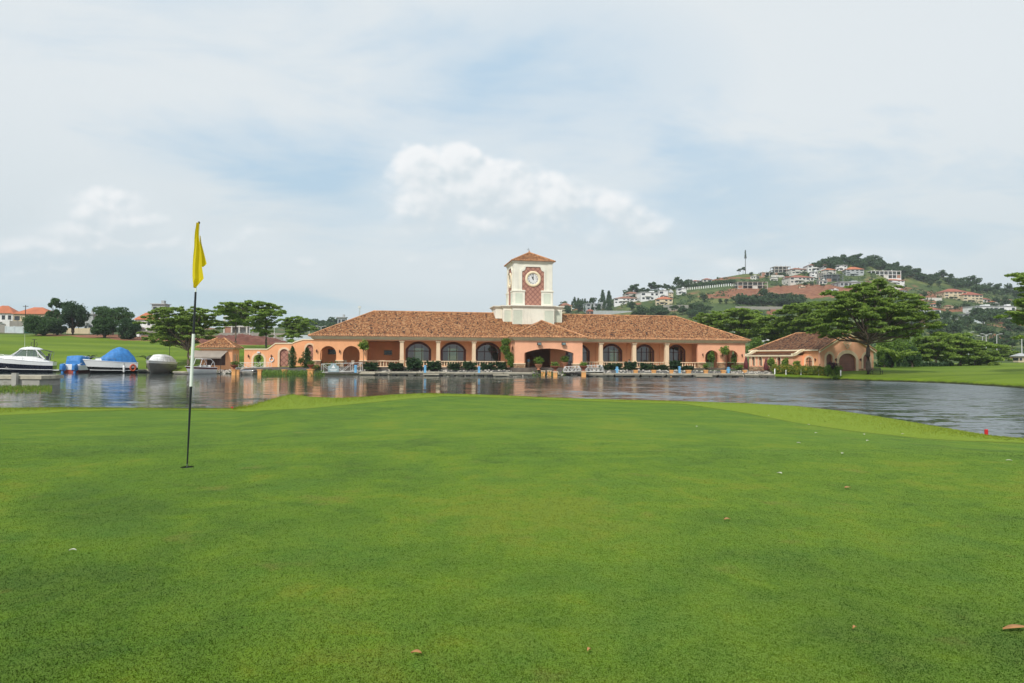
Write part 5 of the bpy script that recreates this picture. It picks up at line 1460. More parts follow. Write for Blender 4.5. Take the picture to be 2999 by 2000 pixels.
for i, (px, w, pb, pt, lab) in enumerate(PIL):
    b = DP(px, pb); ww = w*b.y/F/2; h = P(px, pt, b.y).z
    e = empty('masonry_pillar', (b.x, b.y+ww, 0), 0, lab, 'pillar', 'orange masonry pillars along the water')
    MB().box(-ww*.9, ww*.9, -ww*.9, ww*.9, -1.2, h-.2).build('shaft', M['orange'], e, .02); mb = MB(); mb.box(-ww, ww, -ww, ww, h-.2, h-.09); mb.box(-ww*1.15, ww*1.15, -ww*1.15, ww*1.15, h-.09, h); mb.build('cap', M['cream'] if i > 4 else M['orange'], e)
    if i in (0, 4, 7, 8): urn(Vector((b.x, b.y+ww, h)), 1.15 if i > 4 else 1.0, {0: 'red planted bowl on the leftmost orange pillar', 4: 'red planted bowl with bushy leaves, right of the weeds', 7: 'clay planted bowl before the porch arch', 8: 'clay planted bowl between two white gangways'}[i], 'l_flower' if i in (0, 4) else 'l_gard')
LOW = ['first', 'second', 'third', 'fourth', 'fifth', 'sixth', 'seventh']
for i, (px, w) in enumerate(((1861.5, 13), (1914.5, 13), (1966, 11), (2016, 15), (2067, 12), (2118, 13), (2181, 11))):
    y = DP(px, 1104).y+3.0; c = P(px, 1089, y); ww = w*y/F/2; gz = float(land_z(px, y)); h = P(px, 1083.5, y).z
    e = empty('masonry_block', (c.x, y, gz), 0, 'low orange capped block behind the right dock, %s from the left' % LOW[i], 'pillar', 'low orange blocks behind the right dock')
    MB().box(-ww*.85, ww*.85, -ww*.85, ww*.85, -.4, h-gz-.18).build('shaft', M['orange'], e); mb = MB(); mb.box(-ww, ww, -ww, ww, h-gz-.18, h-gz); mb.build('cap', M['orange'], e, .02)
# rocks of the revetment
def rocks():
    mb = MB(); ico = bmesh.new(); bmesh.ops.create_icosphere(ico, subdivisions=1, radius=1); V = [v.co.copy() for v in ico.verts]; Fc = [[v.index for v in f.verts] for f in ico.faces]; ico.free()
    def rock(p, s):
        k = Matrix.Rotation(rng.random()*6, 3, 'Z'); sc = Vector((s*rng.uniform(.7, 1.3), s*rng.uniform(.6, 1.1), s*rng.uniform(.4, .75)))
        mb.add([p+k@Vector([v[i]*sc[i]*(1+.25*rng.uniform(-1, 1)) for i in range(3)]) for v in V], Fc)
    for i in range(760):
        px = rng.uniform(1035, 2255) if rng.random() < .74 else rng.uniform(552, 720); Y = float(shore(px))+rng.choice([rng.uniform(.9, 2.4), rng.uniform(1.6, 4.6)])
        if 1500 < px < 1712 and Y > 121: continue
        rock(on_land(px, Y), rng.uniform(.10, .30))
    o = mb.build('rubble', M['rock']); tag(o, kind='stuff')
rocks()
# white posts, bench, stakes on the right bank
POST = ['at the hedge, far left of the five', 'at the hedge near its left end', 'before the middle of the hedge', 'before the right end of the hedge', 'alone on the lawn right of the hedge']
for i, (px, pt, pb) in enumerate(((2269, 1079, 1098), (2302, 1083, 1100), (2346, 1081, 1102), (2398, 1083, 1104), (2462, 1084, 1103))):
    y = float(shore(px))+1.6+.2*i; b = on_land(px, y); h = P(px, pt, y).z-b.z; r_ = 3.4*y/F/2
    mb = MB(); mb.tube([(b.x, y, b.z-.5), (b.x, y, b.z+h-.04), (b.x, y, b.z+h)], [r_, r_, r_*.6], 8)
    tag(mb.build('marker_post', M['white']), 'slim white post '+POST[i], 'post', 'white posts on the right bank')
def bench():
    b = on_land(2567, 103.6); e = empty('park_bench', b, R(8), 'black slatted bench beside the trunk of the big acacia', 'bench')
    for i in range(3): MB().box(-.95, .95, -.25+.17*i, -.12+.17*i, .43, .47).build('slat', M['black_iron'], e)
    for i in range(3): MB().prism([(-.95, .28+.03*i, .56+.15*i), (.95, .28+.03*i, .56+.15*i), (.95, .29+.03*i, .67+.15*i), (-.95, .29+.03*i, .67+.15*i)], (0, .03, 0)).build('slat', M['black_iron'], e)
    for x in (-.8, .8):
        mb = MB(); mb.box(x-.03, x+.03, -.26, -.2, 0, .43); mb.box(x-.03, x+.03, .2, .26, 0, .43); mb.box(x-.03, x+.03, -.26, .26, .39, .428); mb.tube([(x, .26, .4), (x, .37, 1.03)], .03, 5); mb.tube([(x, -.24, .43), (x, -.24, .64), (x, .28, .66)], .025, 5)
        mb.build('leg', M['black_iron'], e)
bench()
for px, pt, pb, lab, dy in ((2888.5, 1257, 1273, 'red marker stake on the bank at the right', .25), (679.5, 1191, 1201, 'red marker stake at the water near the green mound', .25)):
    d = ray(px, pb); t = d.x/d.y; ye = float(np.interp(t, GT, GY))+dy; b = P(px, pb, ye); w = (8.5 if px > 1000 else 5.5)*ye/F/2
    tp = P(px, pt, ye).z; mb = MB(); mb.box(b.x-w, b.x+w, b.y-w*.5, b.y+w*.5, -.5, tp-.01); mb.taper(b.x-w, b.x+w, b.y-w*.5, b.y+w*.5, tp-.01, tp, .6)
    tag(mb.build('hazard_stake', M['red']), lab, 'stake', 'red hazard stakes')
# small bits lying on the green: fallen leaves, pale petals
def litter():
    def leaf(px, py, L, W, yaw, mt, lab, grp):
        p = on_green(px, py); o = MB()
        n = 7; rows = []
        for i in range(n):
            u = i/(n-1); w = W*math.sin(math.pi*min(.98, max(.06, u)))**.8*.5; x = (u-.5)*L; z = .010+.006*math.sin(u*3)
            rows.append([(x, -w, z+.004), (x, 0, z), (x, w, z+.004)])
        o.grid(rows); ob = o.build('fallen_leaf', mt); ob.location = p; ob.rotation_euler = (0, 0, yaw); tag(ob, lab, 'leaf', grp)
        m_ = ob.modifiers.new('solid', 'SOLIDIFY'); m_.thickness = .001
    br = simple('dry_leaf', (.46, .22, .08), .8, .25, 30); wh = simple('pale_petal', (.75, .74, .62), .7, .1, 30)
    leaf(1219, 1924, .036, .020, -.15, br, 'curled tan leaf lying at the bottom centre-left of the green', 'dry leaves on the green')
    leaf(2975, 1850, .10, .03, .15, br, 'long tan leaf at the right edge of the green', 'dry leaves on the green')
    leaf(2503, 1849, .018, .012, .5, br, 'small tan leaf in the lower right of the green', 'dry leaves on the green')
    leaf(2483, 1433, .05, .04, .2, br, 'brown leaf on the right half of the green', 'dry leaves on the green')
    leaf(2130, 1527, .04, .03, .2, br, 'tan leaf right of the middle of the green', 'dry leaves on the green')
    leaf(1725, 1915, .016, .012, .8, br, 'tiny tan leaf right of the bottom centre', 'dry leaves on the green')
    leaf(213, 1619, .035, .010, .1, wh, 'white petal on the left of the green, nearest the flagstick', 'pale petals on the green')
    leaf(2955, 1352, .05, .02, -.5, wh, 'white petal far right on the green', 'pale petals on the green')
    PET = [(2246,1200,'on the collar'),(2251,1218,'on the collar'),(2290,1218,'on the collar'),(2041,1251,'on the green'),(2368,1245,'by the collar'),(2390,1270,'on the green'),(2530,1274,'by the collar'),(2339,1300,'on the green'),
           (2467,1331,'on the green'),(2283,1390,'on the green'),(2541,1293,'on the green'),(2578,1243,'on the collar'),(2644,1273,'by the collar'),(2222,1192,'on the collar'),(2242,1197,'on the collar')]
    for i, (px, py, w_) in enumerate(PET): leaf(px, py, .045, .03, i*1.3, wh, 'tiny white petal '+w_+' at the right', 'tiny petals '+w_+' at the right')
litter()
def rim_grass():
    """longer grass along the outer edge of the collar"""
    C, sz = [], []
    for i in range(26000):
        px = nr.uniform(-150, 3150); t = (px-PX0)/F; ye = np.interp(t, GT, GY); yf = np.interp(t, GT, GF); ze = np.interp(t, GT, GZ)
        k = nr.random()**.6; y = yf+.15+(ye+.25-yf)*k
        z = float(green_z(min(y, ye), max(ye, 8), ze))+.03-(max(0, y-ye)*.35)
        C.append((t*y, y, z)); sz.append((.022+.028*nr.random())*(2.3 if 690 < px < 900 and y > ye-2.2 else .7 if px > 1300 else 1))
    C = np.array(C); n = len(C); h = np.array(sz)*(.6+.9*nr.random(n)); a = nr.random(n)*6.283
    dx = np.stack([np.cos(a), np.sin(a), 0*a], 1)*.006; ln = nr.normal(size=(n, 3))*.35; ln[:, 2] = 1
    V = np.stack([C-dx, C+dx, C+ln*h[:, None]], 1).reshape(-1, 3)
    me = bpy.data.meshes.new('grass'); me.vertices.add(3*n); me.vertices.foreach_set('co', V.reshape(-1).astype(np.float32))
    me.loops.add(3*n); me.loops.foreach_set('vertex_index', np.arange(3*n, dtype=np.int32)); me.polygons.add(n); me.polygons.foreach_set('loop_start', np.arange(0, 3*n, 3, dtype=np.int32))
    at = me.attributes.new('tint', 'FLOAT', 'POINT'); at.data.foreach_set('value', np.repeat(nr.random(n), 3).astype(np.float32)); me.update(calc_edges=True)
    tag(link('grass', me, M['rim']), kind='stuff')
rim_grass()
def blades(C, h, w, lean, tint, mat):
    n = len(C); a = nr.random(n)*6.283; dx = np.stack([np.cos(a), np.sin(a), 0*a], 1)*(w[:, None]*.5)
    ln = nr.normal(size=(n, 3))*lean; ln[:, 2] = 1; ln /= np.linalg.norm(ln, axis=1)[:, None]
    V = np.stack([C-dx, C+dx, C+ln*h[:, None]], 1).reshape(-1, 3)
    me = bpy.data.meshes.new('grass'); me.vertices.add(3*n); me.vertices.foreach_set('co', V.reshape(-1).astype(np.float32))
    me.loops.add(3*n); me.loops.foreach_set('vertex_index', np.arange(3*n, dtype=np.int32)); me.polygons.add(n); me.polygons.foreach_set('loop_start', np.arange(0, 3*n, 3, dtype=np.int32))
    at = me.attributes.new('tint', 'FLOAT', 'POINT'); at.data.foreach_set('value', np.repeat(tint, 3).astype(np.float32)); me.update(calc_edges=True)
    tag(link('grass', me, mat), kind='stuff')
def near_grass(n=640000):
    """mown blades on the nearest metres of the green"""
    y = 1.7+9*nr.random(n)**1.9; y = y[nr.random(n) < 1-np.clip((y-3.2)/6, 0, 1)**.7]; n = len(y); x = (nr.random(n)*1.66-.83)*y
    ok = np.hypot(x-HOLE.x, y-HOLE.y) > .06; x, y = x[ok], y[ok]; n = len(x)
    i = np.clip(np.searchsorted(GT, x/y), 0, len(GT)-1); z = green_z(y, np.maximum(GY[i], 8), GZ[i])
    z = z+np.clip((GY[i]-y)/4, 0, 1)*np.clip((y-7)/6, 0, 1)*(vnoise(x, y, 1/7, 21)*.10+vnoise(x, y, 1/3, 22)*.03)
    h = (.0035+.004*nr.random(n))*(1+np.clip((y-3)/10, 0, .6)); blades(np.stack([x, y, z-.001], 1), h, .0022+.0018*nr.random(n)+.0004*y, .85, nr.random(n), M['blades'])
near_grass()
# old jetty and weeds in the left foreground
def jetty():
    b = PZ(60, 1129, 0); y = b.y; xr = P(121, 1100, y).x; top = P(60, 1100, y).z
    e = empty('concrete_jetty', (xr, y, 0), 0, 'old concrete jetty with wooden edge beam at the far left', 'jetty')
    MB().box(-16, 0, 0, 3.4, top-.34, top).build('deck', M['dock'], e); MB().box(-16, -.25, .12, 3.2, -1, top-.343).build('pier_wall', M['concrete'], e)
    q = P(48, 1092, y); pw = 14*y/F/2
    mb = MB(); mb.box(q.x-xr-pw, q.x-xr+pw, -.35, .1-.105, -1, P(48, 1092, y).z); mb.build('post', M['concrete'], e)
jetty()
def weeds(name, pts, hgt, mat='l_weed', sz=.5):
    C = np.array(pts); C[:, 2] += hgt*nr.random(len(C))**1.5
    A = nr.normal(size=(len(C), 3))*.45; A[:, 2] = 1
    tag(link(name, leaf_mesh(name, C, sz, 0, .16, axis=A), M[mat]), kind='stuff')
L = []
for i in range(3400):
    px = nr.uniform(-60, 152); k = math.sqrt(nr.random()); py = 1139+11.5*nr.normal()*.55*(1-.35*max(0, (px-60)/90)); q = PZ(px, min(max(py, 1126), 1153), 0); L.append((q.x, q.y, .0))
weeds('reeds', L, .10, sz=.26)
L = []
for i in range(3600):
    px = nr.choice([nr.uniform(766, 900), nr.uniform(905, 950), nr.uniform(1555, 1655)], p=[.70, .14, .16]); q = PZ(px, nr.uniform(1094, 1101), 0); L.append((q.x, q.y, 0.))
weeds('water_weeds', L, .75, 'l_gard', .6)

# ---------------------------------------------------------------- boats
def boat(name, bow, stern, B, Hb, Hs, label, low, up, knuckle=.55, stripe=None, group='boats moored along the far shore', flare=.75):
    """hull and deck lofted from stern to bow; returns the thing, its length and the deck function"""
    bow, stern = Vector((bow.x, bow.y, 0)), Vector((stern.x, stern.y, 0)); d = bow-stern; L = d.length
    e = empty(name, stern, math.atan2(d.y, d.x), label, 'boat', group)
    n = 22; st = []
    sheer = lambda s: Hs+(Hb-Hs)*s**1.6
    half = lambda s: B/2*(.92+.16*s-.08*s*s if s < .45 else (1-((s-.45)/.55)**2.4)*(.92+.16*.45-.08*.2)+.0)
    for i in range(n+1):
        s = i/n; b = max(.02, half(s)); z = sheer(s); x = L*s; rk = lambda zz: (zz/Hb)*.9*max(0, (s-.55)/.45)**1.5*Hb*.55-.3*max(0, (s-.6)/.4)**2
        pts = [(0, -.45*(1-s**3)), (b*.75*(1-.5*s**2), -.15+.35*s**2), (b*(.94-.16*s**2), z*.42), (b*(.98-.05*s**2), z*knuckle), (b, z)]
        st.append([(x+rk(p[1]), p[0], p[1]) for p in pts])
    def strip(a, b_, nm, mt, par=e):
        mb = MB()
        for sg in (1, -1):
            rows = [[(p[0], sg*p[1], p[2]) for p in r_[a:b_+1]] for r_ in st]
            if sg < 0: rows = [r_[::-1] for r_ in rows]
            mb.grid(rows)
        r0 = st[0][a:b_+1]; mb.poly([(p[0], p[1], p[2]) for p in r0]+[(p[0], -p[1], p[2]) for p in r0[::-1]])
        return mb.build(nm, mt, par)
    strip(0, 3, 'hull', low); strip(3, 4, 'topside', up)
    rail = MB()
    for sg in (1, -1): rail.tube([(r_[4][0], sg*r_[4][1], r_[4][2]-.02) for r_ in st], .05, 5)
    rail.build('rub_rail', M['gel'], e)
    if stripe:
        mb = MB()
        for sg in (1, -1): mb.tube([(r_[2][0]*1.0, sg*(r_[2][1]+.012), r_[2][2]*stripe) for r_ in st[:-1]], .06, 5)
        mb.build('stripe', M['gel'], e)
    rows = []
    for r_ in st: x, b, z = r_[4]; rows.append([(x, b*k, z+.10*(1-k*k)*min(1, B/2.5)) for k in np.linspace(-1, 1, 9)])
    MB().grid(rows).build('deck', up, e)
    def deck(s, k=0.0): i = min(n, max(0, int(round(s*n)))); x, b, z = st[i][4]; return Vector((x, b*k, z+.10*(1-k*k)))
    return e, L, deck, st
def shell(rows, nm, mt, e, caps_=True):
    mb = MB(); mb.grid(rows)
    if caps_: mb.poly(rows[0]); mb.poly(rows[-1][::-1])
    return mb.build(nm, mt, e)
def house_rows(L_, side=.97):
    """cross-sections (x, half width, base z, top z, crown) -> rows over the boat"""
    rows = []
    for x, b, z0, z1, t in L_:
        rows.append([(x, -b, z0), (x, -b*side, z0+(z1-z0)*.5), (x, -b*t, z1-.06), (x, -b*t*.5, z1), (x, 0, z1+.03), (x, b*t*.5, z1), (x, b*t, z1-.06), (x, b*side, z0+(z1-z0)*.5), (x, b, z0)])
    return rows
def guard_rail(e, st, s0, s1, h, n=22):
    mb = MB()
    for sg in (1, -1):
        ii = [i for i in range(n+1) if s0 <= i/n <= s1]; top = [(st[i][4][0], sg*st[i][4][1]*.93, st[i][4][2]+h) for i in ii]
        mb.tube(top, .022, 5)
        for q, i in enumerate(ii):
            if q % 3 == 0: mb.tube([(st[i][4][0], sg*st[i][4][1]*.93, st[i][4][2]), top[q]], .016, 4)
    return mb.build('bow_rail', M['steel'], e)
def cruiser():
    e, L, dk, st = boat('motor_cruiser', P(-38, 1090, 119.5), P(160, 1090, 123.5), 3.8, 2.95, 1.85, 'large motor cruiser with navy hull, white cabin and dark bimini at the left', M['navy'], M['gel'], .66, .62)
    # raised foredeck and cabin sides
    shell(house_rows([(L*.24, 1.6, 1.7, 2.75, .9), (L*.45, 1.6, 1.8, 2.85, .82), (L*.62, 1.4, 2.0, 2.95, .75), (L*.78, 1.0, 2.3, 2.95, .7), (L*.90, .5, 2.5, 2.85, .6)]), 'cabin', M['gel'], e)
    shell(house_rows([(L*.06, 1.5, 1.6, 2.0, .95), (L*.14, 1.55, 1.6, 2.35, .95), (L*.25, 1.6, 1.6, 2.74, .95)]), 'coaming', M['gel'], e)
    ws = [[(L*.22, -1.48, 2.74), (L*.62, -1.12, 2.88), (L*.67, 0, 2.95), (L*.62, 1.12, 2.88), (L*.22, 1.48, 2.74)], [(L*.26, -1.3, 4.08), (L*.50, -.95, 4.08), (L*.515, 0, 4.1), (L*.50, .95, 4.08), (L*.26, 1.3, 4.08)]]
    g = MB(); g.grid(ws, False); g = g.build('windscreen', M['clear'], e)
    fr = MB()
    for k in range(5): fr.tube([ws[0][k], ws[1][k]], .05, 5)
    fr.tube(ws[0], .05, 5); fr.tube([(L*.40, -1.32, 2.82), (L*.40, -1.12, 4.08)], .04, 5); fr.tube([(L*.40, 1.32, 2.82), (L*.40, 1.12, 4.08)], .04, 5)
    fr.build('frame', M['gel'], g)
    shell(house_rows([(L*.18, 1.0, 3.95, 4.12, .9), (L*.24, 1.42, 4.0, 4.38, .85), (L*.38, 1.42, 4.05, 4.52, .78), (L*.48, 1.2, 4.05, 4.42, .72), (L*.53, .8, 4.05, 4.15, .7)]), 'hardtop', M['gel'], e)
    sr = MB()
    for sg in (1, -1): sr.tube([(L*.13, sg*1.5, 2.35), (L*.2, sg*1.45, 3.1), (L*.27, sg*1.3, 4.1)], [.16, .13, .10], 6)
    sr.build('arch', M['gel'], e)
    bm_ = MB(); bm_.grid([[(L*(.20-.165*u), w, 4.08-.45*u**1.6+.05*math.cos(w)) for w in (-1.25, -.6, 0, .6, 1.25)] for u in np.linspace(0, 1, 7)])
    o = bm_.build('bimini', M['dark'], e); o.modifiers.new('s', 'SOLIDIFY').thickness = .06
    pl = MB()
    for sg in (1, -1): pl.tube([(L*.035, sg*1.2, 3.63), (L*.06, sg*1.35, 2.2)], .03, 5)
    pl.build('bimini_pole', M['steel'], e)
    MB().box(-.9, .15, -1.5, 1.5, .35, .5).build('swim_platform', M['gel'], e)
    for y in (-.55, .55): mb = MB(); mb.box(L*.075, L*.12, y-.38, y+.38, 2.2, 2.95); mb.box(L*.07, L*.09, y-.38, y+.38, 2.9, 3.4); mb.build('seat', M['navy'], e, .05)
    MB().lathe([(0, 0), (.10, 0), (.30, .06), (.30, .16), (.1, .22), (0, .22)], (L*.36, .2, 4.38), 14).build('radar_dome', M['gel'], e)
    MB().lathe([(0, 0), (.08, 0), (.10, .2), (0, .26)], (L*.43, -.4, 4.34), 10).build('light', M['gel'], e)
    MB().tube([(L*.48, -1.0, 4.2), (L*.485, -1.0, 6.9)], [.025, .012], 5).build('antenna', M['gel'], e)
    mb = MB()
    for s in (.42, .55, .68):
        for sg in (1, -1):
            q = dk(s, 1.0); mb.lathe([(0, -.02), (.16, -.02), (.16, .02), (0, .02)], (0, 0, 0), 12)
            for i in range(len(mb.v)-48, len(mb.v)): x, y, z = mb.v[i]; mb.v[i] = (q.x+x*1.5, sg*(q.y-.06+z*.6), q.z-.55+y)
    guard_rail(e, st, .45, 1, .62)
    mb = MB(); mb.prism([(L*.30, 1.72, 1.45), (L*.34, 1.72, 1.45), (L*.345, 1.72, 1.6), (L*.305, 1.72, 1.6)], (0, .02, 0)); mb.prism([(L*.30, -1.74, 1.45), (L*.34, -1.74, 1.45), (L*.345, -1.74, 1.6), (L*.305, -1.74, 1.6)], (0, .02, 0)); mb.build_split('emblem', M['gel'], e)
cruiser()
def canopy(e, rows, nm, mt, wr=.05):
    mb = MB(); q = [[(x, y+wr*math.sin(i*2.1+j*1.3), z+wr*.6*math.sin(i*1.7+j*2.3)) for j, (x, y, z) in enumerate(r_)] for i, r_ in enumerate(rows)]
    mb.grid(q); mb.poly(q[0]); mb.poly(q[-1][::-1]); return mb.build(nm, mt, e)
def dense_rows(L_, n=14):
    a = np.array(L_); xs = np.linspace(0, len(a)-1, n); return [tuple(np.interp(x, np.arange(len(a)), a[:, k]) for k in range(5)) for x in xs]
def far_left_boat():
    e, L, dk, st = boat('motor_boat', P(46, 1085, 131), P(-120, 1085, 133), 3.2, 2.0, 1.7, 'white boat with blue side window cut by the left picture edge', M['gel'], M['gel'])
    shell(house_rows([(L*.2, 1.4, 1.6, 3.2, .8), (L*.5, 1.4, 1.7, 3.35, .75), (L*.7, 1.2, 1.8, 2.9, .7), (L*.9, .5, 1.9, 2.1, .6)]), 'cabin', M['gel'], e)
    for sg in (1, -1): MB().prism([(L*.35, sg*1.40, 2.1), (L*.72, sg*1.18, 2.15), (L*.66, sg*1.12, 2.6), (L*.52, sg*1.28, 2.95), (L*.35, sg*1.36, 2.95)], (0, sg*.04, 0)).build('window', M['navy'], e)
    canopy(e, house_rows(dense_rows([(L*.1, 1.3, 1.7, 2.9, .8), (L*.22, 1.35, 1.7, 3.0, .8)], 5)), 'cover', M['tarp'], .03)
    guard_rail(e, st, .5, 1, .6)
far_left_boat()
def outboard_boat():
    e, L, dk, st = boat('outboard_boat', P(274, 1090, 127.5), P(206, 1090, 120.5), 3.4, 1.65, 1.3, 'white boat with blue cover and two blue-wrapped outboard engines', M['redhull'], M['gel'], .35)
    canopy(e, house_rows(dense_rows([(.7, 1.3, 1.0, 2.1, .9), (1.0, 1.38, 1.0, 2.95, .88), (L*.30, 1.42, 1.0, 3.05, .9), (L*.5, 1.40, 1.1, 2.95, .9), (L*.56, 1.3, 1.1, 1.8, .9)], 16)), 'cover', M['tarp'], .05)
    for y in (-1.05, 1.05):
        en = canopy(e, house_rows(dense_rows([(-.95, .22, .55, 1.25, .8), (-.75, .36, .35, 1.55, .85), (-.3, .38, .4, 1.6, .85), (-.05, .30, .6, 1.3, .8)], 10)), 'outboard_engine', M['tarp'], .04)
        for v in en.data.vertices: v.co.y += y
        lg = MB(); lg.box(-.65, -.3, y-.16, y+.16, -.5, .45); lg.build('engine_leg', M['tarp'], en)
    mb = MB(); mb.box(.05, .35, -1.5, 1.5, 1.0, 1.5); mb.build('transom_seat', M['gel'], e, .06)
    mb = MB()
    for sg in (1, -1): mb.tube([(.3, sg*1.45, 1.0), (.35, sg*1.45, 1.6), (.9, sg*1.45, 1.7)], .05, 5)
    mb.build_split('stern_rail', M['gel'], e)
    guard_rail(e, st, .5, .98, .5)
outboard_boat()
def sport_boat():
    e, L, dk, st = boat('sport_boat', P(259, 1090, 117.5), P(397, 1090, 122.5), 3.3, 2.35, 1.85, 'white sport boat with black lower hull and tall blue canopy', M['black'], M['gel'], .50, .6)
    shell(house_rows([(L*.30, 1.35, 1.7, 2.35, .85), (L*.5, 1.35, 1.8, 2.6, .8), (L*.68, 1.1, 1.9, 2.62, .72), (L*.86, .6, 2.1, 2.5, .65)]), 'cabin', M['gel'], e)
    canopy(e, house_rows(dense_rows([(L*.02, 1.3, 1.8, 2.1, .9), (L*.07, 1.45, 1.8, 2.9, .8), (L*.20, 1.5, 1.8, 4.1, .66), (L*.36, 1.48, 1.9, 4.6, .58), (L*.50, 1.38, 2.0, 4.15, .52), (L*.64, 1.25, 2.1, 3.3, .5), (L*.76, .95, 2.2, 2.65, .5)], 22)), 'canopy', M['tarp'], .06)
    guard_rail(e, st, .5, 1, .55)
    sg = 1 if (Matrix.Rotation(e.rotation_euler.z, 3, 'Z') @ Vector((0, 1, 0))).y < 0 else -1
    q = dk(.16, 1.0); f = empty('fender', e.matrix_basis @ Vector((L*.31, sg*1.62, .1)), 0, 'white sausage fender on the side of the blue-canopied boat', 'fender')
    MB().lathe([(0, 0), (.15, .06), (.17, .2), (.17, 1.0), (.15, 1.15), (.04, 1.22), (.04, 1.3), (0, 1.3)], n=12).build('bladder', M['gel'], f); MB().tube([(0, 0, 1.28), (0, .05, 1.7)], .025, 5).build('rope', M['dark'], f)
    c = e.matrix_basis @ Vector((L*.115, sg*1.63, .95)); rows = [[((.40+.13*math.cos(p))*math.cos(w), .13*math.sin(p), (.52+.13*math.cos(p))*math.sin(w)) for w in np.linspace(0, 6.2832, 25)[:-1]] for p in np.linspace(0, 6.2832, 9)]
    o = MB().grid(rows, True, True).build('life_ring', M['ringred']); o.location = c; o.rotation_euler = (0, 0, e.rotation_euler.z); tag(o, 'orange life ring hanging at the stern of the blue-canopied boat', 'life ring')
M['ringred'] = simple('orange_ring', (.55, .10, .04), .6, .2, 4)
sport_boat()
def grey_boat():
    c = P(440, 1090, 117); s = Vector((c.x-1.6, 126.0, 0))
    e, L, dk, st = boat('cabin_boat', c, s, 3.7, 2.25, 1.9, 'grey-hulled boat, bow on, under a white cover', M['greyhull'], M['gel'], .82)
    canopy(e, house_rows(dense_rows([(L*.02, 1.7, 1.85, 2.3, .9), (L*.12, 1.8, 1.85, 3.1, .52), (L*.4, 1.75, 1.9, 3.35, .50), (L*.62, 1.5, 2.0, 3.3, .50), (L*.72, 1.2, 2.1, 2.7, .6), (L*.93, .4, 2.2, 2.4, .5)], 20), .82), 'cover', M['coverwhite'], .035)
    guard_rail(e, st, .45, 1, .75)
    MB().lathe([(0, 0), (.14, 0), (.16, .3), (0, .36)], (L*.99, 0, 1.6), 8).build('anchor_roller', M['steel'], e)
    mb = MB()
    for s_ in (.30, .42): q = dk(s_, 1); mb.lathe([(0, -.03), (.17, -.03), (.17, .03), (0, .03)], (q.x, q.y*1.0, 1.25), 10)
    mb.build_split('porthole', M['dark'], e)
M['coverwhite'] = simple('white_boat_cover', (.76, .76, .74), .8, .15, 1.2, .5, 4)
grey_boat()
def bowrider():
    e, L, dk, st = boat('bowrider_boat', P(548, 1090, 114.5), P(622, 1091, 119.0), 2.6, 1.35, 1.1, 'small white and maroon bowrider with a white wake tower', M['gel'], M['maroon'], .72)
    mb = MB(); mb.grid([[(L*.30, -.95, .9), (L*.58, -.7, .95), (L*.64, 0, .98), (L*.58, .7, .95), (L*.30, .95, .9)], [(L*.30, -.85, 1.5), (L*.50, -.6, 1.55), (L*.54, 0, 1.55), (L*.50, .6, 1.55), (L*.30, .85, 1.5)]], False); mb.build('windscreen', M['clear'], e)
    tw = MB()
    for sg in (1, -1): tw.tube([(L*.05, sg*1.0, .9), (L*.10, sg*.95, 2.0), (L*.22, sg*.9, 2.55), (L*.55, sg*.85, 2.6), (L*.66, sg*.85, 1.0)], .05, 6); tw.tube([(L*.28, sg*.95, .95), (L*.12, sg*.92, 2.2)], .035, 5)
    tw.tube([(L*.22, -.9, 2.55), (L*.22, .9, 2.55)], .05, 6); tw.tube([(L*.55, -.85, 2.6), (L*.55, .85, 2.6)], .05, 6); tw.build('wake_tower', M['gel'], e)
    for y in (-.5, .5): mb = MB(); mb.box(L*.22, L*.34, y-.32, y+.32, .75, 1.1); mb.box(L*.2, L*.235, y-.32, y+.32, 1.0, 1.5); mb.build('seat', M['gel'], e, .05)
    sc = shell(house_rows([(L*.64, .75, .85, 1.05, .9), (L*.8, .55, .95, 1.2, .8), (L*.95, .2, 1.0, 1.08, .7)]), 'bow_cushion', M['gel'], e)
bowrider()
# open green skiff on the weeds
def skiff():
    e, L, dk, st = boat('rowing_skiff', P(742, 1095, 112), P(702, 1095, 114), 1.5, .75, .6, 'small grey skiff moored between the two left orange pillars', M['concrete'], M['concrete'], .6)
    canopy(e, house_rows(dense_rows([(.2, .6, .55, .8, .8), (L*.5, .6, .6, 1.0, .7), (L*.85, .3, .65, .8, .7)], 8)), 'cover', M['liner'], .03)
skiff()

# ---------------------------------------------------------------- people and furniture on the terrace
def person_mat(nm, stops):
    mt, nt, b = new_mat(nm); z = nt.sep(obj_co(nt))[2]
    nt.put(b.inputs['Base Color'], nt.ramp(nt.m('DIVIDE', z, 2.0), stops, 'CONSTANT')); b.inputs['Roughness'].default_value = .8; return mt
def figure(name, J, E, mat, loc, yaw, label):
    """one continuous body grown from a skeleton of joints (x, y, z, radius)"""
    e = empty(name, loc, yaw, label, 'person'); me = bpy.data.meshes.new('body'); k = list(J)
    me.from_pydata([J[j][:3] for j in k], [(k.index(a), k.index(b)) for a, b in E], []); o = link('body', me, mat, e)
    md = o.modifiers.new('skin', 'SKIN'); sv = me.skin_vertices[0].data
    for i, j in enumerate(k): r_ = J[j][3]; sv[i].radius = r_ if isinstance(r_, tuple) else (r_, r_)
    sv[0].use_root = True
    su = o.modifiers.new('sub', 'SUBSURF'); su.levels = su.render_levels = 2
    return e
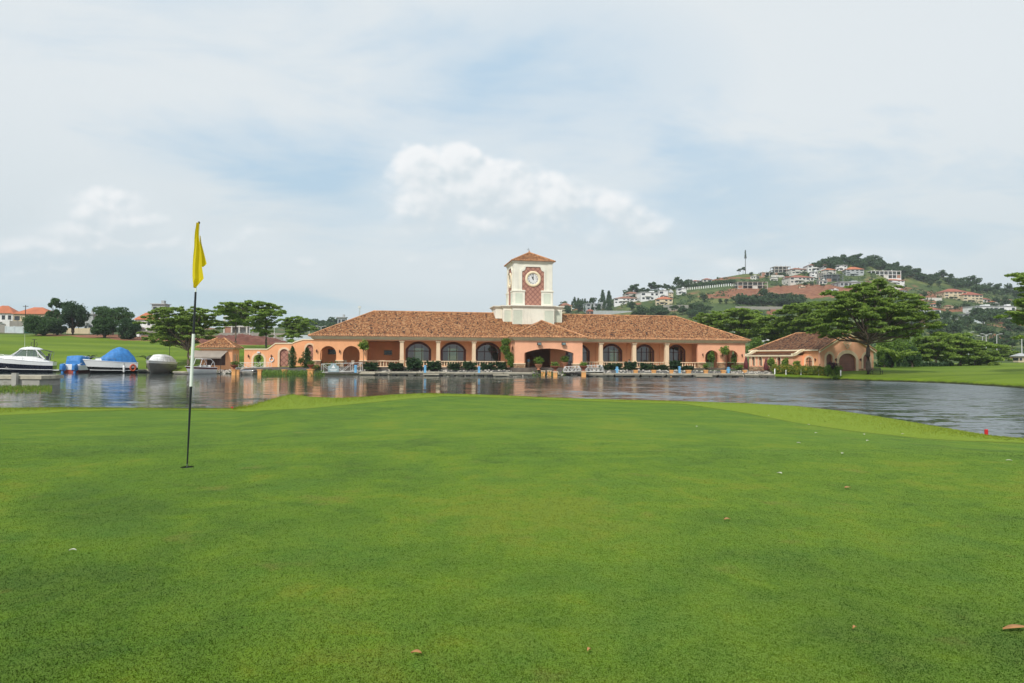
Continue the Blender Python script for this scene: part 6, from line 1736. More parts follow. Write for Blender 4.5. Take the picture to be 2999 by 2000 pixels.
def standing(loc, yaw):
    J = {'pelvis': (0, 0, .95, (.17, .12)), 'waist': (0, 0, 1.10, (.16, .11)), 'chest': (0, .01, 1.34, (.20, .13)), 'neck': (0, 0, 1.50, .065), 'head': (0, .02, 1.60, .095), 'crown': (0, .01, 1.72, .085)}
    E = [('pelvis', 'waist'), ('waist', 'chest'), ('chest', 'neck'), ('neck', 'head'), ('head', 'crown')]
    for s, n in ((1, 'l'), (-1, 'r')):
        J.update({n+'hip': (s*.10, 0, .86, .105), n+'knee': (s*.11, .02 if s > 0 else -.03, .48, .07), n+'ank': (s*.12, .03 if s > 0 else -.08, .09, .05), n+'toe': (s*.13, .17 if s > 0 else .06, .04, .045),
                  n+'sho': (s*.20, 0, 1.41, .07), n+'elb': (s*.26, .0, 1.13, .048), n+'wri': (s*.22, .16, .98, .034), n+'han': (s*.20, .24, .96, .04)})
        E += [('pelvis', n+'hip'), (n+'hip', n+'knee'), (n+'knee', n+'ank'), (n+'ank', n+'toe'), ('chest', n+'sho'), (n+'sho', n+'elb'), (n+'elb', n+'wri'), (n+'wri', n+'han')]
    m_ = person_mat('blue_shirt_figure', [(0, (.03, .025, .02)), (.045, (.42, .33, .22)), (.50, (.16, .36, .50)), (.745, (.085, .045, .03))])
    e = figure('person', J, E, m_, loc, yaw, 'person in pale blue shirt and beige trousers walking in under the porch')
    MB().lathe([(0, .0), (.10, .02), (.108, .08), (.09, .15), (.04, .185), (0, .19)], (0, .0, 1.60), 14).build('hair', M['dark'], e)
pp = CB.w(CB.x(1548, -1.0), -1.0, 1.36-.93); standing(pp, R(20))
def seated(loc, yaw):
    J = {'pelvis': (0, 0, .52, (.18, .14)), 'waist': (0, .0, .68, (.16, .12)), 'chest': (0, .04, .93, (.20, .13)), 'neck': (0, .07, 1.08, .065), 'head': (0, .10, 1.18, .095), 'crown': (0, .10, 1.30, .085)}
    E = [('pelvis', 'waist'), ('waist', 'chest'), ('chest', 'neck'), ('neck', 'head'), ('head', 'crown')]
    for s, n in ((1, 'l'), (-1, 'r')):
        J.update({n+'hip': (s*.11, .05, .50, .11), n+'knee': (s*.13, .48, .50, .075), n+'ank': (s*.13, .46, .08, .05), n+'toe': (s*.13, .62, .04, .045), n+'sho': (s*.20, .04, 1.0, .07), n+'elb': (s*.25, .15, .74, .048), n+'wri': (s*.16, .38, .76, .034), n+'han': (s*.13, .46, .77, .04)})
        E += [('pelvis', n+'hip'), (n+'hip', n+'knee'), (n+'knee', n+'ank'), (n+'ank', n+'toe'), ('chest', n+'sho'), (n+'sho', n+'elb'), (n+'elb', n+'wri'), (n+'wri', n+'han')]
    m_ = person_mat('white_shirt_figure', [(0, (.03, .025, .02)), (.05, (.05, .05, .07)), (.29, (.74, .74, .74)), (.535, (.085, .045, .03))])
    e = figure('person', J, E, m_, loc, yaw, 'person in white shirt seated behind the balustrade beside the second right column')
    MB().lathe([(0, .0), (.10, .02), (.108, .08), (.09, .15), (.04, .185), (0, .19)], (0, .08, 1.18), 14).build('hair', M['dark'], e)
sp = CB.w(CB.x(1842, 1.7), 1.7, 1.36-.93+.25); seated(sp, R(-60))
def chair(v, px, yaw, label, grp, mt='wicker', dz=0):
    e = empty('terrace_chair', CB.w(CB.x(px, v), v, 1.36-.93), CB.yaw+yaw, label, 'chair', grp)
    MB().box(-.25, .25, -.25, .25, .42, .50).build('seat', M[mt], e, .02); MB().prism([(-.25, -.25, .5), (.25, -.25, .5), (.25, -.32, 1.12), (-.25, -.32, 1.12)], (0, .05, 0)).build('backrest', M[mt], e)
    for x in (-.21, .21):
        for y in (-.21, .21): MB().box(x-.025, x+.025, y-.025, y+.025, 0, .42).build('leg', M['black_iron'], e)
    return e
M['wicker'] = simple('grey_wicker', (.42, .36, .28), .85, .15, 8)
for px, lab in ((1012, 'grey wicker chair inside the second left arch, left one'), (1034, 'grey wicker chair inside the second left arch, right one')): chair(1.3, px, 0, lab, 'wicker chairs in the left arch')
def table(v, px, label):
    e = empty('terrace_table', CB.w(CB.x(px, v), v, 1.36-.93), CB.yaw, label, 'table', 'tables behind the balustrade')
    MB().lathe([(0, 1.05), (.55, 1.05), (.55, 1.10), (0, 1.10)], n=18, smooth=False).build('tabletop', M['black_iron'], e); MB().lathe([(.04, .05), (.04, 1.05)], n=8).build('pedestal', M['black_iron'], e); MB().lathe([(0, .05), (.3, .04), (.3, 0)], n=14).build('base', M['black_iron'], e)
for px, lab in ((1732, 'dark round table behind the first right balustrade'), (1820, 'dark round table left of the seated person'), (1890, 'dark round table between the second and third right columns'), (1930, 'dark round table left of the third right column'), (2005, 'dark round table at the right end of the colonnade')): table(1.6, px, lab)
for px, v, lab in ((1120, 1.6, 'cream covered table in the open bay'), ): 
    e = empty('terrace_table', CB.w(CB.x(px, v), v, 1.36-.93), CB.yaw, lab, 'table', 'tables behind the balustrade'); MB().box(-.5, .5, -.5, .5, 1.08, 1.14).build('tabletop', M['cream'], e); MB().box(-.06, .06, -.06, .06, 0, 1.08).build('pedestal', M['black_iron'], e)
def big_pot(px, v, s, label, plant, ph, n=420, z=1.34):
    e = empty('potted_plant', CB.w(CB.x(px, v), v, z-.93), 0, label, 'potted plant', 'clay pots on the porch')
    MB().lathe([(0, 0), (.34*s, 0), (.38*s, .08*s), (.22*s, .2*s), (.22*s, .28*s), (.55*s, .6*s), (.68*s, .95*s), (.72*s, 1.0*s), (.72*s, 1.06*s), (.6*s, 1.04*s), (0, 1.0*s)], n=18).build('pot', M['terra'], e)
    C = blob((0, 0, 1.0*s+ph*.5), (ph*.62, ph*.62, ph*.5), n, .2); A = C-np.array((0, 0, 1.0*s)); link('foliage', leaf_mesh('foliage', C, .45*s, 0, .22, axis=A), M[plant], e)
big_pot(1577.5, -6.0, .95, 'large clay pot with spiky green plant in the porch arch', 'l_gard', 1.35, z=.98)
big_pot(1654, -3.6, .9, 'clay pot with leafy plant at the right side of the porch arch', 'l_gard', 1.3)
def parasol(base, h, label):
    e = empty('closed_parasol', base, 0, label, 'parasol', 'closed maroon parasols'); mb = MB()
    rows = [[(r_*(1+.22*math.sin(5*w+z))*math.cos(w), r_*(1+.22*math.sin(5*w+z))*math.sin(w), z) for w in np.linspace(0, 6.2832, 25)[:-1]] for z, r_ in ((h*.12, .34), (h*.3, .40), (h*.6, .28), (h*.85, .16), (h*.93, .2), (h, .02))]
    mb.grid(rows, True, True).build('canopy', M['maroon'], e); MB().tube([(0, 0, 0), (0, 0, h*1.03)], .035, 6).build('pole', M['frame'], e); MB().lathe([(0, .1), (.3, .08), (.32, 0)], n=12).build('base', M['concrete'], e)
p_ = on_land(2244, 121); parasol(Vector((p_.x, p_.y, p_.z)), 2.35, 'closed maroon parasol in front of the garage wing')
p_ = on_land(2185, 130); parasol(Vector((p_.x, p_.y, p_.z)), 2.6, 'closed maroon parasol at the right corner of the clubhouse')
def lamp_post():
    b = on_land(100, 131.5); e = empty('scroll_lamp_post', b, 0, 'dark ornate lamp post with scroll brackets behind the cruiser', 'lamp post')
    H = P(100, 994, 131.5).z-b.z; mb = MB(); mb.tube([(0, 0, 0), (0, 0, H)], [.10, .07], 8); mb.tube([(-.45, 0, H), (.45, 0, H)], .05, 6); mb.build('pole', M['black_iron'], e)
    for s in (-1, 1): MB().tube([(s*.12, 0, H-1.6), (s*.5, 0, H-1.3), (s*.62, 0, H-.9), (s*.5, 0, H-.55), (s*.3, 0, H-.7)], .05, 6).build('bracket', M['black_iron'], e)
lamp_post()
# ---------------------------------------------------------------- planting round the clubhouse
def fronds(n, R_, h, droop, seg=6, w=.16, seed=0, leaf=.0, erect=.5):
    """arching feather leaves as strips of paired leaflets"""
    q = random.Random(seed); C, A, T = [], [], []
    for i in range(n):
        a = 6.283*i/n*2.4+q.random(); el = erect+q.random()*(1.5-erect); L = R_*(.75+.35*q.random()); tn = q.random()
        for k in range(seg*5):
            u = (k+1)/(seg*5); r_ = L*u*math.cos(el*(1-.55*u)); z = h+L*u*math.sin(el)-droop*L*u*u
            wd = w*math.sin(math.pi*min(.97, u*.85+.12))
            for s in (-1, 1):
                C.append((r_*math.cos(a)-s*wd*math.sin(a)*.7, r_*math.sin(a)+s*wd*math.cos(a)*.7, z)); A.append((-s*math.sin(a)+.7*math.cos(a), s*math.cos(a)+.7*math.sin(a), .1)); T.append(tn)
    return np.array(C), np.array(A), np.array(T)
def cycad_mesh(seed):
    C, A, T = fronds(84, 1.0, .10, .26, 6, .15, seed, erect=.10)
    return leaf_mesh('fronds', C, .30, .3, .30, T, A)
CY = [cycad_mesh(i) for i in range(3)]
_st = MB().lathe([(0, -.3), (.22, -.3), (.24, .1), (.14, .22), (0, .25)], n=10); _stm = None
CYL = [(1086, 46, 1058, 1079, 'dark cycad at the foot of the left arcade pier'), (1160, 46, 1061, 1081, 'low dark cycad before the open bay balustrade'), (1213, 46, 1046, 1082, 'tall dark cycad under the first arched window'),
       (1270, 44, 1055, 1081, 'round dark cycad between first and second column windows'), (1331, 40, 1062, 1081, 'low dark cycad under the second window'), (1375, 42, 1057, 1082, 'round dark cycad at the third column'),
       (1430, 46, 1061, 1082, 'wide low cycad under the third window'), (1468, 34, 1058, 1082, 'dark cycad beside the climbing shrub'), (1768, 30, 1066, 1082, 'small cycad behind the right gangway'), (1801, 42, 1062, 1082, 'dark cycad right of the first right column'),
       (1847, 38, 1056, 1082, 'tall dark cycad in front of the seated person'), (1893, 38, 1060, 1082, 'dark cycad under the second right window'), (1935, 46, 1067, 1083, 'low wide cycad between the second and third right columns'),
       (1977, 36, 1056, 1086, 'tall dark cycad right of the third right column'), (2014, 36, 1069, 1083, 'low cycad at the end of the right balustrade')]
for i, (px, w, pt, pb, lab) in enumerate(CYL):
    v = -2.3; x = CB.x(px, v); p = CB.w(x, v, 0); p.z = float(land_z(px, p.y))-.02 if False else 1.0
    s = w*p.y/F/2; h = (pb-pt)*p.y/F
    e = empty('cycad', p, i*1.3, lab, 'cycad', 'cycads along the terrace'); o = link('fronds', CY[i % 3], M['l_cycad'], e); o.scale = (s*1.05, s*1.05, h*1.05)
    if _stm is None: so_ = _st.build('stem', M['bark_d'], e); _stm = so_.data
    else: link('stem', _stm, M['bark_d'], e)
def small_tree(px, Y, pt, pmid, pb, w, label, leaf, n=900, size=.30, r=.05, group=None, up=.3, z=None, name='small_tree'):
    """slim trunk with a rounded head: pt top, pmid underside of the head, pb foot"""
    g = P(px, pb, Y); top = P(px, pt, Y).z-g.z; mid = P(px, pmid, Y).z-g.z; R_ = w*Y/F/2
    C = np.concatenate([blob((R_*.35*math.cos(k*2.4), R_*.35*math.sin(k*2.4), mid+(top-mid)*(.3+.4*((k*.37) % 1))), (R_*.66, R_*.66, (top-mid)*.36), n//7, .3) for k in range(7)])
    mb = MB(); mb.tube([(0, 0, -.4), (.03, 0, mid*.5), (0, 0, mid+(top-mid)*.5)], [r*1.2, r, r*.5], 6)
    for k in range(4): mb.tube([(0, 0, mid*.95), (R_*.5*math.cos(k*1.57), R_*.5*math.sin(k*1.57), mid+(top-mid)*.45)], [r*.5, r*.2], 5)
    return tree_obj(name, g, mb, M['bark'], leaf_mesh('crown', C, size, up), M[leaf], label, 'small tree', group)
yb = lambda px, v: CB.w(CB.x(px, v), v, 0).y
small_tree(1064, yb(1064, -1.6), 995, 1026, 1079, 34, 'slender tree with round pale green head at the left arcade pier', 'l_bright', 700, .34)
small_tree(2122.5, yb(2122, -1.6), 1011, 1040, 1084, 30, 'slender tree with round head between the two right arches', 'l_bright', 600, .34)
small_tree(2083, yb(2083, -1.8), 1027, 1062, 1086, 24, 'small broad-leaved tree in the first right arch', 'l_gard', 420, .42)
small_tree(2151, yb(2151, 1.5), 1030, 1066, 1075, 22, 'young leafy tree seen through the second right arch', 'l_gard', 300, .36)
# climbing shrub at the left corner of the porch
def climber():
    Y = yb(1484, -3.2); b = P(1488, 1081, Y); R_ = lambda w: w*Y/F/2
    C = []
    for px, py, w, h, n in ((1481, 1001, 26, 22, 600), (1480, 1022, 28, 30, 700), (1488, 1040, 24, 30, 600), (1497, 1052, 24, 34, 500), (1499, 1064, 26, 22, 500)):
        q = P(px, py, Y)-b; C.append(blob(q, (R_(w), R_(w)*.8, h*Y/F/2), n, .4))
    mb = MB(); mb.tube([(0, 0, -.3), P(1492, 1060, Y)-b, P(1484, 1030, Y)-b, P(1481, 1003, Y)-b], [.10, .09, .07, .03], 6)
    tree_obj('climbing_shrub', b, mb, M['bark'], leaf_mesh('crown', np.concatenate(C), .26, .1), M['l_gard'], 'tall climbing shrub at the left corner of the porch', 'shrub')
climber()
def cypress(px, pt, pb, w, label, flat=1):
    Y = 121.3; b = P(px, pb, Y); b.z = .9; H = P(px, pt, Y).z-.9; R_ = w*Y/F/2; C = []
    for k in range(26):
        u = (k+.5)/26; rr = R_*math.sin(math.pi*min(1, (u*.82+.16)))**.7*(.75+.3*rng.random()); a = k*2.4
        C.append(blob((rr*.35*math.cos(a), rr*.35*math.sin(a), u*H*.95+.1), (rr*.75, rr*.75, H*.09), 120, .5))
    tree_obj('clipped_conifer', b, trunk_mb(H*.5, .08), M['bark_d'], leaf_mesh('crown', np.concatenate(C), .20, 0, .5), M['l_cypress'], label, 'conifer', 'clipped conifers at the garden wall')
cypress(856, 1015, 1064, 31, 'egg-shaped dark conifer beside the middle arched screen'); cypress(899, 1018, 1064, 36, 'broader ragged conifer next to the clubhouse corner')
def bush(px, Y, w, pt, pb, label, leaf, n=500, size=.25, group=None, name='shrub', z=None, lobes=9, cat='shrub'):
    b = P(px, pb, Y); top = P(px, pt, Y).z
    if name == 'shrub' and px > 2300: b = on_land(px, Y)
    H = top-b.z; R_ = w*Y/F/2; C = []
    for k in range(lobes):
        a = k*2.4; q = R_*.55*math.sqrt((k+.5)/lobes); C.append(blob((q*math.cos(a), q*math.sin(a), H*(.30+.35*rng.random())), (R_*.5, R_*.5, H*.36), n//lobes, .4))
    e = empty(name, b, 0, label, cat, group); link('foliage', leaf_mesh('foliage', np.concatenate(C), size, .2), M[leaf], e)
    mb = MB()
    for k in range(4): mb.tube([(0, 0, -.3), (R_*.3*math.cos(k*1.6), R_*.3*math.sin(k*1.6), H*.5)], [.04, .02], 5)
    mb.build('stem', M['bark_d'], e); return e
bush(881, 120.6, 22, 1046, 1065, 'orange-flowered bush between the two conifers', 'l_flower', 420, .22)
bush(690, 117.8, 26, 1058, 1067, 'green bush on the bank under the kiosk niches', 'l_gard', 300, .24)
bush(757, 126, 16, 1030, 1062, 'leafy bush seen through the open garden arch', 'l_gard', 400, .3)
bush(925, 117.6, 34, 1066, 1082, 'flowering shrubs at the left corner of the terrace', 'l_flower', 400, .24)
bush(965, 118.3, 60, 1056, 1077, 'planting bed inside the first left arch', 'l_flower', 420, .24)
bush(2162, yb(2160, -1.0), 50, 1066, 1080, 'low green planting below the second right arch', 'l_gard', 500, .24)
bush(2066, yb(2066, -1.0), 22, 1062, 1078, 'low green planting left of the first right arch', 'l_gard', 260, .24)
# hedge and shrubs in front of the garage
def hedge():
    a = on_land(2268, 114.8); C = []
    for i in range(52):
        u = i/51; px = 2268+u*150; Y = float(shore(px))+2.8+.5*math.sin(i*1.7); g = on_land(px, Y); h = (22+5*math.sin(i*.9)+3*math.sin(i*2.7))*Y/F
        C.append(blob((g.x-a.x, g.y-a.y, g.z-a.z+h*.48), (.75, .8, h*.55), 190, .5))
    e = empty('hedge', a, 0, 'long hedge with green and reddish leaves in front of the garage house', 'hedge'); link('foliage', leaf_mesh('foliage', np.concatenate(C), .24, .2), M['l_hedge'], e)
    mb = MB()
    for i in range(12): px = 2272+i*12.5; g = on_land(px, float(shore(px))+2.9)-a; mb.tube([g-Vector((0, 0, .2)), g+Vector((.1, 0, .7))], [.05, .03], 5)
    mb.build('stem', M['bark_d'], e)
hedge()
bush(2437, 108, 44, 1055, 1086, 'purple-leaved bush before the garage door', 'l_purple', 900, .26)
bush(2424, 106.6, 26, 1068, 1088, 'green and white flowering bush under the purple one', 'l_gard', 500, .22); bush(2452, 107, 34, 1068, 1087, 'green bush at the foot of the garage door', 'l_gard', 500, .22)
bush(2439, float(shore(2439))+2.6, 12, 1083, 1097, 'small lone bush on the lawn by the last white post', 'l_bright', 160, .2)
bush(2447, float(shore(2447))+.9, 46, 1096, 1106, 'low weeds at the waterline by the last white post', 'l_gard', 260, .24)
for px, pt, w, lab in ((2258, 1046, 24, 'leafy small tree beside the closed parasol'), (2299, 1047, 22, 'leafy small tree before the garage wing door'), (2333, 1055, 22, 'leafy small tree before the round garage window')):
    small_tree(px, float(shore(px))+4.0, pt, 1074, 1090, w, lab, 'l_bright', 520, .30)
big_pot_y = None
# small palms on the bank behind the boats
for px, pb, Y, w, lab, sd in ((266, 1050, 131, 46, 'young palm behind the blue-wrapped boat', 4), (431, 1052, 130, 52, 'young palm with drooping fronds behind the grey boat', 9)):
    b = on_land(px, Y); C, A, T = fronds(9, w*Y/F*.62, 1.5, .55, 7, .12, sd, erect=.75); e = empty('young_palm', b, 0, lab, 'palm', 'young palms behind the boats')
    link('fronds', leaf_mesh('fronds', C, .30, .2, .2, T, A), M['l_cycad'], e); MB().tube([(0, 0, -.2), (.03, 0, .8), (0, 0, 1.6)], [.16, .13, .08], 8).build('trunk', M['bark_d'], e)
def mast():
    b = on_land(497, 134); H = P(497, 993, 134).z-b.z; e = empty('lantern_post', b, 0, 'thin dark post with a lantern behind the grey boat', 'lamp post')
    MB().tube([(0, 0, 0), (0, 0, H)], .05, 6).build('pole', M['black_iron'], e); MB().lathe([(0, H-.1), (.28, H), (.24, H+.5), (.32, H+.55), (0, H+.8)], n=8).build('lantern', M['black_iron'], e)
mast()

# ---------------------------------------------------------------- trees
def broad(px, Y, pt, plo, pb, w, label, leaf, n=6000, size=.55, r=.35, lobes=26, seed=1, group=None, lo=.36, name='broadleaf_tree', bark='bark_d', trunk_px=None):
    tx = trunk_px or px; b = P(tx, pb, Y); top = P(px, pt, Y).z-b.z; low = P(px, plo, Y).z-b.z; R_ = w*Y/F/2; off = (px-tx)*Y/F
    C = broad_points(low, top, R_*.92, R_*.85, int(n*1.5), lobes, seed, lo); size *= .8; C[:, 0] += off
    limbs = [((off+R_*.55*math.cos(k*1.26), R_*.5*math.sin(k*1.26), low+(top-low)*(.35+.3*((k*.4) % 1))), (0, 0, low*.8+.2), r*.45) for k in range(6)]
    return tree_obj(name, b, trunk_mb(low+(top-low)*.45, r, limbs, (off*.6, 0)), M[bark], leaf_mesh('crown', C, size, .2), M[leaf], label, 'tree', group)
# left: mango trees and airy trees in front of the houses
broad(158, 216, 872, 935, 980, 62, 'airy tree with open top rising behind the low mango', 'l_mango', 1500, .8, .35, 14, 12, lo=.26)
broad(122, 205, 922, 982, 986, 122, 'wide low dark mango tree on the field, left', 'l_mango', 9000, .62, .5, 34, 3, 'dark mango trees on the left field', trunk_px=128)
broad(168, 207, 928, 978, 986, 66, 'darker mango lobe adjoining the wide low mango', 'l_dark', 4000, .62, .4, 18, 5, 'dark mango trees on the left field')
broad(213, 211, 886, 962, 979, 84, 'tall dense dark tree with clear trunk, left', 'l_dark', 9000, .62, .5, 30, 4)
broad(330, 222, 893, 950, 985, 134, 'spreading grey-green tree behind the two mangos', 'l_mango', 4200, .8, .45, 30, 7, lo=.27)
broad(306, 200, 928, 985, 992, 80, 'dark round mango tree, left of the pair', 'l_mango', 6000, .58, .45, 24, 8, 'dark mango trees on the left field')
broad(375, 197, 932, 990, 997, 88, 'dark round mango tree, right of the pair', 'l_dark', 6500, .58, .45, 26, 9, 'dark mango trees on the left field')
def pads_px(L, base, Y):
    """pads given in picture units: centre, height, half width, and depth offset in metres"""
    out = []
    for px, py, w, dy in L:
        q = P(px, py, Y+dy)-base; out.append((q.x, q.y, q.z, w*(Y+dy)/F))
    return out
def big_acacia(tx, pb, Y, L, th, r, label, dens=70, size=.42, **k):
    b = P(tx, pb, Y); pd = pads_px(L, b, Y); q = random.Random(tx)
    for _ in range(int(len(pd)*1.3)):       # fill between neighbouring sprays
        a, c = q.choice(pd[:len(L)]), q.choice(pd[:len(L)]); u = q.uniform(.3, .7)
        if abs(a[0]-c[0]) < 2.6*(a[3]+c[3]): pd.append((a[0]+(c[0]-a[0])*u, a[1]+(c[1]-a[1])*u, a[2]+(c[2]-a[2])*u, (a[3]+c[3])*.36))
    return acacia(b, pd, th, r, label, dens, size, **k)
big_acacia(551, 1072, 129, [(470, 910, 34, 2), (505, 901, 36, -1), (545, 903, 38, 3), (590, 906, 34, -2), (625, 925, 26, 1), (470, 935, 40, -2), (520, 930, 36, -4), (575, 935, 40, 4), (620, 950, 30, 2), (455, 960, 30, 1),
    (500, 962, 38, 3), (555, 965, 40, -3), (605, 968, 34, 0), (478, 985, 30, -2), (525, 985, 30, 2), (585, 988, 28, 3), (492, 1002, 14, 0), (500, 948, 40, 5), (560, 950, 40, 6)], 3.9, .30, 'layered acacia on the bank behind the kiosk, its crown crossed by the flagstick', 75, .40)
big_acacia(779, 1024, 165, [(655, 896, 24, 2), (690, 889, 32, -2), (730, 886, 38, 3), (770, 887, 34, -2), (805, 896, 26, 2), (828, 910, 16, 0), (660, 912, 28, 4), (705, 905, 30, 5), (790, 908, 28, -4), (745, 930, 26, -5), (770, 948, 30, 3), (790, 940, 26, 0), (760, 965, 24, -3), (775, 975, 18, 2)], 7.6, .30, 'umbrella acacia with bare forked limbs above the red earth mound', 62, .5)
big_acacia(690, 1000, 176, [(645, 905, 24, 2), (680, 900, 30, -2), (720, 906, 28, 2), (670, 928, 26, 0), (700, 945, 22, 2), (655, 945, 20, 0)], 7.5, .25, 'umbrella acacia with a thin leaning trunk before the concrete house', 45, .5)
big_acacia(857, 1004, 190, [(835, 936, 26, 0), (870, 930, 34, 2), (905, 940, 26, -2), (850, 955, 24, 3), (885, 958, 26, 0), (845, 978, 18, 0), (865, 980, 20, -2)], 3.5, .25, 'small layered acacia left of the clubhouse roof', 60, .5)
# right: the big acacia on the lawn
big_acacia(2543, 1098, 104, [(2500, 838, 44, 0), (2565, 832, 40, 3), (2575, 822, 16, 0), (2455, 856, 44, -2), (2530, 858, 52, -3), (2610, 856, 48, 2), (2660, 866, 38, -2), (2430, 885, 42, 3), (2490, 890, 54, -5), (2560, 886, 54, 5), (2635, 890, 52, -4), (2690, 893, 36, 2),
    (2412, 918, 34, -1), (2465, 920, 50, 4), (2530, 920, 52, -6), (2600, 922, 54, 6), (2665, 925, 46, -3), (2400, 945, 30, 2), (2445, 948, 44, -4), (2505, 952, 46, 6), (2570, 950, 44, -6), (2640, 952, 44, 4), (2700, 950, 40, 0), (2740, 945, 26, 1),
    (2395, 965, 24, 0), (2430, 972, 34, 2), (2600, 965, 34, 0), (2660, 968, 34, 3)], 6.2, .42, 'large layered acacia on the right lawn with a stout straight trunk', 85, .40)
for t_ in (1,):
    big_acacia(3085, 1090, 96, [(2990, 812, 22, -2), (3030, 800, 40, 1), (3100, 790, 60, 0), (2998, 842, 16, 1), (3060, 850, 60, 2), (2985, 912, 30, 0), (3040, 925, 40, 2), (3000, 935, 30, 2), (2994, 985, 14, 0), (3100, 930, 60, -2), (3150, 850, 60, 0)], 5.0, .4, 'acacia branches reaching in from the right picture edge', 70, .40)
# acacia grove behind the clubhouse and garage
GR = [(2068, 925, 178, [(2035, 935, 32, 0), (2075, 922, 40, 3), (2110, 932, 34, -3), (2050, 955, 36, 2), (2100, 955, 40, -2), (2070, 975, 30, 0)], 1010, 'layered acacia of the grove, left, next to the clubhouse roof'),
      (2150, 905, 170, [(2115, 920, 36, 2), (2160, 906, 44, -2), (2200, 912, 36, 3), (2130, 940, 42, -3), (2180, 938, 48, 2), (2225, 940, 34, 0), (2150, 965, 40, 2), (2200, 968, 38, -2), (2160, 988, 30, 0)], 1030, 'layered acacia of the grove, second from the left'),
      (2245, 915, 160, [(2215, 940, 36, 2), (2255, 928, 40, -2), (2235, 962, 40, 2), (2275, 958, 36, -2), (2300, 975, 30, 1), (2245, 985, 38, 0), (2290, 1000, 26, 2)], 1035, 'low layered acacia of the grove above the house wing'),
      (2330, 885, 152, [(2300, 912, 40, 2), (2340, 893, 48, -2), (2385, 888, 44, 3), (2420, 905, 34, -3), (2320, 935, 46, 2), (2370, 930, 50, -2), (2410, 940, 40, 2), (2340, 962, 44, 0), (2390, 968, 40, 3), (2360, 988, 34, -2)], 1040, 'tall layered acacia of the grove behind the garage roof')]
for tx, _, Y, L, pb, lab in GR: big_acacia(tx+30, pb, Y, L, 4.0, .3, lab, 62, .5, group='acacia grove behind the garage')
broad(2212, 150, 990, 1055, 1060, 62, 'rounded bright green tree between clubhouse and garage', 'l_gard', 3500, .45, .25, 20, 21)
# garden trees right of the garage
GD = [(2590, 138, 985, 1070, 1079, 60, 'l_gard', 'tall leafy garden tree directly right of the garage'), (2645, 140, 975, 1066, 1078, 66, 'l_gard', 'bright leafy garden tree beside the banana plant'),
      (2612, 132, 1022, 1074, 1079, 44, 'l_mango', 'dark undergrowth tree at the garage corner'), (2672, 134, 1015, 1072, 1078, 50, 'l_mango', 'dark garden tree right of the banana plant'), (2700, 144, 972, 1060, 1077, 60, 'l_gard', 'pale leafy tree rising over the garden grove')]
for i, (px, Y, pt, plo, pb, w, lf, lab) in enumerate(GD): broad(px, Y, pt, plo, pb, w, lab, lf, 4200, .42, .2, 22, 40+i, 'garden trees right of the garage', .38)
def banana():
    b = P(2622, 1078, 130); C, A, T = fronds(13, 4.6, 1.4, .42, 8, .34, 31, erect=.7); e = empty('banana_plant', b, 0, 'banana plant with large arching leaves in the garden grove', 'banana plant')
    link('fronds', leaf_mesh('fronds', C, .75, .2, .45, T, A), M['l_bright'], e); MB().tube([(0, 0, -.2), (0, 0, 2.0)], [.22, .14], 8).build('trunk', M['l_gard'], e)
banana()
RA = [(2742, 1079, 142, [(2722, 990, 30, 0), (2755, 978, 34, 2), (2790, 985, 28, -2), (2730, 1008, 30, -2), (2765, 1003, 36, 2), (2715, 1028, 30, 1), (2750, 1030, 32, -2), (2700, 1045, 22, 0), (2740, 1050, 26, 2)], 'layered acacia at the left of the right-hand row'),
      (2813, 1073, 146, [(2780, 985, 32, 2), (2815, 978, 30, -2), (2790, 1004, 36, 2), (2830, 1000, 34, -2), (2800, 1024, 40, 2), (2835, 1030, 34, 0), (2790, 1044, 36, -2), (2825, 1052, 26, 2)], 'layered acacia in the middle of the right-hand row'),
      (2856, 1071, 150, [(2850, 1000, 30, 2), (2885, 1005, 26, -2), (2845, 1022, 34, -2), (2880, 1026, 36, 2), (2905, 1038, 24, 0), (2860, 1045, 36, 2), (2895, 1052, 26, -2), (2870, 1060, 22, 0)], 'layered acacia at the right end of the row'),
      (2936, 1064, 200, [(2915, 1012, 26, 0), (2945, 1015, 28, 2), (2925, 1034, 32, 0), (2955, 1038, 28, 2), (2940, 1050, 30, -2)], 'dark distant acacia standing past the row')]
for tx, pb, Y, L, lab in RA: big_acacia(tx, pb, Y, L, 2.6, .26, lab, 66, .46, group='acacias on the right lawn edge')
C = []
for i in range(900): px = nr.uniform(2560, 2790); q = P(px, nr.uniform(1062, 1079), 139); C.append(tuple(q))
tag(link('undergrowth', leaf_mesh('undergrowth', np.array(C), .7, .1), M['l_dark']), kind='stuff')

# the red earth mound beyond the left lawn, and litter of rubble along it
def mound():
    XX, YY = np.meshgrid(np.linspace(540, 842, 90), np.linspace(0, 1, 20)); Y = 196+YY*22
    top = np.interp(XX, [540, 560, 600, 640, 665, 690, 712, 745, 790, 820, 842], [1003, 992, 986, 984, 984, 980, 979.5, 984, 990, 998, 1004])
    zt = np.array([[zp(a, b, 207) for a, b in zip(r1, r2)] for r1, r2 in zip(XX, top)]); base = land_z(XX, Y)
    k = np.sin(np.pi*YY)**.7; X = (XX-PX0)/F*Y; Z = base-.3+(np.maximum(zt-base, 0)+.3)*k+(vnoise(X, Y, 1/1.3, 50)*.9+vnoise(X, Y, 1/.5, 51)*.4)*k
    o = grid_mesh('earth_mound', np.stack([X, Y, Z], -1), {}, M['soil']); tag(o, kind='structure')
M['soil'] = simple('red_soil', (.15, .052, .034), .95, .35, .5, .8, 2.5, dirt=(.26, .12, .07))
mound()
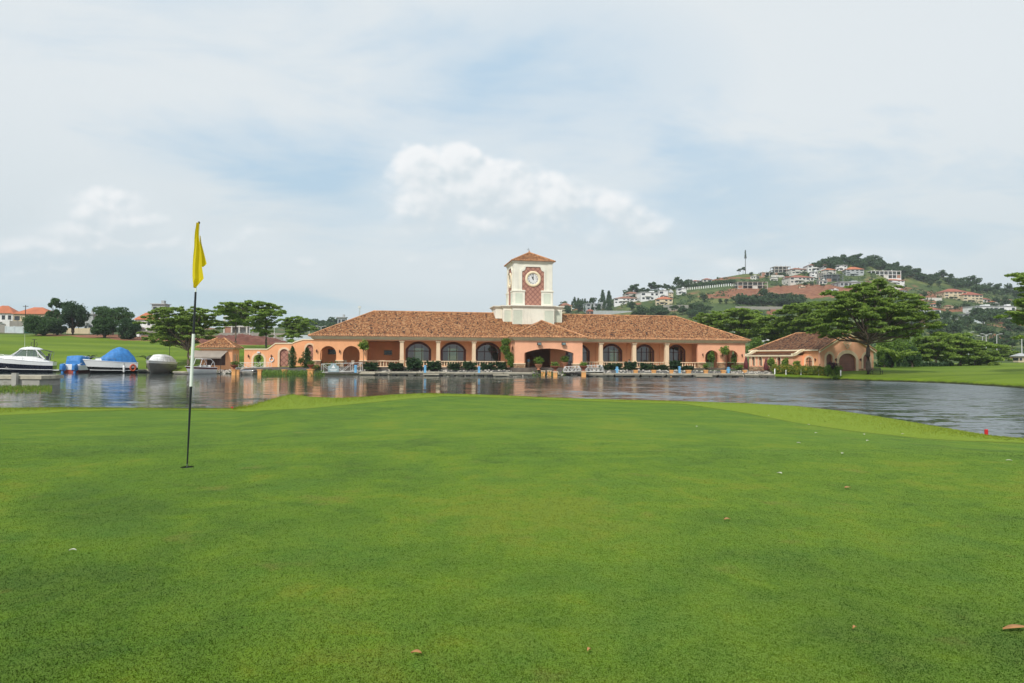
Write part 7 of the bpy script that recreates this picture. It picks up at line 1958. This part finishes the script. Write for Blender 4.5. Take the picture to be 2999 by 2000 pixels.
# ---------------------------------------------------------------- houses
_win = None
def window(parent, x, y, z, w, h, side=0, mat='hglass', depth=.06):
    """a window set on a wall; every one its own object sharing one mesh"""
    global _win
    if _win is None: _win = {}
    if mat not in _win:
        mb = MB(); mb.box(-.5, .5, -.5, .5, 0, 1); me = bpy.data.meshes.new('window'); me.from_pydata(mb.v, [], mb.f); me.materials.append(M[mat]); me.update(); _win[mat] = me
    o = bpy.data.objects.new('window', _win[mat]); COL.objects.link(o); o.parent = parent; o.location = (x, y, z); o.scale = (w, depth, h)
    if side: o.rotation_euler = (0, 0, R(90))
    return o
def hip(mb, x0, x1, y0, y1, z, h, ov=.5, gable=False):
    w, d = x1-x0+2*ov, y1-y0+2*ov; A = [(x0-ov, y0-ov, z), (x1+ov, y0-ov, z), (x1+ov, y1+ov, z), (x0-ov, y1+ov, z)]; m_ = min(w, d)/2
    if w >= d: r0, r1 = (x0-ov+(0 if gable else m_), (y0+y1)/2, z+h), (x1+ov-(0 if gable else m_), (y0+y1)/2, z+h); fs = [(A[0], A[1], r1, r0), (A[1], A[2], r1), (A[2], A[3], r0, r1), (A[3], A[0], r0)]
    else: r0, r1 = ((x0+x1)/2, y0-ov+(0 if gable else m_), z+h), ((x0+x1)/2, y1+ov-(0 if gable else m_), z+h); fs = [(A[0], A[1], r0), (A[1], A[2], r1, r0), (A[2], A[3], r1), (A[3], A[0], r0, r1)]
    for f in fs: mb.poly(f)
    mb.poly(A[::-1])
def house(px0, px1, pt, pb, kind, wall, roof, label, floors=2, yaw=0, name='hillside_house', group=None, Y=None, nwin=None, roofk=.32, depth=.75, wmat='hglass', extra=()):
    pc = (px0+px1)/2; b = land_at(pc, pb, 150 if Y is None else None) if Y is None else P(pc, pb, Y); Y = b.y; k = Y/F
    w, H = (px1-px0)*k*.96, (pb-pt)*k; d = min(w*depth, 16)
    e = empty(name, b, R(yaw), label, 'house', group or 'houses on the hill'); M_ = M[wall]
    if kind == 'hip': hw, hr = H*(1-roofk), H*roofk
    else: hw, hr = H, 0
    fh = hw/floors
    if kind in ('hip', 'flat'):
        mb = MB(); mb.box(-w/2, w/2, 0, d, -4, hw-.003); mb.build('wall', M_, e)
        n = nwin or max(2, int(w/3.2)); ww = w/n*.52
        for f in range(floors):
            for i in range(n):
                if (i*7+f*3) % 11 == 10: continue
                window(e, -w/2+(i+.5)*w/n, -.0, f*fh+fh*.28, ww*(1.5 if (i+f) % 4 == 1 else 1), fh*.48, mat=wmat, depth=.12)
        for i in range(2): window(e, -w/2, d*(.3+.4*i), fh*.3, 1.2, fh*.45, 1, depth=.12); window(e, w/2, d*(.3+.4*i), fh*.3, 1.2, fh*.45, 1, depth=.12)
        if floors > 1:
            mb = MB(); mb.box(-w*.28, w*.06, -1.3, -.002, fh-.12, fh+.08); mb.box(-w*.28, w*.06, -1.3, -1.22, fh+.08, fh+.85); mb.build('balcony', M_, e)
    if kind == 'hip': mb = MB(); hip(mb, -w/2, w/2, 0, d, hw, hr, .6); mb.build('roof', M[roof], e)
    if kind == 'flat':
        mb = MB(); mb.box(-w/2-.5, w/2+.5, -.6, d+.3, hw, hw+.3); mb.build('roof', M[roof], e); MB().box(w*.1, w*.32, d*.3, d*.7, hw+.3, hw+1.6).build('stair_head', M_, e)
    if kind == 'frame':
        n = nwin or max(3, int(w/3.6))
        for f in range(floors+1): MB().box(-w/2-.3, w/2+.3, -.3, d+.3, f*fh-.3-(.0 if f else 3), f*fh).build('slab', M_, e)
        for f in range(floors):
            for i in range(n+1):
                for yy in (0, d):
                    x = -w/2+i*w/n; o = MB().box(x-.22, x+.22, yy-.22 if yy == 0 else yy-.44, yy+.22 if yy == 0 else yy, f*fh+.002, (f+1)*fh-.302).build('column', M_, e)
        MB().box(-w/2+.4, w/2-.4, d*.45, d*.55, .002, hw-.31).build('wall', M['hgrey'], e)
        for i in range(0, n, 3): MB().box(-w/2+i*w/n+.24, -w/2+(i+1)*w/n-.24, .02, .2, .002, fh-.303).build('wall', M[('hbrick', 'hwall')[i % 2]], e)
        if roof: mb = MB(); hip(mb, -w*.5, w*.42, 0, d, hw+.004, H*.16, .5); mb.build('roof', M[roof], e)
        else:
            for i in range(3): x = -w/2+w*(.2+.3*i); MB().box(x-.2, x+.2, d*.3, d*.3+.4, hw+.002, hw+1.4).build('column', M_, e)
    return e, w, d, hw
HOUSES = [
 (1640,1676,886,914,'hip','hcream','hroof_b','three storey house with brown hip roof beside the clock tower',3,8), (1717,1739,905,922,'hip','hbrick','hroof_r','low red brick hut just above the clubhouse ridge',1,0),
 (1716,1787,889,909,'flat','hgrey','hroof_g','grey flat-roofed modern house with dark window bands',2,6), (1798,1870,866,889,'hip','hwhite','hroof_b','white two storey villa with brown roof on the lower slope',2,-6),
 (1830,1876,853,872,'hip','hconc','hroof_b','unfinished house with brown roof behind the white villa',2,4), (1876,1932,856,880,'flat','hwhite','hroof_g','white modern house with pale windows right of the white villa',2,8),
 (1930,1958,851,876,'flat','hwhite','hroof_g','tall narrow white block joined to the modern house',2,0), (1960,1972,847,875,'hip','hcream','hroof_g','slender cream stair tower house',3,0),
 (1920,1971,867,893,'hip','hcream','hroof','yellow house with orange roof and small gables on the lower slope',2,-8), (1984,2011,845,862,'flat','hwhite','hroof_g','small white house at the end of the hedge',2,0),
 (1862,1890,842,853,'hip','hwall','hroof_r','small red-roofed house on the left skyline',1,0), (2027,2056,817,828,'hip','hwall','hroof_r','pinkish low house with red roof on the skyline',1,5), (2058,2086,814,827,'hip','hwall','hroof_r','second pinkish low house on the skyline, under a tree',1,-5),
 (2160,2250,825,845,'frame','hconc','hroof_r','long unfinished two storey frame with red roof above the red cutting',2,0), (2231,2266,797,809,'frame','hconc',None,'small bare concrete frame near the top, left',1,0),
 (2269,2317,780,806,'frame','hconc',None,'large grey unfinished house near the hilltop',3,0), (2318,2367,782,802,'hip','hwall','hroof_b','house with brown hip roofs left of the large white villa',2,6),
 (2368,2425,768,794,'hip','hwhite','hroof_b','large white villa with brown roof and small tower on the hilltop',2,-4), (2313,2388,803,830,'hip','hwall','hroof_r','wide villa with red roof above the red cutting',2,4),
 (2378,2397,796,819,'flat','hwhite','hroof_g','plain white tall block beside scaffolding',3,0), (2399,2420,799,818,'frame','hconc',None,'scaffolded concrete frame right of the white block',3,0), (2418,2452,784,803,'hip','hwall','hroof','orange-roofed house below the hilltop forest',2,5),
 (2449,2484,777,793,'flat','hwhite','hroof_g','pale flat-roofed house against the hilltop forest',2,0), (2420,2471,804,825,'frame','pyl',None,'dark concrete frame with open floors',2,0), (2480,2532,779,808,'hip','hgrey','hroof','big grey house with orange gabled roof under the forest',3,-8),
 (2552,2642,793,815,'frame','hwhite',None,'long white concrete frame on the right shoulder of the hill',2,0), (2460,2536,826,840,'flat','hgrey','hroof_g','low grey flat-roofed building above the acacia',1,0), (2602,2654,815,833,'hip','hwhite','hroof','white house with bright orange roof above the acacia',2,6),
 (2768,2834,843,876,'hip','hcream','hroof_r','large cream house with red roof on the right slope',3,-4), (2821,2884,852,886,'hip','hcream','hroof_r','cream house with red roof adjoining it on the right',3,5), (2689,2758,895,929,'hip','hwhite','hroof_r','white arcaded house with red roof right of the acacia',2,0),
 (2857,2930,897,931,'flat','hwhite','hroof_g','blue-white modern house with curved flat roof, left half',2,6), (2928,2978,897,933,'flat','hwhite','hroof_g','blue-white modern house, right half with tall base',2,-4), (2822,2858,920,931,'flat','hgrey','hroof_g','low grey annex left of the modern house',1,0),
 (2982,3012,1034,1061,'hip','hcream','hroof_g','beige hut with pale roof at the right picture edge',1,0), (2236,2254,989,1010,'flat','hwhite','hroof_g','white block half hidden in the trees left of the garage',2,0)]
for h in HOUSES:
    px0, px1, pt, pb, kind, wl, rf, lab, fl, yw = h
    house(px0, px1, pt, pb, kind, wl, rf, lab, fl, yw+(pc_ := 0), roofk=.34)
FILL = [(2256,2278,812,822),(2296,2318,808,819),(2342,2360,834,843),(2400,2424,822,833),(2436,2458,842,852),(2536,2560,822,834),(2560,2584,830,841),(2640,2664,846,858),(2505,2528,842,852),(2208,2232,809,818)]
for i, (a_, b_, c_, d_) in enumerate(FILL): house(a_, b_, c_, d_, 'hip' if i % 3 else 'flat', ('hwall', 'hwhite', 'hcream')[i % 3], ('hroof_g', 'hroof_r', 'hroof_b')[i % 3], 'tiny pale house squeezed between the larger hilltop houses', 1 if i % 2 else 2, i*9-30, group='tiny houses between the hilltop houses')
FILR = [(2700,2724,880,893),(2738,2764,886,899),(2775,2800,893,906),(2880,2906,872,886),(2905,2932,880,893),(2940,2966,874,887),(2830,2852,902,914),(2965,2992,905,920),(2950,2975,955,968),(2700,2722,945,958)]
for i, (a_, b_, c_, d_) in enumerate(FILR): house(a_, b_, c_, d_, 'hip', ('hwhite', 'hwall', 'hcream')[i % 3], ('hroof_r', 'hroof', 'hroof_b')[i % 3], 'small house half hidden among trees on the right slope', 1 if i % 2 else 2, 40-i*8, group='small houses on the right slope')
LG = 'houses behind the left field'
house(-34, 34, 893, 968, 'hip', 'hwhite', 'hroof', 'white house with orange roof and dark balcony at the left edge', 2, 10, 'house', LG, Y=243, nwin=4)
house(40, 140, 897, 972, 'hip', 'hcream', 'hroof', 'cream house with long orange roof behind the mango trees', 2, 6, 'house', LG, Y=240, nwin=5, roofk=.30)
house(393, 446, 914, 982, 'hip', 'hwhite', 'hroof', 'white house with orange roof left of the acacia', 2, -6, 'house', LG, Y=245, nwin=3)
house(442, 482, 891, 980, 'flat', 'hgrey', 'hroof_g', 'raw concrete tower block rising behind the acacia', 3, 0, 'house', LG, Y=262)
house(244, 272, 921, 972, 'flat', 'hgrey', 'hroof_g', 'grey flat-roofed house glimpsed between the left trees', 2, 0, 'house', LG, Y=250)
house(655, 724, 926, 984, 'frame', 'hwall', None, 'unfinished concrete house with dark openings behind the umbrella acacia', 2, 0, 'house', LG, Y=240)
house(988, 1012, 930, 952, 'flat', 'hgrey', 'hroof_g', 'small concrete house above the left end of the clubhouse roof', 1, 0, 'house', LG, Y=330)
house(690, 722, 905, 930, 'hip', 'hgrey', 'hroof_g', 'distant pale house above the unfinished one', 1, 0, 'house', LG, Y=330)
def strip_wall(px0, px1, pt, pb, mat, label, name='boundary_wall', Y=None, t=.3, n=8, cat='wall', posts=0, group='boundary walls'):
    """a free-standing wall following the ground between two picture columns"""
    mid = (px0+px1)/2; b = land_at(mid, pb, 150) if Y is None else P(mid, pb, Y); H = (pb-pt)*b.y/F
    e = empty(name, b, 0, label, cat, group); mb = MB(); L = (px1-px0)*b.y/F
    mb.box(-L/2, L/2, 0, t, -2.5, H); mb.build('panel', M[mat], e)
    k = max(2, int(L/4)); 
    for i in range(k+1):
        x = -L/2+L*i/k; MB().box(x-.2, x+.2, -.08, -.002, -2.5, H+.15).build('post', M[mat], e)
    return e
strip_wall(1943, 2036, 893, 908, 'fence', 'long grey block wall across the slope, left'); strip_wall(2155, 2292, 898, 907, 'fence', 'long grey block wall in front of the shrubs, mid slope'); strip_wall(1738, 1858, 910, 920, 'hgrey', 'pale retaining wall just above the clubhouse ridge')
strip_wall(2758, 2806, 925, 936, 'hgrey', 'pale patterned wall right of the arcaded house'); strip_wall(2830, 2884, 936, 946, 'sheet', 'pale blue wall below the modern house'); strip_wall(2440, 2560, 858, 866, 'gsheet', 'dark green fence under the red cutting', name='boundary_fence', cat='fence')
strip_wall(2260, 2330, 806, 812, 'hwall', 'pale retaining wall below the unfinished hilltop house'); strip_wall(2700, 2760, 872, 880, 'hwall', 'low wall before the red-roofed houses'); strip_wall(2600, 2640, 838, 846, 'hwall', 'low cream wall right of the orange-roofed white house')
strip_wall(16, 67, 956, 977, 'sheet', 'pale corrugated sheet gate at the left edge', Y=222, name='sheet_gate', cat='gate'); strip_wall(-40, 15, 950, 977, 'fence', 'grey block wall at the far left', Y=223); strip_wall(30, 72, 940, 955, 'fence', 'raised grey wall behind the sheet gate', Y=228)
strip_wall(73, 100, 961, 979, 'gsheet', 'green hoarding behind the mango trunk', Y=224, name='hoarding', cat='fence'); strip_wall(196, 262, 961, 980, 'hcream', 'cream block wall between the left trees', Y=228); strip_wall(410, 492, 968, 987, 'fence', 'grey block wall left of the acacia trunk', Y=232); 
strip_wall(640, 835, 975, 992, 'fence', 'long pale block wall behind the earth mound', Y=236); strip_wall(832, 912, 981, 1000, 'sheet', 'pale sheet fence left of the clubhouse roof', Y=225, name='sheet_fence', cat='fence')
# white post fence and hedge row on the slope
for i in range(26):
    px = 1995+i*6.6; pb = 851-i*.62; b = land_at(px, pb, 300); mb = MB(); mb.box(b.x-.35, b.x+.35, b.y-.3, b.y+.3, b.z-1.5, b.z+2.2)
    tag(mb.build('fence_post', M['hwhite']), 'small white post in the row below the hedge on the hill', 'post', 'white posts in a row on the hill')
C = []
for i in range(2600):
    px = nr.uniform(1985, 2150); b = land_at(px, 845-(px-1995)*.09, 300) if i % 13 == 0 else b; C.append((b.x+nr.normal()*1.6, b.y+nr.normal()*1.2+1.5, b.z+.3+3.6*nr.random()))
tag(link('hedge_row', leaf_mesh('hedge_row', np.array(C), 1.3, .2), M['l_hill']), 'long green hedge across the hill above the white posts', 'hedge')
# masts, lamps
def cell_tower():
    b = land_at(2184, 798, 300); H = (proj(b)[1]-732)*b.y/F; e = empty('cell_tower', b, 0, 'tall telecom mast disguised as a palm on the hilltop', 'mast'); k = b.y/F
    MB().tube([(0, 0, -2), (0, 0, H*.98)], [1.3*k*1.1, .9*k], 8).build('pole', M['pyl'], e)
    C = np.concatenate([blob((0, 0, H*(.68+.3*i/9)), (3.3*k*(1-.06*i), 3.3*k*(1-.06*i), H*.025), 40, .2) for i in range(10)]); link('antenna_branches', leaf_mesh('antenna', C, 2.6*k, 0, .35), M['l_dark'], e)
    for i in range(3): MB().box(-3.2*k+i*2.6*k, -2.4*k+i*2.6*k, -.8, .2, H*.64, H*.72).build('antenna', M['pyl'], e)
cell_tower()
def radio_mast():
    b = P(1053, 925, 420); H = (925-895)*420/F; e = empty('radio_mast', b, 0, 'thin lattice radio mast behind the left end of the clubhouse roof', 'mast'); mb = MB()
    for s in ((-.5, -.3), (.5, -.3), (0, .5)): mb.tube([(s[0], s[1], -6), (s[0]*.4, s[1]*.4, H)], .09, 4)
    for i in range(8): z = H*i/8; k = 1-.6*i/8; mb.tube([(-.5*k, -.3*k, z), (.5*k, -.3*k, z+.5)], .06, 4)
    mb.build('lattice', M['lamp'], e); MB().box(-.9, .9, -.3, .3, H*.75, H*.95).build('antenna', M['lamp'], e)
radio_mast()
def lamp(px, pt, pb, Y, label, arms=1):
    b = P(px, pb, Y); H = (pb-pt)*Y/F; e = empty('street_lamp', b, 0, label, 'street lamp', 'street lamps along the far road'); MB().tube([(0, 0, -1), (0, 0, H)], [.14, .09], 6).build('pole', M['lamp'], e)
    for s in ((-1, 1) if arms == 2 else (1,)):
        MB().tube([(0, 0, H), (s*1.2, 0, H+.25)], .06, 5).build('arm', M['lamp'], e); MB().box(s*1.0, s*1.8, -.15, .15, H+.2, H+.34).build('lamp_head', M['lamp'], e) if s > 0 else MB().box(-1.8, -1.0, -.15, .15, H+.2, H+.34).build('lamp_head', M['lamp'], e)
LP = [(2837, 974, 1030, 230, 'first street lamp over the right-hand acacias, from the left', 1), (2878, 985, 1045, 225, 'short street lamp over the right-hand acacias', 2), (2889, 980, 1045, 215, 'double-armed street lamp over the right end of the acacia row', 2), (2920, 980, 1045, 220, 'street lamp with reddish patch behind it', 1), (2993, 988, 1040, 190, 'tall street lamp at the right picture edge', 2),
      (2257, 965, 1040, 175, 'double-armed street lamp over the garage wing', 2), (2272, 990, 1040, 180, 'short street lamp right of the white block', 1), (2151, 972, 1035, 185, 'street lamp behind the right slope of the clubhouse roof, lowest', 2), (2164, 976, 1040, 182, 'street lamp in the gap right of the clubhouse roof', 1),
      (731, 954, 992, 232, 'first of two close street lamps by the unfinished house', 1), (738, 954, 992, 233, 'second of two close street lamps by the unfinished house', 1), (803, 957, 992, 232, 'street lamp above the long pale wall', 1), (872, 956, 995, 230, 'double-armed street lamp above the small acacia', 2), (905, 960, 1000, 222, 'double-armed street lamp at the sheet fence', 2), (940, 957, 995, 235, 'street lamp over the left hip of the clubhouse roof', 2)]
for a in LP: lamp(*a)
def utility_pole():
    b = P(73, 980, 226); H = (980-893)*226/F; e = empty('utility_pole', b, 0, 'dark wooden utility pole before the cream house on the left', 'utility pole'); MB().tube([(0, 0, -1), (0, 0, H)], [.17, .12], 6).build('pole', M['bark_d'], e); MB().box(-.9, .9, -.08, .08, H-.5, H-.35).build('crossarm', M['bark_d'], e)
utility_pole()
def truck():
    b = P(387, 991, 212); e = empty('parked_truck', b, R(8), 'white pickup truck parked under the right-hand mango', 'truck')
    def sec(pts, nm, mt): return MB().prism([(x, -.85, z) for x, z in pts], (0, 1.7, 0)).build(nm, M[mt], e, .05)
    sec([(-2.3, .5), (2.3, .5), (2.35, .95), (1.2, 1.1), (-2.3, 1.1)], 'body', 'white'); sec([(-.6, 1.1), (1.15, 1.1), (.6, 1.75), (-.45, 1.8)], 'cab', 'white'); MB().prism([(-.4, -.87, 1.18), (.95, -.87, 1.18), (.55, -.87, 1.65), (-.35, -.87, 1.68)], (0, 1.74, 0)).build('window', M['hglass'], e)
    for x in (-1.5, 1.5):
        for y in (-.85, .85): 
            mb = MB(); mb.tube([(x, y-.12, .36), (x, y+.12, .36)], .36, 14); w_ = mb.build('wheel', M['dark'], e); MB().tube([(x, y-.13, .36), (x, y+.13, .36)], .2, 10).build('rim', M['steel'], w_)
truck()
# ---------------------------------------------------------------- trees on the hill: a few crowns, copied
def hill_crown(seed, kind):
    q = np.random.default_rng(seed)
    if kind == 'round': C = broad_points(.12, 1.0, .46, .46, 420, 12, seed, .42)
    elif kind == 'wide': C = broad_points(.35, 1.0, .62, .62, 420, 12, seed, .36)
    elif kind == 'pine': C = np.concatenate([blob((0, 0, .12+.86*u), ((1-u)*.30+.04, (1-u)*.30+.04, .05), 40, .4) for u in np.linspace(0, 1, 10)])
    else: C = np.concatenate([blob((.22*math.cos(k*2.2), .22*math.sin(k*2.2), .62+.34*((k*.31) % 1)), (.20, .20, .09), 46, .4) for k in range(8)])
    return leaf_mesh('crown', C, .17 if kind != 'pine' else .13, .25, .6)
HC = {k: [hill_crown(60+i*7+j, k) for i in range(3)] for j, k in enumerate(('round', 'wide', 'pine', 'airy'))}
_tm = MB().tube([(0, 0, -.15), (.01, 0, .35), (0, 0, .7)], [.035, .028, .012], 6); _tme = bpy.data.meshes.new('trunk'); _tme.from_pydata(_tm.v, [], _tm.f); _tme.materials.append(M['bark_d'])
for L_ in HC.values():
    for me in L_: me.materials.append(M['l_hill'])
def hill_tree(px, pb, hpx, kind, label, group, wide=1.0):
    nm, ct = ('conifer_tree', 'conifer') if kind == 'pine' else ('hill_bush', 'bush') if 'bush' in label else ('hill_tree', 'tree')
    b = land_at(px, pb, 235); s = hpx*b.y/F; e = empty(nm, b, rng.random()*6.28, label, ct, group); e.scale = (s*wide, s*wide, s)
    o = bpy.data.objects.new('crown', rng.choice(HC[kind])); COL.objects.link(o); o.parent = e; o = bpy.data.objects.new('trunk', _tme); COL.objects.link(o); o.parent = e
def scatter(n, fn, kinds, h, label, group, wide=1.1):
    for i in range(n):
        px, pb = fn(i); hill_tree(px, pb, rng.uniform(*h), rng.choice(kinds), label, group, wide*rng.uniform(.85, 1.25))
cr = lambda px: float(np.interp(px, [c[0] for c in CREST], [c[1] for c in CREST]))
U = rng.uniform
scatter(66, lambda i: (lambda px: (px, U(cr(px)+1, cr(px)+24)))(2392+264*((i*.618) % 1)), ['round', 'round', 'wide'], (17, 27), 'dark crowded tree in the forest capping the hill', 'forest on the hilltop', 1.05)
scatter(60, lambda i: (lambda px: (px, U(cr(px)+1, cr(px)+30)))(2640+372*((i*.618) % 1)), ['round', 'wide'], (14, 24), 'green tree on the wooded ridge at the right', 'trees on the right ridge')
scatter(20, lambda i: (U(1650, 1796), U(893, 922)), ['pine', 'round', 'pine'], (20, 34), 'dark conifer-like tree on the low ridge right of the clock tower', 'trees right of the clock tower', 1.0)
for px, pb, h in ((1700, 900, 24), (1765, 895, 44), (1783, 897, 44), (1728, 903, 26)): hill_tree(px, pb, h, 'pine', {1700: 'small pointed dark tree nearest the clock tower', 1765: 'tall pointed dark conifer, left of two', 1783: 'tall pointed dark conifer, right of two', 1728: 'pointed dark tree over the grey flat roof'}[px], None, 1.1)
scatter(26, lambda i: (lambda px: (px, cr(px)+U(2, 20)))(1832+190*((i*.618) % 1)), ['round', 'wide', 'airy'], (12, 24), 'dark tree on the left skyline of the hill', 'trees on the left skyline')
for px, h, lab in ((1858, 32, 'tall airy tree standing alone on the left skyline'), (1908, 30, 'tall ragged tree on the left skyline, second'), (1986, 30, 'tallest ragged tree on the left skyline')): hill_tree(px, cr(px)+6, h, 'airy', lab, None, 1.0)
for px, h, lab in ((2165, 17, 'small lollipop tree left of the telecom mast'), (2177, 20, 'lollipop tree touching the telecom mast')): hill_tree(px, cr(px)+3, h, 'airy', lab, None, .9)
scatter(34, lambda i: (U(2160, 2350), U(880, 899)), ['round', 'wide'], (14, 26), 'bushy tree in the thicket below the red cutting', 'thicket below the red cutting', 1.4)
for px, pb, h, lab in ((2062, 885, 24, 'round dark tree alone on the green slope'), (2238, 878, 32, 'tallest bushy tree of the mid slope'), (2320, 888, 30, 'dense round tree right of the thicket'), (2333, 829, 22, 'dark round tree before the wide red-roofed villa'), (2110, 890, 14, 'small dark bush right of the lone round tree'), (2128, 890, 14, 'second small dark bush on the green slope')): hill_tree(px, pb, h, 'round', lab, None, 1.2)
scatter(30, lambda i: (U(1840, 2080), U(908, 935)), ['round', 'wide'], (16, 28), 'green tree on the lower slope behind the clubhouse roof', 'trees on the lower slope', 1.2)
scatter(58, lambda i: (U(2660, 3010), U(936, 1035)), ['round', 'wide', 'airy'], (22, 38), 'dark tree in the wood below the right-hand houses', 'wood below the right-hand houses', 1.1)
scatter(16, lambda i: (U(2700, 2990), U(872, 930)), ['round'], (12, 26), 'tree among the right-hand houses', 'trees among the right-hand houses', 1.1)
scatter(22, lambda i: (U(2130, 2560), U(806, 842)), ['round', 'wide'], (8, 13), 'small bush among the hilltop houses', 'bushes among the hilltop houses', 1.3)
scatter(26, lambda i: (lambda px: (px, U(962, 985)))(850+145*((i*.618) % 1)), ['round', 'wide'], (20, 36), 'dark tree in the wood left of the clubhouse roof', 'wood left of the clubhouse roof', 1.2)
scatter(7, lambda i: (1395+i*9, 945), ['round', 'pine'], (20, 32), 'dark treetop over the clubhouse ridge left of the tower', 'treetops over the clubhouse ridge', 1.2)
for px, pb in ((1250, 941), (1350, 940)): hill_tree(px, pb, 24, 'round', 'tiny treetop over the clubhouse ridge, '+('left one' if px == 1250 else 'right one'), None, .7)

def scrub():
    """low ground cover over the slopes"""
    C = []
    for i in range(2600):
        px = nr.uniform(1640, 3020); Y = nr.uniform(240, 655); g_ = on_land(px, Y); q = proj(g_)[1]
        if 2150 < px < 2560 and 838 < q < 878: continue
        if vnoise(np.array([g_.x]), np.array([g_.y]), 1/45, 77)[0] < -.06: continue
        r_ = nr.uniform(.8, 2.6); C.append(blob((g_.x, g_.y, g_.z+.5*r_), (r_*1.5, r_*1.2, r_*.7), 16, .3))
    tag(link('scrub', leaf_mesh('scrub', np.concatenate(C), 1.3, .2), M['l_hill']), kind='stuff')
scrub()
# ---------------------------------------------------------------- air
def haze():
    mt = bpy.data.materials.new('haze'); mt.use_nodes = True; t = mt.node_tree; t.nodes.remove(t.nodes['Principled BSDF'])
    v = t.nodes.new('ShaderNodeVolumePrincipled'); v.inputs['Color'].default_value = (.80, .88, .95, 1); v.inputs['Density'].default_value = .00017; v.inputs['Anisotropy'].default_value = 0
    t.links.new(v.outputs[0], [n for n in t.nodes if n.type == 'OUTPUT_MATERIAL'][0].inputs['Volume'])
    o = MB().box(-1500, 1500, -140, 1450, -2.5, 175).build('haze', mt); tag(o, kind='stuff')
haze()
